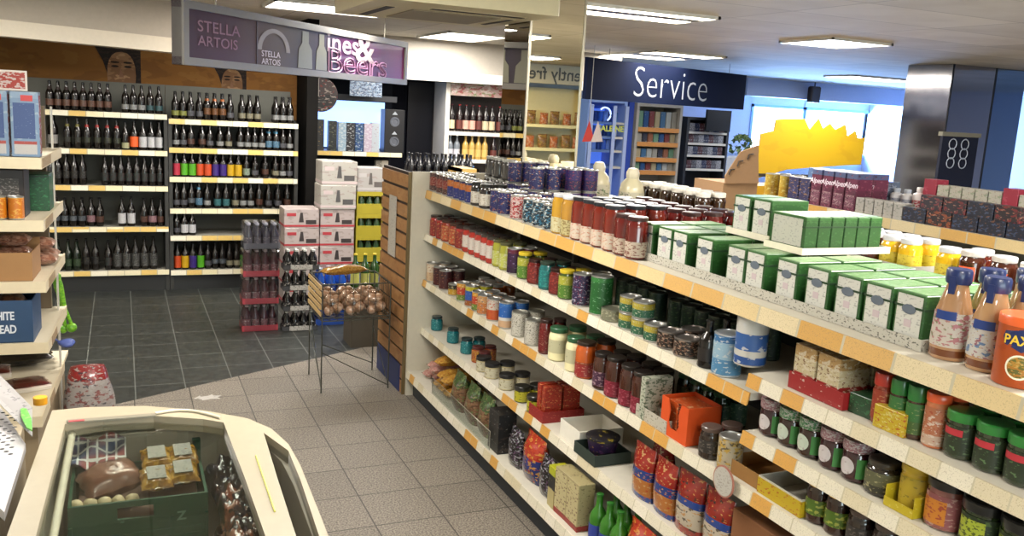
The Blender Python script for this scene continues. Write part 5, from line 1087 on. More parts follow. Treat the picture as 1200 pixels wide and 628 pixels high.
rowY([(529, w1_), (538, w3_), (545, w2_), (553, w2_), (561, w3_), (568, w1_), (576, w1_), (585, w3_), (594, w3_)], YV+.03, zA, 'the upper wine shelf', 'the dark door', 2.0-zA)
rowY([(527, w5_), (535, w5_), (545, w4_), (552, w4_), (559, w4_), (567, w4_), (578, w3_), (588, w1_)], YV+.03, zB, 'the middle wine shelf', 'the dark door', zA-zB-.045)
# low dark island of wine before the recess with bottle tops just in view
yq = 7.35; xq0, xq1 = at(478, 200, Y=yq).x, at(536, 200, Y=yq).x
r = empty('wine_island', (xq0, yq, 0)); tag(r, 'low dark wooden stand of wine bottles behind the slatwall panel', 'display stand'); MB().bbox(0, xq1-xq0+.1, 0, .5, 0, 1.02, .01).build('stand_body', mat('#2a211c', .6), r); MB().box(-.01, xq1-xq0+.11, -.01, .51, 1.02, 1.04).build('stand_top', mat('#3a2e26', .5), r)
wd = wine('black wine bottle', '#0b0b10', '#1a1a20', '#17171c', .26, .034)
for j in range(2):
    for i in range(8): place(wd, (xq0+.045+i*.078, yq+.06+j*.09, 1.04), 0, f'black wine bottle on the low stand, {ORD[i]} from the slat panel, {ORD[j]} row', 'black wine bottles on the low stand') if proto(wd) else None
p = at(539, 203, Y=7.0)
r = empty('wooden_rack', (p.x, 7.0, 0)); tag(r, 'small pale wooden rack behind the top shelf cans', 'rack'); w_ = at(561, 203, Y=7.0).x-p.x
for x in (0, w_-.02): MB().box(x, x+.02, 0, .3, 0, at(550, 198, Y=7.0).z).build('side_post', mat('#b08a4a', .6), r)
for py in (198, 210): z = at(550, py, Y=7.0).z; MB().box(0, w_, 0, .3, z-.03, z).build('slat', mat('#c8a058', .6), r)
# ------------------------------------------------------------------ stacks of packs on the dark floor
def bpack(nm, nx, ny, tray_c, glass, label, cap, h, r0, film=True, can_=False, top=None):
    def mk(key):
        root = empty(nm); w, d = nx*2.06*r0, ny*2.06*r0; tm = mat(tray_c, .6)
        MB().box(-w/2-.004, w/2+.004, -d/2-.004, d/2+.004, 0, .004).box(-w/2-.004, w/2+.004, -d/2-.006, -d/2-.003, .004, h*.22).box(-w/2-.006, -w/2-.003, -d/2, d/2, .004, h*.22).box(w/2+.003, w/2+.006, -d/2, d/2, .004, h*.22).box(-w/2-.004, w/2+.004, d/2+.003, d/2+.006, .004, h*.22).build('tray', tm, root)
        lm = B(((0, label),), h, (('#d0c8c0', .6),), 40, .4)
        for i in range(nx):
            for j in range(ny):
                x, y = -w/2+r0*1.03*(2*i+1), -d/2+r0*1.03*(2*j+1)
                if can_: b = MB().lathe([(r0*.85, .005), (r0, .015), (r0, h-.02), (r0*.85, h-.006), (0, h-.008)], 10, x, y).build('can', lm, root)
                else:
                    b = MB().lathe([(r0*.95, .005), (r0, .012), (r0, h*.55), (r0*.4, h*.8), (r0*.38, h*.97), (0, h*.97)], 10, x, y).build('bottle', mat(glass, .15, 0, .5), root)
                    MB().lathe([(r0*1.02, h*.12), (r0*1.02, h*.45)], 10, x, y, cap=False).build('label', lm, b); MB().lathe([(r0*.46, h*.9), (r0*.46, h*.985), (0, h*.985)], 8, x, y, cap=False).build('cap', mat(cap, .4), b)
        if film: MB().bbox(-w/2-.008, w/2+.008, -d/2-.008, d/2+.008, .003, h+.004, .02).build('shrink_film', clear('#e8e8ec', .06, .12), root)
        if nm == 'bottle_pack' and not film: MB().box(-.08, .08, -d/2-.010, -d/2-.0065, .004, h*.26).build('price_card', pm(((-9, '#d8d4cc'),), 1, (('#5a5650', .6),), 70, .6), root)
        if top: MB().box(-w/2, w/2, -d/2, d/2, h+.004, h+.007).build('top_card', mat(top, .6), root)
        return root
    return mk
add('pk_rose', bpack('bottle_pack', 4, 3, '#a83a44', '#3a1218', '#8a5a60', '#c8b8b8', .2, .030), .26, .2, 'pack', '')
add('pk_clear', bpack('bottle_pack', 4, 3, '#5a5a60', '#3a3a44', '#6a6670', '#b8b8c0', .19, .030), .26, .2, 'pack', '')
add('pk_blk', bpack('bottle_pack', 4, 2, '#3a3a3c', '#0c0c0e', '#17171a', '#c8c8c4', .15, .030, False), .26, .14, 'pack', '')
gx, gy = .915, 6.68
for k, (key, z, lb) in enumerate((('pk_rose', 0, 'shrink-wrapped bottle pack in red tray on the floor, lowest of its stack'), ('pk_rose', .206, 'shrink-wrapped bottle pack in red tray, second from floor'), ('pk_rose', .412, 'shrink-wrapped bottle pack in red tray, third from floor'), ('pk_clear', .618, 'shrink-wrapped grey bottle pack on top of the red tray packs'))): proto(key); place(key, (gx+.004*k, gy, z), 0, lb, 'red tray bottle packs stacked on the floor' if k < 3 else None)
gx = 1.20
for k in range(4): proto('pk_blk'); place('pk_blk', (gx+.004*(k % 2), 6.60, .155*k), 0, f'pack of black bottles with pale caps, {ORD[k]} from the floor', 'black bottle packs stacked on the floor')
# white cases of cans
def case(key, w=.29, d=.25, h=.16, bc='#d2c2be', tcol='#a03038', mark='#302828'):
    root = empty('drinks_case'); MB().bbox(-w/2, w/2, -d/2, d/2, 0, h, .004).build('case_body', B(((0, bc),), h, (('#b8a8a4', .6),), 14, .6), root)
    MB().box(-w*.5-.0012, w*.5+.0012, -d/2-.0015, d/2, h*.06, h*.16).build('red_stripe', mat(tcol, .6), root)
    MB().ext([(-w*.08, -d/2-.002, h*.3), (w*.06, -d/2-.002, h*.3), (w*.03, -d/2-.002, h*.8), (-w*.04, -d/2-.002, h*.8)], (0, .002, 0)).build('bottle_print', mat(mark, .6), root)
    MB().box(w*.12, w*.42, -d/2-.0015, -d/2, h*.2, h*.42).build('name_print', mat(mark, .6), root); MB().box(-w*.42, -w*.16, -d/2-.0015, -d/2, h*.62, h*.78).build('print', mat(tcol, .6), root)
    return root
add('case', case, .29, .25, 'case', ''); add('case_t', lambda k: case(k, .30, .27, .20, '#ccc8c0', '#b8a8a8', '#4a4848'), .3, .27, 'case', '')
yc = 7.45; nl = 0
xA, xB = at(353, 300, Y=yc).x, at(395, 300, Y=yc).x
z = .0
for k in range(5): proto('case'); place('case', (xA, yc+.125, .161*k), .03*(k % 2), f'pink and white drinks case in the shorter stack, {ORD[k]} from the floor', 'white drinks cases in the shorter stack')
for k in range(5): proto('case'); place('case', (xB, yc+.125, .161*k), -.03*(k % 2), f'pink and white drinks case in the taller stack, {ORD[k]} from the floor', 'white drinks cases in the taller stack')
place('case_t', (xB, yc+.125, .161*5), 0, 'larger white case second from the top of the taller stack') if proto('case_t') else None
place('case_t', (xB+.01, yc+.135, .161*5+.201), 0, 'larger white case topmost on the taller stack') if proto('case_t') else None
x_ = at(429, 220, Y=yc).x; 
def bigcase(key): return case(key, .24, .25, .2, '#c4c0bc', '#a8a4a4', '#55504e')
def crate_y(key, c1='#9a8e24', c2='#2a4a2c'):
    root = empty('bottle_crate'); w, d, h = .24, .26, .19
    MB().box(-w/2, w/2, -d/2, d/2, 0, .01).box(-w/2, w/2, -d/2, -d/2+.012, .01, h*.45).box(-w/2, w/2, -d/2, -d/2+.012, h*.8, h).box(-w/2, -w/2+.012, -d/2, d/2, .01, h).box(w/2-.012, w/2, -d/2, d/2, .01, h).box(-w/2, w/2, d/2-.012, d/2, .01, h).build('crate_body', mat(c1, .5), root)
    for i in range(3): MB().lathe([(.03, .01), (.03, h*.55), (.012, h*.8), (.012, h*.95), (0, h*.95)], 10, -.07+.07*i, -.08).build('bottle', mat(c2, .2, 0, .4), root)
    return root
add('cr_y', crate_y, .24, .26, 'crate', '')
for k in range(5): proto('cr_y'); place('cr_y', (x_+.045, yc+.14, .191*k), 0, f'yellow bottle crate beside the white cases, {ORD[k]} from the floor', 'yellow bottle crates in a stack')
add('case_b', bigcase, .24, .25, 'case', ''); proto('case_b'); place('case_b', (x_+.045, yc+.14, .191*5), 0, 'white case lying on top of the yellow crates')
# blue wrapped water packs
add('pk_blu', bpack('water_pack', 3, 2, '#2a5ab8', '#2a62c8', '#2050b0', '#d8e4f0', .22, .04), .25, .17, 'pack', '')
yk = 6.75
for k, (px, z) in enumerate(((375, 0), (400, 0), (375, .226), (400, .226))): proto('pk_blu'); place('pk_blu', (1.46+.275*(k % 2), yk, z), 0, f'blue shrink-wrapped water pack, {"lower" if k < 2 else "upper"} one {"beside black packs" if k % 2 == 0 else "nearer the slatwall"}', 'blue water packs')
# wire dump bin
CX0, CX1, CY0, CY1 = 1.06, 1.47, 5.08, 5.46
r = empty('wire_dump_bin', (CX0, CY0, 0)); tag(r, 'grey wire dump bin on thin legs beside the slatwall panel', 'bin'); W_, D_ = CX1-CX0, CY1-CY0; wm_ = mat('#55564f', .35, .7)
for x in (0, W_):
    for y in (0, D_): MB().tube([(x, y, 0), (x, y, .66)], .0045, 6).build('leg', wm_, r)
fm = MB()
for z in (.66, .46, .44): fm.tube([(0, 0, z), (W_, 0, z)], .004).tube([(0, D_, z), (W_, D_, z)], .004).tube([(0, 0, z), (0, D_, z)], .004).tube([(W_, 0, z), (W_, D_, z)], .004)
fm.build('rim_wire', wm_, r)
gm = MB()
for i in range(1, 9): 
    x = W_*i/9; gm.tube([(x, 0, .44), (x, 0, .66)], .0016, 4).tube([(x, D_, .44), (x, D_, .66)], .0016, 4).tube([(x, 0, .44), (x, D_, .44)], .0016, 4)
    y = D_*i/9; gm.tube([(0, y, .44), (0, y, .66)], .0016, 4).tube([(W_, y, .44), (W_, y, .66)], .0016, 4).tube([(0, y, .44), (W_, y, .44)], .0016, 4)
gm.build('wire_mesh', wm_, r)
bm_ = MB().tube([(0, 0, .30), (W_, D_, .05)], .003).tube([(0, 0, .05), (0, D_, .30)], .003).tube([(0, 0, .02), (0, D_, .42)], .003).tube([(W_, 0, .02), (0, 0, .25)], .003).tube([(W_, 0, .02), (W_, D_, .3)], .003).build('brace_wire', wm_, r)
sp_ = MB()
for k in range(5): sp_.box(-.012, -.006, 0, D_, .47+.04*k, .495+.04*k)
sp_.build('wooden_slats', mat('#b89a68', .6), r)
for k in range(9):
    add(f'bun{k}', None, .1, .1, 'bag', '')
clr = B(((-9, '#d8ac8c'),), 1, (('#ecd0b8', .52), ('#b08468', .6)), 22, .4, .3)
rnn = random.Random(3)
for k in range(9):
    i, j = k % 3, k//3
    rb = empty('bread_roll_bag', (CX0+.075+.13*i, CY0+.07+.12*j, .447)); tag(rb, f'clear bag of pale brown rolls in the wire bin, {ORD[i]} along, {ORD[j]} back', 'bag', 'clear bags of rolls in the wire bin')
    for q in range(4): MB().blob(-.028+.056*(q % 2), -.025+.05*(q//2), .045+.02*(q % 3), .03, .028, .03, seed=k*5+q, wob=.05).build('roll', clr, rb)
    for q in range(2): MB().blob(-.02+.04*q, 0, .11, .03, .03, .027, seed=k*7+q, wob=.05).build('roll', clr, rb)
    MB().blob(0, 0, .078, .062, .056, .076, 12, 8, seed=k, wob=.05).build('clear_film', clear('#f4efe8', .05, .15), rb)
rb = empty('baguette_pack', (1.24, 5.33, .667)); tag(rb, 'yellow wrapped bread pack lying across the top of the wire bin', 'bread'); MB().pillow(0, 0, .03, .3, .08, .055, 12, 8, 3).build('wrapper', bm1, rb); rb.rotation_euler = (0, 0, .3)
# green bottles behind the bin
gb = wine('green sauce bottle', '#2a4a1c', '#a8a858', '#c8b030', .24, .033)
for i in range(5): proto(gb); place(gb, (1.50+.07*(i % 5), 6.1, .42), 0, f'green bottle with yellow cap behind the wire bin, {ORD[i]} along', 'green bottles behind the bin')
o = MB().bbox(0, .42, 0, .25, 0, .42).build('floor_stand', mat('#4a4236', .6), None, (1.46, 6.0, 0)); tag(o, 'low brown floor stand holding green bottles behind the bin', 'stand')
# floor sticker
p = at(243, 466, Z=.001)
pts = [(-.075, .0), (-.035, .05), (-.035, .025), (.01, .035), (.03, .055), (.035, .03), (.08, .02), (.055, -.005), (.07, -.035), (.02, -.03), (-.03, -.04), (-.035, -.02)]
o = MB().prism(pts, 0, .0015).build('floor_sticker', pm(((-9, '#d8d4cc'),), 1, (('#b8b4a8', .6),), 20, .6), None, (p.x, p.y, .0)); tag(o, 'white arrow shaped sticker on the pale floor tiles', 'sticker')
# ------------------------------------------------------------------ bread unit by the near edge
UX1, UY0, UY1 = -.322, 4.30, 5.05; URZ = R(-3)
r = empty('bread_shelving', (UX1, UY0, 0), URZ); tag(r, 'cream bread shelving unit seen from its end beside the freezer', 'shelving')
TKU = cellmat('X', .12, ((0, '#c9b99c'), (.5, '#bfae90'), (.8, '#d8ccb4')))
UZ = [1.415, 1.145, .875, .60, .30]
for k, z in enumerate(UZ):
    x1, y0 = (0, 0) if k < 4 else (-.02, -.12)
    s = MB().box(-1.3, x1, y0, .72 if k < 4 else .95, z-.02, z).build('shelf' if k < 4 else 'base_shelf', mat('#c9bfa8', .55), r)
    MB().box(-1.3, x1, y0-.006, y0, z-.045, z+.004).box(x1, x1+.006, y0-.006, .72, z-.045, z+.004).build('price_strip', mat('#c8bb9e', .5), s)
    MB().box(x1+.0065, x1+.008, .02+.1*k*.3, .30, z-.04, z).build('ticket', pm(((-9, '#b89a70'),), 1, (('#cbb48c', .55),), 50, .5), s)
MB().box(-1.3, -.06, .68, .72, .6, 1.62).build('back_panel', mat('#6a5c48', .7), r); MB().box(-.028, -.022, .63, .67, 0, 1.62).build('post', mat('#c8c4b8', .4, .3), r)
MB().box(-1.3, -.04, -.08, .93, 0, .27).build('plinth', mat('#8a7a60', .6), r)
MU = Matrix.Translation((UX1, UY0, 0)) @ Matrix.Rotation(URZ, 4, 'Z')
def U(x, y, z): return MU @ Vector((x, y, z+.0015))
def cereal(key):
    root = empty('cereal_box'); w, d, h = .108, .09, .275
    MB().bbox(-w/2, w/2, -d/2, d/2, 0, h, .002).build('box_body', B(((0, '#7d98b8'), (.9, '#8fa8c4')), h, (('#a8bccc', .6),), 12, .5), root)
    MB().box(-w*.40, w*.36, -d/2-.001, -d/2, h*.28, h*.83).build('blue_text_panel', B(((0, '#2c4886'),), h, (('#8fa4c8', .68),), 90, .5), root)
    MB().box(-w*.40, w*.40, -d/2-.001, -d/2, h*.04, h*.24).build('white_table', B(((0, '#c8c4c0'), (.19, '#b03a2c')), h, (('#8a98b0', .66),), 90, .5), root)
    MB().box(-w*.12, w*.30, -d/2-.001, -d/2, h*.86, h*.95).build('red_badge', mat('#b03a3c', .5), root)
    MB().box(w/2-.0005, w/2+.001, -d/2*.85, d/2*.85, h*.05, h*.95).build('side_print', B(((0, '#98283a'),), h, (('#c8d0e0', .56), ('#6a1a24', .6)), 22, .5), root)
    return root
add('cereal', cereal, .108, .09, 'cereal box', '')
for k, (x, y) in enumerate(((-.06, .10), (-.178, .10), (-.296, .10), (-.414, .10))):
    proto('cereal'); place('cereal', U(x, y, UZ[0]), URZ+.04, f'blue and white cereal box with red side on the top shelf, {ORD[k]}', 'blue cereal boxes on the bread unit') 
o = MB(); p = U(-.11, .11, UZ[0]+.279); r = empty('price_card', p, URZ); tag(r, 'small red and white offer card standing on the cereal boxes', 'card')
MB().box(-.08, .06, -.002, .002, 0, .085).build('card', mat('#c8beb4', .5), r); MB().box(-.072, .052, -.003, -.002, .008, .077).build('card_print', B(((-9, '#b83a2c'),), 1, (('#e8d8d0', .52),), 35, .5), r)
# second shelf of the unit
def boxy(name, w, d, h, m, loc, label, cat, extra=None):
    r = empty(name, U(*loc), URZ); tag(r, label, cat); MB().bbox(-w/2, w/2, -d/2, d/2, 0, h, .004).build('body', m, r)
    if extra: extra(r)
    return r
dkb = boxy('dark_carton', .26, .16, .21, mat('#241c1a', .5), (-.21, .19, UZ[1]), 'dark brown carton with pale printed panel on the second shelf', 'carton', lambda r: MB().box(-.04, .11, -.0815, -.08, .08, .17).build('printed_panel', pm(((-9, '#4a4440'),), 1, (('#a8a098', .58),), 60, .5), r))
boxy('dark_carton', .26, .16, .21, mat('#2a2220', .5), (-.48, .19, UZ[1]), 'plain dark brown carton deeper along the second shelf', 'carton')
boxy('green_carton', .11, .16, .17, B(((0, '#1c5a34'), (.9, '#123a24')), .17, (('#3a8a54', .6), ('#143a22', .6)), 30, .5), (-.065, .42, UZ[1]), 'green carton at the corner of the second shelf', 'carton')
C('u_org', 'bright orange can', cat='can', h=.10, r=.032, label=B(((0, '#d87a10'), (.9, '#e8a020')), .1, (('#f0b850', .6),), 40))
for k, (x, y) in enumerate(((-.105, .05), (-.172, .05), (-.239, .05), (-.306, .05))): proto('u_org'); place('u_org', U(x, y, UZ[1]), 0, f'bright orange can in front of the dark carton, {ORD[k]} from the corner', 'orange cans on the bread unit')
# crisps in brown case
def crisps(x, y, z, label, seed): 
    r = empty('crisp_bag', U(x, y, z), URZ+random.uniform(-.08, .08)); tag(r, label, 'bag', 'crinkled pink and brown bags in the cardboard case'); MB().pillow(0, 0, .03, .135, .12, .054, 10, 8, seed, .12).build('bag', B(((-9, '#a87058'),), 1, (('#d8a890', .5), ('#6a3a2c', .6)), 28, .3, .4, bump=.6), r)
bc = empty('cardboard_case', U(-.30, .16, UZ[2]), URZ); tag(bc, 'brown cardboard case of crinkled bags on the third shelf', 'case'); cbm = mat('#8f6a42', .8)
w, d, h, t = .50, .26, .125, .004
MB().box(-w/2, w/2, -d/2, d/2, 0, t).build('case_floor', cbm, bc); MB().box(-w/2, w/2, -d/2, -d/2+t, t, h).build('front_wall', cbm, bc); MB().box(-w/2, w/2, d/2-t, d/2, t, h+.03).build('rear_wall', cbm, bc)
for s in (-1, 1): MB().box(s*w/2-(t if s > 0 else 0), s*w/2+(t if s < 0 else 0), -d/2+t, d/2-t, t, h).build('side_wall', cbm, bc)
k = 0
for zz_ in (.006, .075, .13):
    for x in (-.46, -.30, -.14): crisps(x, .16+.01*k % .03, UZ[2]+zz_, f'crinkled pink brown bag in the cardboard case, {ORD[k]} counted from its bottom far corner', k+1); k += 1
crisps(-.06, .42, UZ[2]+.0, 'crinkled pink brown bag loose beside the cardboard case', 31); crisps(-.07, .56, UZ[2]+.0, 'crinkled pink brown bag loose at the back of the third shelf', 32); crisps(-.07, .42, UZ[2]+.075, 'crinkled pink brown bag piled on the loose ones at the corner', 33)
# white sliced bread box
bx = empty('bread_box', U(-.315, .15, UZ[3]), URZ); tag(bx, 'navy box front lettered WHITE SLICED BREAD on the fourth shelf', 'box'); w, d, h = .52, .26, .19; nv = mat('#26405f', .5)
MB().box(-w/2, w/2, -d/2, -d/2+.004, 0, h).build('front_wall', nv, bx); MB().box(w/2-.004, w/2, -d/2+.004, d/2, 0, h).build('side_wall', nv, bx); MB().box(-w/2, -w/2+.004, -d/2+.004, d/2, 0, h).build('side_wall', nv, bx); MB().box(-w/2, w/2-.004, d/2-.004, d/2, 0, h).build('rear_wall', nv, bx); MB().box(-w/2, w/2, -d/2, d/2, -.0, .004).build('box_floor', nv, bx)
fl_ = lambda cx, cz: (lambda x, y, z: (cx+x*.70, -d/2-.0015, cz+y))
add_text(MB(), 'WHITE', .052, fl_(.135, .120), bold=.0012, spacing=.92).build('lettering', mat('#c8ced6', .5), bx)
add_text(MB(), 'SLICED BREAD', .052, fl_(.085, .060), bold=.0012, spacing=.92).build('lettering', mat('#c8ced6', .5), bx)
for k, x in enumerate((-.475, -.315, -.155)):
    rb = empty('bread_loaf', U(x, .15, UZ[3]+.006), URZ+.04*k); tag(rb, f'brown bagged loaf in the navy bread box, {ORD[2-k]} from the aisle', 'bread', 'bagged loaves in the navy box'); MB().pillow(0, 0, .10, .145, .15, .18, 10, 8, 20+k, .04).build('wrapper', B(((-9, '#5a3a2c'),), 1, (('#8a5a3c', .52), ('#b08a6a', .62)), 20, .3, .4), rb)
# bottom shelf: dark bag and red meat pack
rb = empty('dark_bag', U(-.28, .70, UZ[4]), URZ+.15); tag(rb, 'black crumpled bag lying at the back of the lowest bread shelf', 'bag'); MB().pillow(0, 0, .05, .42, .22, .09, 14, 10, 44, .22).build('bag', pm(((-9, '#17110f'),), 1, (('#3a2e28', .6),), 14, .25, .6, bump=.5), rb)
def meat(loc, rz, lab, seed):
    rb = empty('food_pack', U(*loc), URZ+rz); tag(rb, lab, 'pack'); MB().bbox(-.10, .10, -.07, .07, 0, .022, .008).build('tray', mat('#cfc8bc', .4), rb); MB().pillow(0, 0, .024, .19, .13, .03, 8, 8, seed, .1).build('meat', B(((-9, '#6a1a18'),), 1, (('#4a2420', .52), ('#8a3a34', .62)), 25, .3, .5), rb)
    MB().pillow(0, 0, .024, .205, .145, .038, 8, 8, seed, .08).build('film', clear('#fff4f4', .05, .1), rb)
meat((-.14, .30, UZ[4]), .4, 'red wrapped food pack on the lowest bread shelf', 4); meat((-.38, .34, UZ[4]), -.3, 'brown red wrapped food pack further in on the lowest shelf', 6)
meat((-.30, .32, UZ[4]+.065), .2, 'wrapped food pack lying across the two others', 9)
# green mesh toy hanging and blue peg
p = at(80, 345, Y=5.16); rb = empty('green_ribbon', (p.x, p.y, 0)); tag(rb, 'bright green ribbon with knotted ball hanging at the unit end', 'ribbon'); gm_ = B(((-9, '#6fc01c'),), 1, (('#98e030', .5),), 30, .5)
zt_, zb_ = at(65, 318, Y=5.16).z, at(80, 384, Y=5.16).z
MB().tube([(-.06, 0, zt_), (-.045, 0, zt_-.08), (-.02, 0, zt_-.2), (.01, 0, zb_+.02)], [.018, .026, .012, .009]).build('strand', gm_, rb); MB().tube([(-.05, .01, zt_-.02), (-.035, .01, zt_-.22), (-.015, .01, zb_-.02)], [.02, .014, .009]).build('strand', gm_, rb); MB().blob(.01, 0, zb_, .028, .024, .026, seed=2, wob=.1).build('knot_ball', gm_, rb); MB().blob(-.03, .01, zb_-.01, .02, .02, .022, seed=3, wob=.1).build('knot_ball', gm_, rb)
MB().tube([(-.07, 0, zt_), (-.085, 0.0, zt_)], .003).build('hook', mat('#a8a8a0', .3, .8), rb)
p = at(78, 402, Y=4.7); rb = empty('blue_ribbon', p); tag(rb, 'crumpled blue ribbon below the green one', 'ribbon'); MB().blob(0, 0, 0, .045, .03, .022, 12, 8, 6, .3).build('ribbon', mat('#4a5a9a', .6), rb); MB().tube([(-.02, 0, 0), (-.05, -.02, .03)], .004).build('tie', mat('#4a5a9a', .6), rb)
# red and white bag on the floor
c0 = at(80, 474, Z=0); rb = empty('printed_bag', (-.185, 4.90, 0)); tag(rb, 'upright red and white printed bag on the floor beside bread unit', 'bag')
o = CAT.get('x'); mb = MB(); H_ = .31; nx = 18
for_r = []
for k in range(12):
    t = k/11; rx = .118*(math.sin(math.pi*min(1, .22+t*.70))**.3)*(1+.04*math.sin(6*t)); ry = .08*(math.sin(math.pi*min(1, .12+t*.82))**.35)*(1 if t < .85 else 1-(t-.85)*3.5)
    for_r.append([(rx*math.cos(2*math.pi*i/nx)*(1+.05*math.sin(3*i+5*t)), ry*math.sin(2*math.pi*i/nx)*(1+.08*math.sin(4*i+3*t)), H_*t) for i in range(nx)])
mb.rings(for_r); mb.build('bag', B(((0, '#c4bcb8'), (.78, '#a82a2a')), H_, (('#a04a48', .56), ('#3c3c4a', .62), ('#ccc8c4', .58)), 20, .3, .4), rb)
# ------------------------------------------------------------------ chest freezer
FZ = .90
r = empty('chest_freezer', (0, 0, 0)); tag(r, 'cream framed chest freezer with curved end and glass lid', 'freezer')
P_ = lambda px, py, z=FZ: (at(px, py, Z=z).x, at(px, py, Z=z).y)
outer = [P_(61, 481), P_(100, 477), P_(170, 475.5), P_(240, 481), P_(290, 490), P_(318, 502), P_(338, 520), P_(352, 545), P_(370, 590), P_(385, 628)]
n0 = P_(8, 628)
YN = .75
outer = [(n0[0]-.012, YN), n0]+outer+[(outer[-1][0], YN)]
crm = mat('#9f9680', .4, 0, .1)
def ring_plate(out, holes, z0, z1, name, m, par):
    """flat frame: triangulated polygon with holes, given thickness"""
    bmh = bmesh.new(); es = []
    for loop in [out]+holes:
        vs = [bmh.verts.new((x, y, z1)) for x, y in loop]; es += [bmh.edges.new((vs[i], vs[(i+1) % len(vs)])) for i in range(len(vs))]
    bmesh.ops.triangle_fill(bmh, use_beauty=True, use_dissolve=False, edges=es)
    g_ = bmesh.ops.extrude_face_region(bmh, geom=bmh.faces[:]); bmesh.ops.translate(bmh, verts=[v for v in g_['geom'] if isinstance(v, bmesh.types.BMVert)], vec=(0, 0, z0-z1))
    bmesh.ops.recalc_face_normals(bmh, faces=bmh.faces[:])
    me = bpy.data.meshes.new(name); bmh.to_mesh(me); bmh.free(); me.materials.append(m); o = bpy.data.objects.new(name, me); COL.objects.link(o); o.parent = par; return o
lid = [P_(76, 497), P_(120, 490), P_(180, 487), P_(238, 491), P_(262, 495), P_(287, 560), P_(311, 628)]
lid = [(P_(42, 628)[0], YN+.06), P_(42, 628)]+lid+[(lid[-1][0]+.0, YN+.06)]
side = [P_(309, 507), P_(338, 528), P_(352, 562), P_(374, 628)]; side = side+[(side[-1][0], YN+.06), (P_(347, 628)[0], YN+.06), P_(347, 628), P_(325, 560)]
ring_plate(outer, [lid, side], FZ-.035, FZ, 'lid_frame', crm, r)
body = [(x*.985+.002, y-.012) for x, y in outer]
wall_in = [(x*.93+.006, y-.025 if y > 1 else y+.05) for x, y in outer]
ring_plate(body, [wall_in], .12, FZ-.036, 'freezer_body', mat('#c4bcaa', .45), r)
ring_plate(wall_in, [], .38, .40, 'inner_floor', mat('#b8b8b0', .5), r)
MB().prism(body, 0, .12).build('freezer_base', mat('#3a3a38', .6), r)
ring_plate(lid, [], FZ-.022, FZ-.018, 'glass_lid', clear('#f2f5f2', .02, .02), r); ring_plate(side, [], FZ-.022, FZ-.018, 'glass_pane', clear('#eef0f0', .03, .02), r)
# slider rails and trims
a, b = P_(78, 500, FZ-.01), P_(52, 628, FZ-.01)
MB().tube([(a[0]+.012, a[1], FZ-.03), (b[0]+.012, b[1], FZ-.03), (b[0]+.01, YN+.06, FZ-.03)], .009, 6).build('slide_rail', mat('#d8d0bc', .4), r)
a, b = P_(78, 494), P_(182, 486); MB().ext([(a[0], a[1], FZ+.001), (b[0], b[1], FZ+.001), (b[0], b[1]-.02, FZ+.001), (a[0]+.003, a[1]-.02, FZ+.001)], (0, 0, .004)).build('handle_strip', mat('#8d8878', .4, .4), r)
a = P_(88, 494); MB().box(a[0]-.014, a[0]+.022, a[1]-.016, a[1]-.006, FZ+.005, FZ+.007).build('red_badge', mat('#a8484a', .4), r)
a, b, c_2 = P_(300, 535), P_(322, 600), P_(300, 535); MB().tube([(a[0], a[1], FZ+.002), (b[0], b[1], FZ+.002)], .0022, 6).build('yellow_mark', mat('#c8c860', .4), r)
mb = MB(); pts = []
for k in range(13): 
    t = k/12; q = P_(182+76*t, 486-6*math.sin(math.pi*t)+5*t); pts.append((q[0], q[1], FZ+.004))
mb.tube(pts, .004, 6).build('lid_handle', mat('#d4ccb8', .3, 0, .3), r)
MB().box(wall_in[1][0]+.0, wall_in[1][0]+.014, YN+.1, 2.2, .42, .80).build('inner_liner', mat('#a8a08a', .5), r)
# thin pale blue speckled panel under the glass
a = [P_(244, 492, .80), P_(262, 494, .80), P_(290, 545, .80), P_(280, 541, .80)]
o = MB().ext([(a[0][0], a[0][1], .80), (a[1][0], a[1][1], .80), (a[2][0], a[2][1], .80), (a[3][0], a[3][1], .80)], (0, 0, .001)).build('pale_panel', pm(((-9, '#b8c4d4'),), 1, (('#5a6a84', .57),), 70, .6)); tag(o, 'thin pale blue speckled panel inside the freezer beneath the glass', 'sheet')
# green crate
CRX0, CRX1, CRY0, CRY1, CRZ0, CRZ1 = -.130, .172, 2.10, 2.338, .56, .80
r = empty('green_crate', (CRX0, CRY0, CRZ0)); tag(r, 'dark green plastic crate of food packs inside the freezer', 'crate'); w, d, h = CRX1-CRX0, CRY1-CRY0, CRZ1-CRZ0; gc = mat('#1d4a34', .4, 0, .2); t = .007
fw_ = MB().box(0, w, 0, t, 0, h*.82).box(0, w*.34, 0, t, h*.82, h*.94).box(w*.60, w, 0, t, h*.82, h*.94).box(0, w, 0, t, h*.94, h)
for k in range(9): fw_.box(.004, w-.004, -.004, 0, .012+k*.018, .018+k*.018)
for x in (0, w*.36, w*.72, w-.008): fw_.box(x, x+.008, -.007, 0, 0, h*.8)
fw_.build('front_wall', gc, r); MB().box(0, w, d-t, d, 0, h+.0).build('rear_wall', gc, r); MB().box(0, t, t, d-t, 0, h).build('side_wall', gc, r); MB().box(w-t, w, t, d-t, 0, h).build('side_wall', gc, r); MB().box(t, w-t, t, d-t, 0, .008).build('crate_floor', gc, r)
for x in (w-.02, ): MB().box(x, x+.02, d-.02, d, h, h+.05).build('corner_post', gc, r)
add_text(MB(), 'Z', .03, lambda x, y, z: (w*.80+x, -.0085, h*.80+y), bold=.001).build('lettering', mat('#7a9a88', .5), r)
o = MB().box(CRX0+.01, CRX1-.01, CRY0+.01, CRY1-.01, CRZ0+.009, CRZ0+.1).build('packed_goods', mat('#4a2c20', .7)); bpy.data.objects.remove(o)
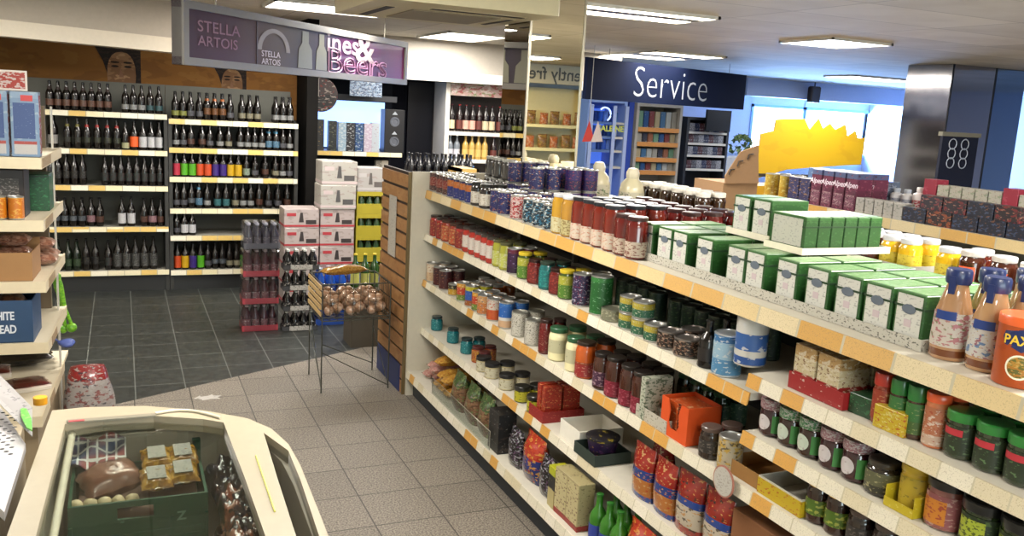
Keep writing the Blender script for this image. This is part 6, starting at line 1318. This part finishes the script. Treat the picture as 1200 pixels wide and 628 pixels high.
gold = pm(((-9, '#a8741c'),), 1, (('#d8a83c', .5), ('#6a4410', .62)), 30, .25, .6, bump=.8)
def foil(x, y, z, rx, ry, rz, lab):
    r = empty('foil_pack', (x, y, z)); r.rotation_euler = (rx, ry, rz); tag(r, lab, 'pack', 'gold foil packs in the freezer crate')
    MB().pillow(0, 0, .015, .072, .09, .035, 10, 10, int(x*999), .12).build('foil_wrap', gold, r)
    MB().box(-.021, .021, -.027, .027, .032, .0345).build('white_label', pm(((-9, '#b4b0a4'),), 1, (('#8a8880', .58),), 90, .6), r)
for (px, py, z, lab) in ((182, 520, .835, 'gold foil pack at the back of the crate nearer the plaid cloth'), (211, 514, .835, 'gold foil pack in the back corner of the crate'), (183, 556, .83, 'gold foil pack near the crate front beside the ham'), (214, 549, .83, 'gold foil pack in the front corner of the crate')):
    q = at(px, py, Z=z); foil(q.x, min(q.y, 2.285) if py < 530 else min(q.y, 2.20), z-.024, R(10), 0, .04, lab)
q = at(132, 562, Z=.80); r = empty('ham_joint', (q.x-.002, q.y-.01, .778)); r.rotation_euler = (R(8), R(-8), .3); tag(r, 'large brown pink wrapped ham joint lying in the crate', 'meat')
MB().pillow(0, 0, .03, .13, .10, .07, 16, 12, 12, .07).build('meat', pm(((-9, '#a87660'),), 1, (('#c09480', .5), ('#8a5a44', .62)), 9, .38, .2, bump=.3), r); MB().pillow(0, 0, .031, .134, .104, .074, 16, 12, 12, .07).build('film', clear('#f4ece6', .03, .25), r)
for k in range(5):
    o = MB().blob(0, 0, .014, .017, .015, .016, 10, 7, 50+k, .1).build('bread_dumpling', mat('#c4b48e', .6), None, (-.115+.030*k, 2.152, .765)); tag(o, f'small cream dumpling in front of the ham, {ORD[k]} from the crate side', 'dumpling', 'cream dumplings in the crate')
o = MB().box(CRX0+.015, CRX1-.015, CRY0+.02, CRY1-.02, CRZ0+.02, .745).build('cardboard_layer', mat('#5a4030', .8)); tag(o, 'brown cardboard layer pad inside the green crate', 'pad')
pl_ = bpy.data.materials.new('plaid'); pl_.use_nodes = True; t = pl_.node_tree; b = t.nodes['Principled BSDF']; b.inputs['Roughness'].default_value = .8
tc = t.nodes.new('ShaderNodeTexCoord'); sp = t.nodes.new('ShaderNodeSeparateXYZ'); t.links.new(tc.outputs['Object'], sp.inputs[0]); fs = []
for ax, pt in (('X', .022), ('Y', .03)):
    d_ = t.nodes.new('ShaderNodeMath'); d_.operation = 'DIVIDE'; d_.inputs[1].default_value = pt; t.links.new(sp.outputs[ax], d_.inputs[0]); f_ = t.nodes.new('ShaderNodeMath'); f_.operation = 'FRACT'; t.links.new(d_.outputs[0], f_.inputs[0]); g_ = t.nodes.new('ShaderNodeMath'); g_.operation = 'LESS_THAN'; g_.inputs[1].default_value = .22; t.links.new(f_.outputs[0], g_.inputs[0]); fs.append(g_)
mxx = t.nodes.new('ShaderNodeMath'); mxx.operation = 'MAXIMUM'; t.links.new(fs[0].outputs[0], mxx.inputs[0]); t.links.new(fs[1].outputs[0], mxx.inputs[1])
cn = t.nodes.new('ShaderNodeTexNoise'); cn.inputs['Scale'].default_value = 12; t.links.new(tc.outputs['Object'], cn.inputs['Vector']); rr = t.nodes.new('ShaderNodeValToRGB'); rr.color_ramp.elements[0].position = .42; rr.color_ramp.elements[0].color = hexc('#3f5070'); rr.color_ramp.elements[1].position = .58; rr.color_ramp.elements[1].color = hexc('#8a4a4a'); t.links.new(cn.outputs['Fac'], rr.inputs[0])
mq = t.nodes.new('ShaderNodeMix'); mq.data_type = 'RGBA'; mq.inputs['B'].default_value = hexc('#c8ccc8'); t.links.new(mxx.outputs[0], mq.inputs['Factor']); t.links.new(rr.outputs[0], mq.inputs['A']); t.links.new(mq.outputs['Result'], b.inputs['Base Color'])
mb = MB(); nx, ny = 12, 8
a0_, a1_ = at(83, 520, Z=.79), at(143, 553, Z=.74)
vs = [(-.07+.14*i/nx, -.05+.10*j/ny, .012*math.sin(i*.9)*math.cos(j*.7)+.04*j/ny) for j in range(ny+1) for i in range(nx+1)]
fs_ = [(j*(nx+1)+i, j*(nx+1)+i+1, (j+1)*(nx+1)+i+1, (j+1)*(nx+1)+i) for j in range(ny) for i in range(nx)]
mb._add(vs, fs_, 0, True); mb._add([(v[0], v[1], v[2]-.003) for v in vs], [f[::-1] for f in fs_], 0, True)
o = mb.build('plaid_cloth', pl_, None, tuple(at(113, 537, Z=.81))); tag(o, 'blue, red and white plaid cloth in the back of the crate', 'cloth')
# bags at the right of the crate
ob = pm(((-9, '#2c2026'),), 1, (('#a85a3a', .52), ('#c88a70', .60), ('#3a3a54', .6)), 12, .22, .6, bump=.7)
ob2 = pm(((-9, '#201c28'),), 1, (('#5a4a60', .56), ('#8a8a98', .64)), 12, .2, .6, bump=.7)
for k, (x, y, z, m, l) in enumerate(((.235, 2.025, .742, ob, 'glossy dark and orange frozen food bag beside the crate'), (.215, 1.93, .62, ob, 'glossy orange frozen food bag under another beside crate'), (.23, 2.21, .725, ob2, 'black and grey glossy bag at the curved freezer end'), (.24, 1.82, .742, ob, 'dark orange frozen food bag nearest the camera end'), (.25, 2.12, .59, ob2, 'black glossy bag under the narrow glass pane'), (.23, 1.70, .62, ob2, 'dark glossy bag deep in the freezer near its side'))):
    rb = empty('frozen_food_bag', (x, y, z)); tag(rb, l, 'bag'); MB().pillow(0, 0, .04, .085, .18, .10, 12, 12, 70+k, .25).build('bag', m, rb); rb.rotation_euler = (R(8), R(-6), .06*k)
for k, (x, y, z) in enumerate(((.2, 2.02, .41), (.24, 1.8, .41), (.15, 2.2, .41), (.0, 1.5, .41), (.1, 1.2, .41), (-.05, 2.1, .405))):
    rb = empty('cardboard_case', (x, y, z)); tag(rb, f'brown case on the freezer floor, {ORD[k]} under the bags', 'case', 'brown cases on the freezer floor'); MB().bbox(-.08, .08, -.09, .09, 0, .1).build('case_body', mat('#6a4a34', .8), rb)
# sheet with the green sticker and perforated white stand
a = [at(0, 440, Z=.98), at(38, 478, Z=.95), at(38, 512, Z=.92), at(0, 474, Z=.95)]
r = empty('paper_sheet', (0, 0, 0)); tag(r, 'white printed sheet with bright green sticker beside the freezer', 'sheet')
far = Vector(a[0])+(Vector(a[0])-Vector(a[1]))*.5; far2 = Vector(a[3])+(Vector(a[3])-Vector(a[2]))*.5
MB().ext([far, a[1], a[2], far2], (0, 0, .0015)).build('paper', pm(((-9, '#c4c0c0'),), 1, (('#8f8a90', .62),), 60, .6), r)
gpt = [at(*q, Z=.945) for q in ((24, 481), (30, 478), (37, 492), (38, 506), (31, 502), (25, 490))]
MB().ext(gpt, (0, 0, .004)).build('green_sticker', B(((-9, '#5ac82c'),), 1, (('#98e860', .58),), 50, .5), r)
r = empty('plastic_basket', (0, 0, 0)); tag(r, 'white perforated plastic basket at the freezer side', 'basket')
pw = MB(); q0, q1, q2, q3 = at(-25, 440, Z=.93), at(30, 520, Z=.90), at(5, 600, Z=.88), at(-40, 560, Z=.9)
MB().ext([q0, q1, q2, q3], (0, 0, -.02)).build('basket_panel', mat('#c8c6c8', .5), r)
dots = MB()
for i in range(4):
    for j in range(8):
        p = at(4+i*5-j*1.2+2, 472+j*8+i*3, Z=.915); n = 8
        dots._add([(p.x+.0055*math.cos(2*math.pi*k/n), p.y+.0055*math.sin(2*math.pi*k/n), p.z+.01) for k in range(n)], [tuple(range(n))])
dots.build('hole_pattern', mat('#26262a', .7), r)
bpy.data.objects.remove(r.children[0]) if False else None
o = MB().box(-.62, -.25, 1.2, 2.52, 0, .86).build('side_counter', pm(((-9, '#b8a684'),), 1, (('#c8b898', .55),), 9, .5)); tag(o, 'low pale counter beside the freezer under the white sheet', 'counter')
o = MB().lathe([(0, 0), (.018, 0), (.018, .02), (0, .02)], 12).build('orange_cap', mat('#d89a20', .4), None, tuple(at(47, 466, Z=.88))[:2]+(.862,)); tag(o, 'small orange round cap on the counter corner by freezer', 'cap')
# ------------------------------------------------------------------ second island beyond
S2X, S2Z = 3.8, 1.262
r = empty('second_island', (S2X, 4.66, 0)); tag(r, 'second grocery shelving island across the far aisle', 'shelving'); L_ = 3.2
s = MB().box(0.01, .95, -L_, 0, S2Z-.03, S2Z).build('shelf', SH, r); MB().box(0, .01, -L_, 0, S2Z-.055, S2Z).build('price_strip', TKT, s)
for z in (.95, .65, .35): s = MB().box(0.01, .45, -L_, 0, z-.03, z).build('shelf', SH, r); MB().box(0, .01, -L_, 0, z-.05, z).build('price_strip', TK, s)
MB().box(.45, .5, -L_, 0, 0, S2Z-.03).build('back_panel', mat('#6a675f', .7), r); MB().box(.02, .9, -L_, 0, 0, .12).build('plinth', mat('#23282c', .6), r); MB().box(0, .95, 0, .02, 0, S2Z).build('end_panel', mat('#a8a294', .6), r)
def fill2(items, X0, z, where, rz=-math.pi/2):
    prev = None; cnt = {}
    for it in items:
        px, key = it[:2]; rows = it[2] if len(it) > 2 else 1; c = CAT[key]; proto(key); y = ypx(px, X0+c[2]/2, z+.05)
        if prev is not None: y = min(y, prev-c[1]/2-.008)
        prev = y-c[1]/2
        for rw in range(rows):
            n = cnt.get(key, 0); cnt[key] = n+1; place(key, (X0+c[2]/2+rw*(c[2]+.003), y, z), rz, f'{c[4]} {where}' + (f', {ORD[n % 20]} one' if sum(1 for q in items if q[1] == key) > 1 or rows > 1 else ''), f'{c[4]} {where}')
C('g_yel', 'yellow and gold tin', h=.15, r=.045, label=B(((0, '#b89018'), (.5, '#c8a838')), .15, (('#e8d888', .58), ('#8a6a18', .62)), 30))
X('g_blu', 'navy and gold breakfast box', w=.09, d=.07, h=.15, body=B(((0, '#2a2a5a'),), .15, (('#b88a50', .6), ('#7a7aa8', .62)), 30))
def alpen(key):
    root = empty('cereal_pouch'); w, d, h = .085, .12, .215
    MB().bbox(-w/2, w/2, -d/2, d/2, 0, h, .003).build('box_body', B(((0, '#6a2844'), (.55, '#7a2a4c'), (.85, '#5a6a9a')), h, (('#a85a74', .6), ('#4a1c30', .62)), 25, .4), root)
    add_text(MB(), 'Alpen', .044, lambda x, y, z: (x, -d/2-.0015, h*.68+y), bold=.0008, shear=.2).build('lettering', mat('#e0d0dc', .4), root)
    MB().box(-w*.38, w*.38, -d/2-.001, -d/2, h*.1, h*.42).build('front_panel', B(((0, '#8a5068'),), h, (('#c8a8a8', .56), ('#4a2030', .58)), 40, .5), root); return root
add('alpen', alpen, .086, .12, 'cereal box', 'plum and blue muesli box')
X('g_bl2', 'blue upright cereal packet', w=.10, d=.10, h=.20, body=B(((0, '#34507e'), (.6, '#5a7cae')), .2, (('#a8bcd8', .6),), 20))
X('g_gry', 'grey blue carton', w=.08, d=.1, h=.17, body=B(((0, '#4a5870'), (.7, '#6a7c9a')), .17, (('#a8b4c8', .6), ('#2a3448', .6)), 22))
X('g_wht', 'low white carton', w=.06, d=.09, h=.085, body=B(((0, '#c4c0b8'),), .085, (('#8a8a84', .6),), 40))
J('g_bot', 'white plastic bottle', cat='bottle', h=.14, r=.035, content='#c8c8cc', lid='#a8b0bc', lh=.02, neck=.5, label=B(((0, '#b8bcc8'),), .14, (('#7a8aa8', .6),), 40), lz=(.1, .6), gloss=.35, glassy=False)
J('g_pbt', 'white bottle with red label', cat='bottle', h=.16, r=.042, content='#d0c8c8', lid='#d8d4d4', lh=.025, neck=.5, label=B(((0, '#b03848'),), .16, (('#e0d8d8', .52),), 40), lz=(.1, .55), gloss=.35, glassy=False)
X('g_nav', 'small navy dessert box', w=.145, d=.06, h=.075, body=B(((0, '#171c30'),), .075, (('#4a5a80', .58), ('#8a5a3a', .64)), 30))
X('g_drk', 'small dark red dessert box', w=.135, d=.06, h=.075, body=B(((0, '#1f1820'),), .075, (('#8a2a2c', .56), ('#b8806a', .62)), 25))
X('g_dor', 'small dark box with orange picture', w=.15, d=.06, h=.075, body=B(((0, '#20181a'),), .075, (('#a8542c', .54), ('#d8a888', .64)), 25))
X('g_red', 'tall crimson carton', w=.085, d=.09, h=.215, body=B(((0, '#a8203c'),), .2, (('#c04860', .6),), 12))
X('g_crm', 'cream and white tall carton', w=.072, d=.09, h=.19, body=B(((0, '#b8b4a0'), (.6, '#c8c4b4')), .19, (('#a88a80', .64), ('#98a888', .62)), 25))
X('g_grw', 'pale green and white carton', w=.10, d=.09, h=.16, body=B(((0, '#7aa08a'), (.5, '#c4c8bc'), (.8, '#b8a8a0')), .16, (('#c8d0c8', .6),), 25))
fill2([(904, 'g_yel', 2), (921, 'g_yel', 2), (934, 'g_blu', 1), (944, 'g_blu', 1), (956, 'alpen', 2), (966, 'alpen', 2), (975, 'alpen', 2), (984, 'alpen', 2)]+[(998+7*i, 'g_wht', 1) for i in range(5)]+[(1036, 'g_nav', 1), (1062, 'g_dor', 1), (1088, 'g_nav', 1), (1112, 'g_nav', 1), (1138, 'g_nav', 1), (1165, 'g_drk', 1), (1190, 'g_dor', 1), (1215, 'g_nav', 1)], S2X+.02, S2Z, 'on the second island')
fill2([(1096, 'g_drk', 1), (1122, 'g_drk', 1), (1150, 'g_nav', 1), (1180, 'g_drk', 1)], S2X+.02, S2Z+.0755, 'in the second layer there')
fill2([(958, 'g_bl2', 1), (972, 'g_bl2', 1), (986, 'g_bl2', 1), (999, 'g_gry', 1), (1010, 'g_gry', 1), (1021, 'g_gry', 1), (1031, 'g_gry', 1), (1042, 'g_bot', 1), (1048, 'g_bot', 1), (1060, 'g_pbt', 1), (1080, 'g_red', 1), (1095, 'g_crm', 1), (1106, 'g_crm', 1), (1116, 'g_crm', 1), (1126, 'g_crm', 1), (1136, 'g_crm', 1), (1148, 'g_red', 1), (1160, 'g_crm', 1), (1172, 'g_grw', 1), (1186, 'g_grw', 1), (1200, 'g_grw', 1)], S2X+.30, S2Z, 'at the back of the second island')
J('g_tom', 'dark red sauce jar', h=.11, r=.04, content='#4a1410', lid='#6a6058', label=B(((0, '#7a3a30'),), .11, (('#a89080', .6),), 40), lz=(.1, .6))
fill2([(955, 'g_tom', 1), (966, 'g_tom', 1), (977, 'g_tom', 1), (988, 'g_tom', 1), (1010, 'g_tom', 1), (1020, 'g_tom', 1)], S2X+.10, .95, 'on the shaded shelf of second island')
# ------------------------------------------------------------------ yellow burst display and cardboard
YD = 5.9
zp = [(150, 500), (175, 280), (240, 265), (250, 210), (300, 206), (390, 206), (415, 260), (460, 205), (480, 255), (515, 230), (540, 260), (590, 235), (600, 290), (640, 265), (650, 300), (685, 300), (665, 430), (500, 440), (300, 455)]
pts = [at(850+.239*x, 90+.239*y, Y=YD) for x, y in zp]
r = empty('display_card', (pts[0].x, YD, 0)); tag(r, 'large yellow starburst edged card display behind second island', 'display')
MB().ext([(p.x-pts[0].x, 0, p.z) for p in pts], (0, .012, 0)).build('burst_card', pm(((-9, '#e4b800'),), 1, (('#dcae00', .6),), 3, .6, 0), r)
x1 = at(1008, 210, Y=YD).x-pts[0].x
MB().box(0, x1, .015, .35, 0, pts[0].z-.06).build('display_box', mat('#b88c08', .6), r); MB().box(-.002, x1, -.004, .012, pts[0].z+.02, pts[0].z+.045).build('black_band', mat('#2a241c', .5), r)
p = [at(*q, Y=5.7) for q in ((850, 206), (868, 178), (889, 170), (889, 215), (850, 215))]
r = empty('cardboard_display', (p[0].x, 5.7, 0)); tag(r, 'brown cardboard display with black curved marks beside the yellow card', 'display')
MB().ext([(q.x-p[0].x, 0, q.z) for q in p], (0, .01, 0)).build('card_side', mat('#8f7050', .8), r); MB().box(0, p[3].x-p[0].x, .012, .4, 0, p[3].z).build('display_box', mat('#8f7050', .8), r)
mk = MB()
for q in ((858, 202), (868, 192), (880, 184)):
    c = at(*q, Y=5.695); mk.tube([(c.x-p[0].x-.03, -.006, c.z-.02), (c.x-p[0].x-.02, -.006, c.z+.02), (c.x-p[0].x+.02, -.006, c.z+.025)], .005, 5)
mk.build('curved_print', mat('#241c16', .6), r)
# ------------------------------------------------------------------ far shop units right of the pillar
def unit(name, px0, px1, pytop, Y, depth, label, cat, m, levels=(), striped=None):
    a, b = at(px0, pytop, Y=Y), at(px1, pytop, Y=Y); w = b.x-a.x
    r = empty(name, (a.x, Y, 0)); tag(r, label, cat)
    MB().box(0, w, depth-.03, depth, 0, a.z).build('back_panel', m, r)
    for x in (0, w-.04): MB().box(x, x+.04, 0, depth-.03, 0, a.z).build('side_panel', m, r)
    MB().box(0, w, 0, depth, a.z, a.z+.04).build('top_panel', m, r)
    for py in levels:
        z = at((px0+px1)/2, py, Y=Y).z; s = MB().box(.04, w-.04, .0, depth-.03, z-.03, z).build('shelf', mat('#c8c4bc', .5), r)
        if striped: MB().box(.04, w-.04, -.008, 0, z-.06, z).build('price_strip', mat(striped, .5), s)
    return r, w
r, w = unit('drinks_fridge', 690, 736, 119, 10.6, .6, 'glass fronted drinks fridge with pale blue inner light beside pillar', 'fridge', mat('#8aa4dc', .4), (143, 160, 176, 195))
za = at(712, 140, Y=10.6).z
MB().box(.05, w-.05, .54, .565, .2, at(690, 122, Y=10.6).z-.05).build('light_panel', emit('#6f92e0', .55), r)
MB().box(.04, w*.62, -.02, -.012, .1, at(690, 122, Y=10.6).z-.02).build('glass_door', clear('#d8e6ff', .04), r)
for x in (.02, w*.62, w-.04): MB().box(x, x+.05, -.03, 0, .1, at(690, 122, Y=10.6).z).build('door_frame', mat('#a8b8e0', .4), r)
p = at(716, 151, Y=10.56); tx = MB(); add_text(tx, 'SALE NE', .11, lambda x, y, z: (p.x-r.location.x+x, -.035, p.z+y), bold=.003); tx.build('lettering', mat('#c8d05a', .5), r)
mb = MB(); c = at(711, 134, Y=10.5); mb.tube([(c.x-r.location.x+.09*math.cos(a), -.05, c.z+.09*math.sin(a)) for a in [R(-60+22*i) for i in range(10)]], .012, 6).build('hanging_loop', emit('#b8d0ff', .8), r)
fx = r.location.x
for j, py in enumerate((143, 160, 176)):
    z = at(712, py, Y=10.6).z
    for i in range(6):
        h = .13; k = f'fb{(i+j) % 3}'
        if k not in CAT: C(k, ('white', 'navy', 'blue')[(i+j) % 3]+' drink can', h=.14, r=.035, label=mat(('#b8c4d8', '#2a3a6a', '#4a78b8')[(i+j) % 3], .4))
        proto(k); n = USED.get((k, 'f'), 0); USED[(k, 'f')] = n+1; place(k, (fx+.09+.078*i, 10.7, z), 0, f'{CAT[k][4]} in the blue lit fridge, {ORD[n]} counted from its top', 'cans in the blue lit fridge')
o = MB().box(0, .08, 0, .25, 0, at(741, 119, Y=10.6).z+.02).build('blue_post', mat('#24409c', .5), None, (at(738, 119, Y=10.6).x, 10.6, 0)); tag(o, 'bright blue upright post between the fridge and orange shelving', 'post')
r, w = unit('toiletries_shelving', 747, 801, 124, 10.6, .45, 'shelving with orange price strips below the service sign', 'shelving', mat('#a8a49c', .6), (150, 167, 185, 200), '#c88a48')
tx0 = r.location.x; cols = ['#7aa888', '#c8ccc8', '#2a5a9a', '#b8b4a8', '#8a3a34', '#3a3a48', '#c8b890', '#a86a4a', '#4a7aa8']
k0 = 0
for j, (py, hh_) in enumerate(((150, .22), (167, .12), (185, .12), (200, .1))):
    z = at(773, py, Y=10.6).z; nn = 7
    for i in range(nn):
        ci = (i*2+j*3) % 9; k = f'tl{ci}_{j}'
        if k not in CAT: X(k, ('green', 'white', 'blue', 'grey', 'red', 'charcoal', 'tan', 'copper', 'light blue')[ci]+' toiletry carton', w=.075, d=.06, h=hh_, body=B(((0, cols[ci]),), hh_, (('#d0ccc4', .62),), 20), cat='carton')
        proto(k); place(k, (tx0+.1+(w-.2)*i/(nn-1), 10.68, z), 0, f'{CAT[k][4]} on {ORD[j]} shelf under the service sign, {ORD[i]} from the blue post', 'toiletry cartons under the service sign')
# busy dark stand with small goods
r, w = unit('magazine_rack', 806, 856, 140, 10.8, .35, 'dark rack of small printed packets beyond the orange strip shelving', 'rack', mat('#1f2028', .6), (155, 168, 182, 198))
for j, py in enumerate((155, 168, 182, 198)):
    z = at(830, py, Y=10.8).z
    for i in range(7):
        ci = (i+2*j) % 4; k = f'mg{ci}'
        if k not in CAT: X(k, ('white', 'navy', 'maroon', 'grey')[ci]+' printed packet', w=.085, d=.02, h=.12, body=B(((0, ('#a8a8b0', '#2c3458', '#5a2a30', '#60606a')[ci]),), .12, (('#c8c8d0', .58), ('#2a2a34', .58)), 25), cat='packet')
        proto(k); place(k, (r.location.x+.11+(w-.22)*i/6, 10.84, z), 0, f'{CAT[k][4]} on {ORD[j]} rack shelf, {ORD[i]} along from the toiletries', 'printed packets on the dark rack')
o = MB().box(0, .42, 0, .04, 1.55, 1.85).build('hanging_screen', mat('#17181c', .3), None, (at(828, 145, Y=10.7).x, 10.7, 0)); tag(o, 'dark rectangular screen above the packet rack', 'screen')
# pale pier and green plant thing, chalkboard etc
o = MB().box(-.12, .12, 0, .012, -.03, .03).build('wall_notice', mat('#5a6680', .6), None, at(870, 142, Y=11.0)); o.location.y = 12.98; bpy.data.objects.remove(o)
p = at(869, 166, Y=9.0); r = empty('potted_plant', (p.x, 9.0, 0)); tag(r, 'rounded green plant in front of the pale far wall', 'plant'); MB().bbox(-.12, .12, -.12, .12, 0, p.z-.18, .02).build('tall_planter', mat('#8a92a4', .6), r)
mb = MB(); rn = random.Random(5)
for k in range(90):
    a, b_ = rn.uniform(0, 6.28), rn.uniform(-.6, 1.5); rr_ = .13; x, y, z = rr_*math.cos(a)*math.cos(b_), rr_*math.sin(a)*math.cos(b_), p.z-.06+rr_*math.sin(b_); u = Vector((rn.uniform(-1, 1), rn.uniform(-1, 1), rn.uniform(-1, 1))).normalized()*.045; v = Vector((rn.uniform(-1, 1), rn.uniform(-1, 1), rn.uniform(-1, 1))).normalized()*.025; c = Vector((x, y, z)); mb._add([c-u, c-v, c+u, c+v], [(0, 1, 2, 3)])
mb.build('leaves', mat('#4f6a44', .6), r)
# far ceiling drop and beam in daylight
p0_, p1_ = at(820, 88, Y=12.0), at(1010, 95, Y=12.0)
struct(MB().box(at(876, 100, Y=11.8).x, XR, 11.8, 12.0, 2.12, CEIL).build('beam_window', mat('#a4aec8', .7)), 'pale beam before the street windows')
p = at(957, 110, Y=11.6); r = empty('hanging_speaker', (p.x, 11.6, p.z)); tag(r, 'small dark hanging object below the pale beam', 'fixture'); MB().bbox(-.10, .10, 0, .12, -.14, .12, .02).build('casing', mat('#2a2024', .5), r); MB().tube([(0, .06, .12), (0, .06, CEIL-p.z)], .012).build('bracket', mat('#2a2a30', .5), r)
MB().tube([(0, .14, .05), (0, .19, .05)], .01).build('stub', mat('#2a2a30', .5), r)
# notices in the window
p = at(1038, 165, Y=FY-.06); o = MB().box(-.30, .30, 0, .01, -.26, .26).build('window_poster', pm(((-9, '#5a90cc'),), 1, (('#7ab0e0', .5),), 4, .5), None, (p.x, FY-.05, p.z)); tag(o, 'pale blue poster hanging in the street window', 'poster')
# dark chalkboard stand near the far column
YK = qy0-.35
c0_, c1_ = at(1104, 168, Y=YK), at(1146, 168, Y=YK)
r = empty('chalkboard', (c0_.x, YK, 0)); tag(r, 'dark navy board with pale chalk loops before the far column', 'board'); wz = c1_.x-c0_.x
MB().box(0, wz, 0, .03, .3, at(1120, 160, Y=YK).z).build('board', mat('#10162c', .6), r)
mb = MB(); 
for cx, cy, s_ in ((.28, .0, 1), (.62, .0, 1)):
    c = (wz*cx, -.006, at(1120, 180, Y=YK).z)
    for q in range(3): mb.tube([(c[0]+.05*s_*math.cos(a), -.008, c[2]+.09-.09*q+.05*math.sin(a)) for a in [R(30*i) for i in range(13)]], .006, 4)
mb.build('chalk_loops', mat('#a8b0c0', .7), r); MB().box(0, .04, 0, .03, 0, .3).build('leg', mat('#2a241e', .6), r); MB().box(wz-.04, wz, 0, .03, 0, .3).build('leg', mat('#2a241e', .6), r)
MB().box(-.02, wz+.02, -.01, .04, at(1120, 160, Y=YK).z, at(1120, 155, Y=YK).z).build('top_rail', mat('#8a8676', .5), r)
# red triangular pennant by the fridge
p = at(690, 155, Y=8.2); r = empty('red_bunting', p); tag(r, 'red and white triangular pennants hanging beside the pillar', 'bunting')
for k, (dx, m) in enumerate(((0, mat('#b8342c', .6)), (.10, mat('#c8bcb8', .6)))): MB().ext([(dx-.07, -.004*k, -.10), (dx+.07, -.004*k, -.09), (dx, -.004*k, .12)], (0, .003, 0)).build('pennant', m, r)
MB().tube([(0, 0, .12), (0, 0, CEIL-p.z)], .003).build('string', mat('#a8a8a8', .6), r)
# ------------------------------------------------------------------ rear of the shop, seen in the mirrors
YG = -3.2
def rear(y): return y
r = empty('bakery_shelving', (3.6, YG, 0), 0); tag(r, 'cream bakery wall shelving behind the camera seen in the mirror', 'shelving')
MB().box(0, 4.6, -.5, -.45, 0, 2.05).build('back_panel', mat('#d8c890', .6), r)
for z in (.35, .75, 1.15, 1.5): s = MB().box(0, 4.6, -.45, 0, z-.03, z).build('shelf', mat('#d8d0a8', .5), r); MB().box(0, 4.6, 0, .008, z-.045, z).build('price_strip', mat('#d0c48c', .5), s)
for x in (0, 1.53, 3.06, 4.56): MB().box(x, x+.04, -.45, 0, 0, 2.05).build('upright', mat('#c0b080', .6), r)
rs = empty('wall_sign', (6.05, YG+.03, 2.1)); tag(rs, 'grey sign with dark lettering above the bakery shelves', 'sign')
MB().box(-2.4, 2.2, -.03, 0, -.0, .28).build('board', mat('#c0b490', .5), rs)
add_text(MB(), 'Evidently fresh', .26, lambda x, y, z: (-x, .003, .14+y), bold=.003).build('lettering', mat('#4a4636', .5), rs)
rnb = random.Random(9)
add('pl', pouch(w=.16, d=.09, h=.2, m=B(((0, '#8a5a30'),), .2, (('#c89a50', .52), ('#5a7a3a', .6)), 20, .4), name='bread_bag', seed=11), .17, .1, 'bread', 'bag'); add('pg', pouch(w=.14, d=.09, h=.17, m=B(((0, '#c86a2a'),), .2, (('#d8b090', .52), ('#8a3a1a', .6)), 20, .4), name='bread_bag', seed=12), .15, .1, 'bread', 'bag')
for j, z in enumerate((1.5, 1.15, .75)):
    for i in range(9):
        k = ('pl', 'pg')[(i+j) % 2]; proto(k); place(k, ((5.27+.2*i if i < 7 else 6.80+.2*(i-7))+rnb.uniform(0, .02), YG-.15, z), math.pi, f'bagged bakery product on {ORD[j]} rear shelf, {ORD[i]} along, seen in the mirror', 'bagged bakery goods on the rear shelves')
# ------------------------------------------------------------------ render settings
vs = SC.view_settings; vs.view_transform = 'Standard'; vs.look = 'None'; vs.exposure = 0.72; vs.gamma = 1.0
try: vs.use_curve_mapping = False
except Exception: pass
cy = SC.cycles; cy.use_denoising = True; cy.max_bounces = 8; cy.diffuse_bounces = 4; cy.glossy_bounces = 4; cy.transparent_max_bounces = 12; cy.sample_clamp_indirect = 6; cy.caustics_reflective = False; cy.caustics_refractive = False
try: cy.denoiser = 'OPENIMAGEDENOISE'
except Exception: pass
dup = {k: v for k, v in LABELS.items() if len(v) > 1}
if dup: print('SAME LABELS', len(dup), list(dup.items())[:12])
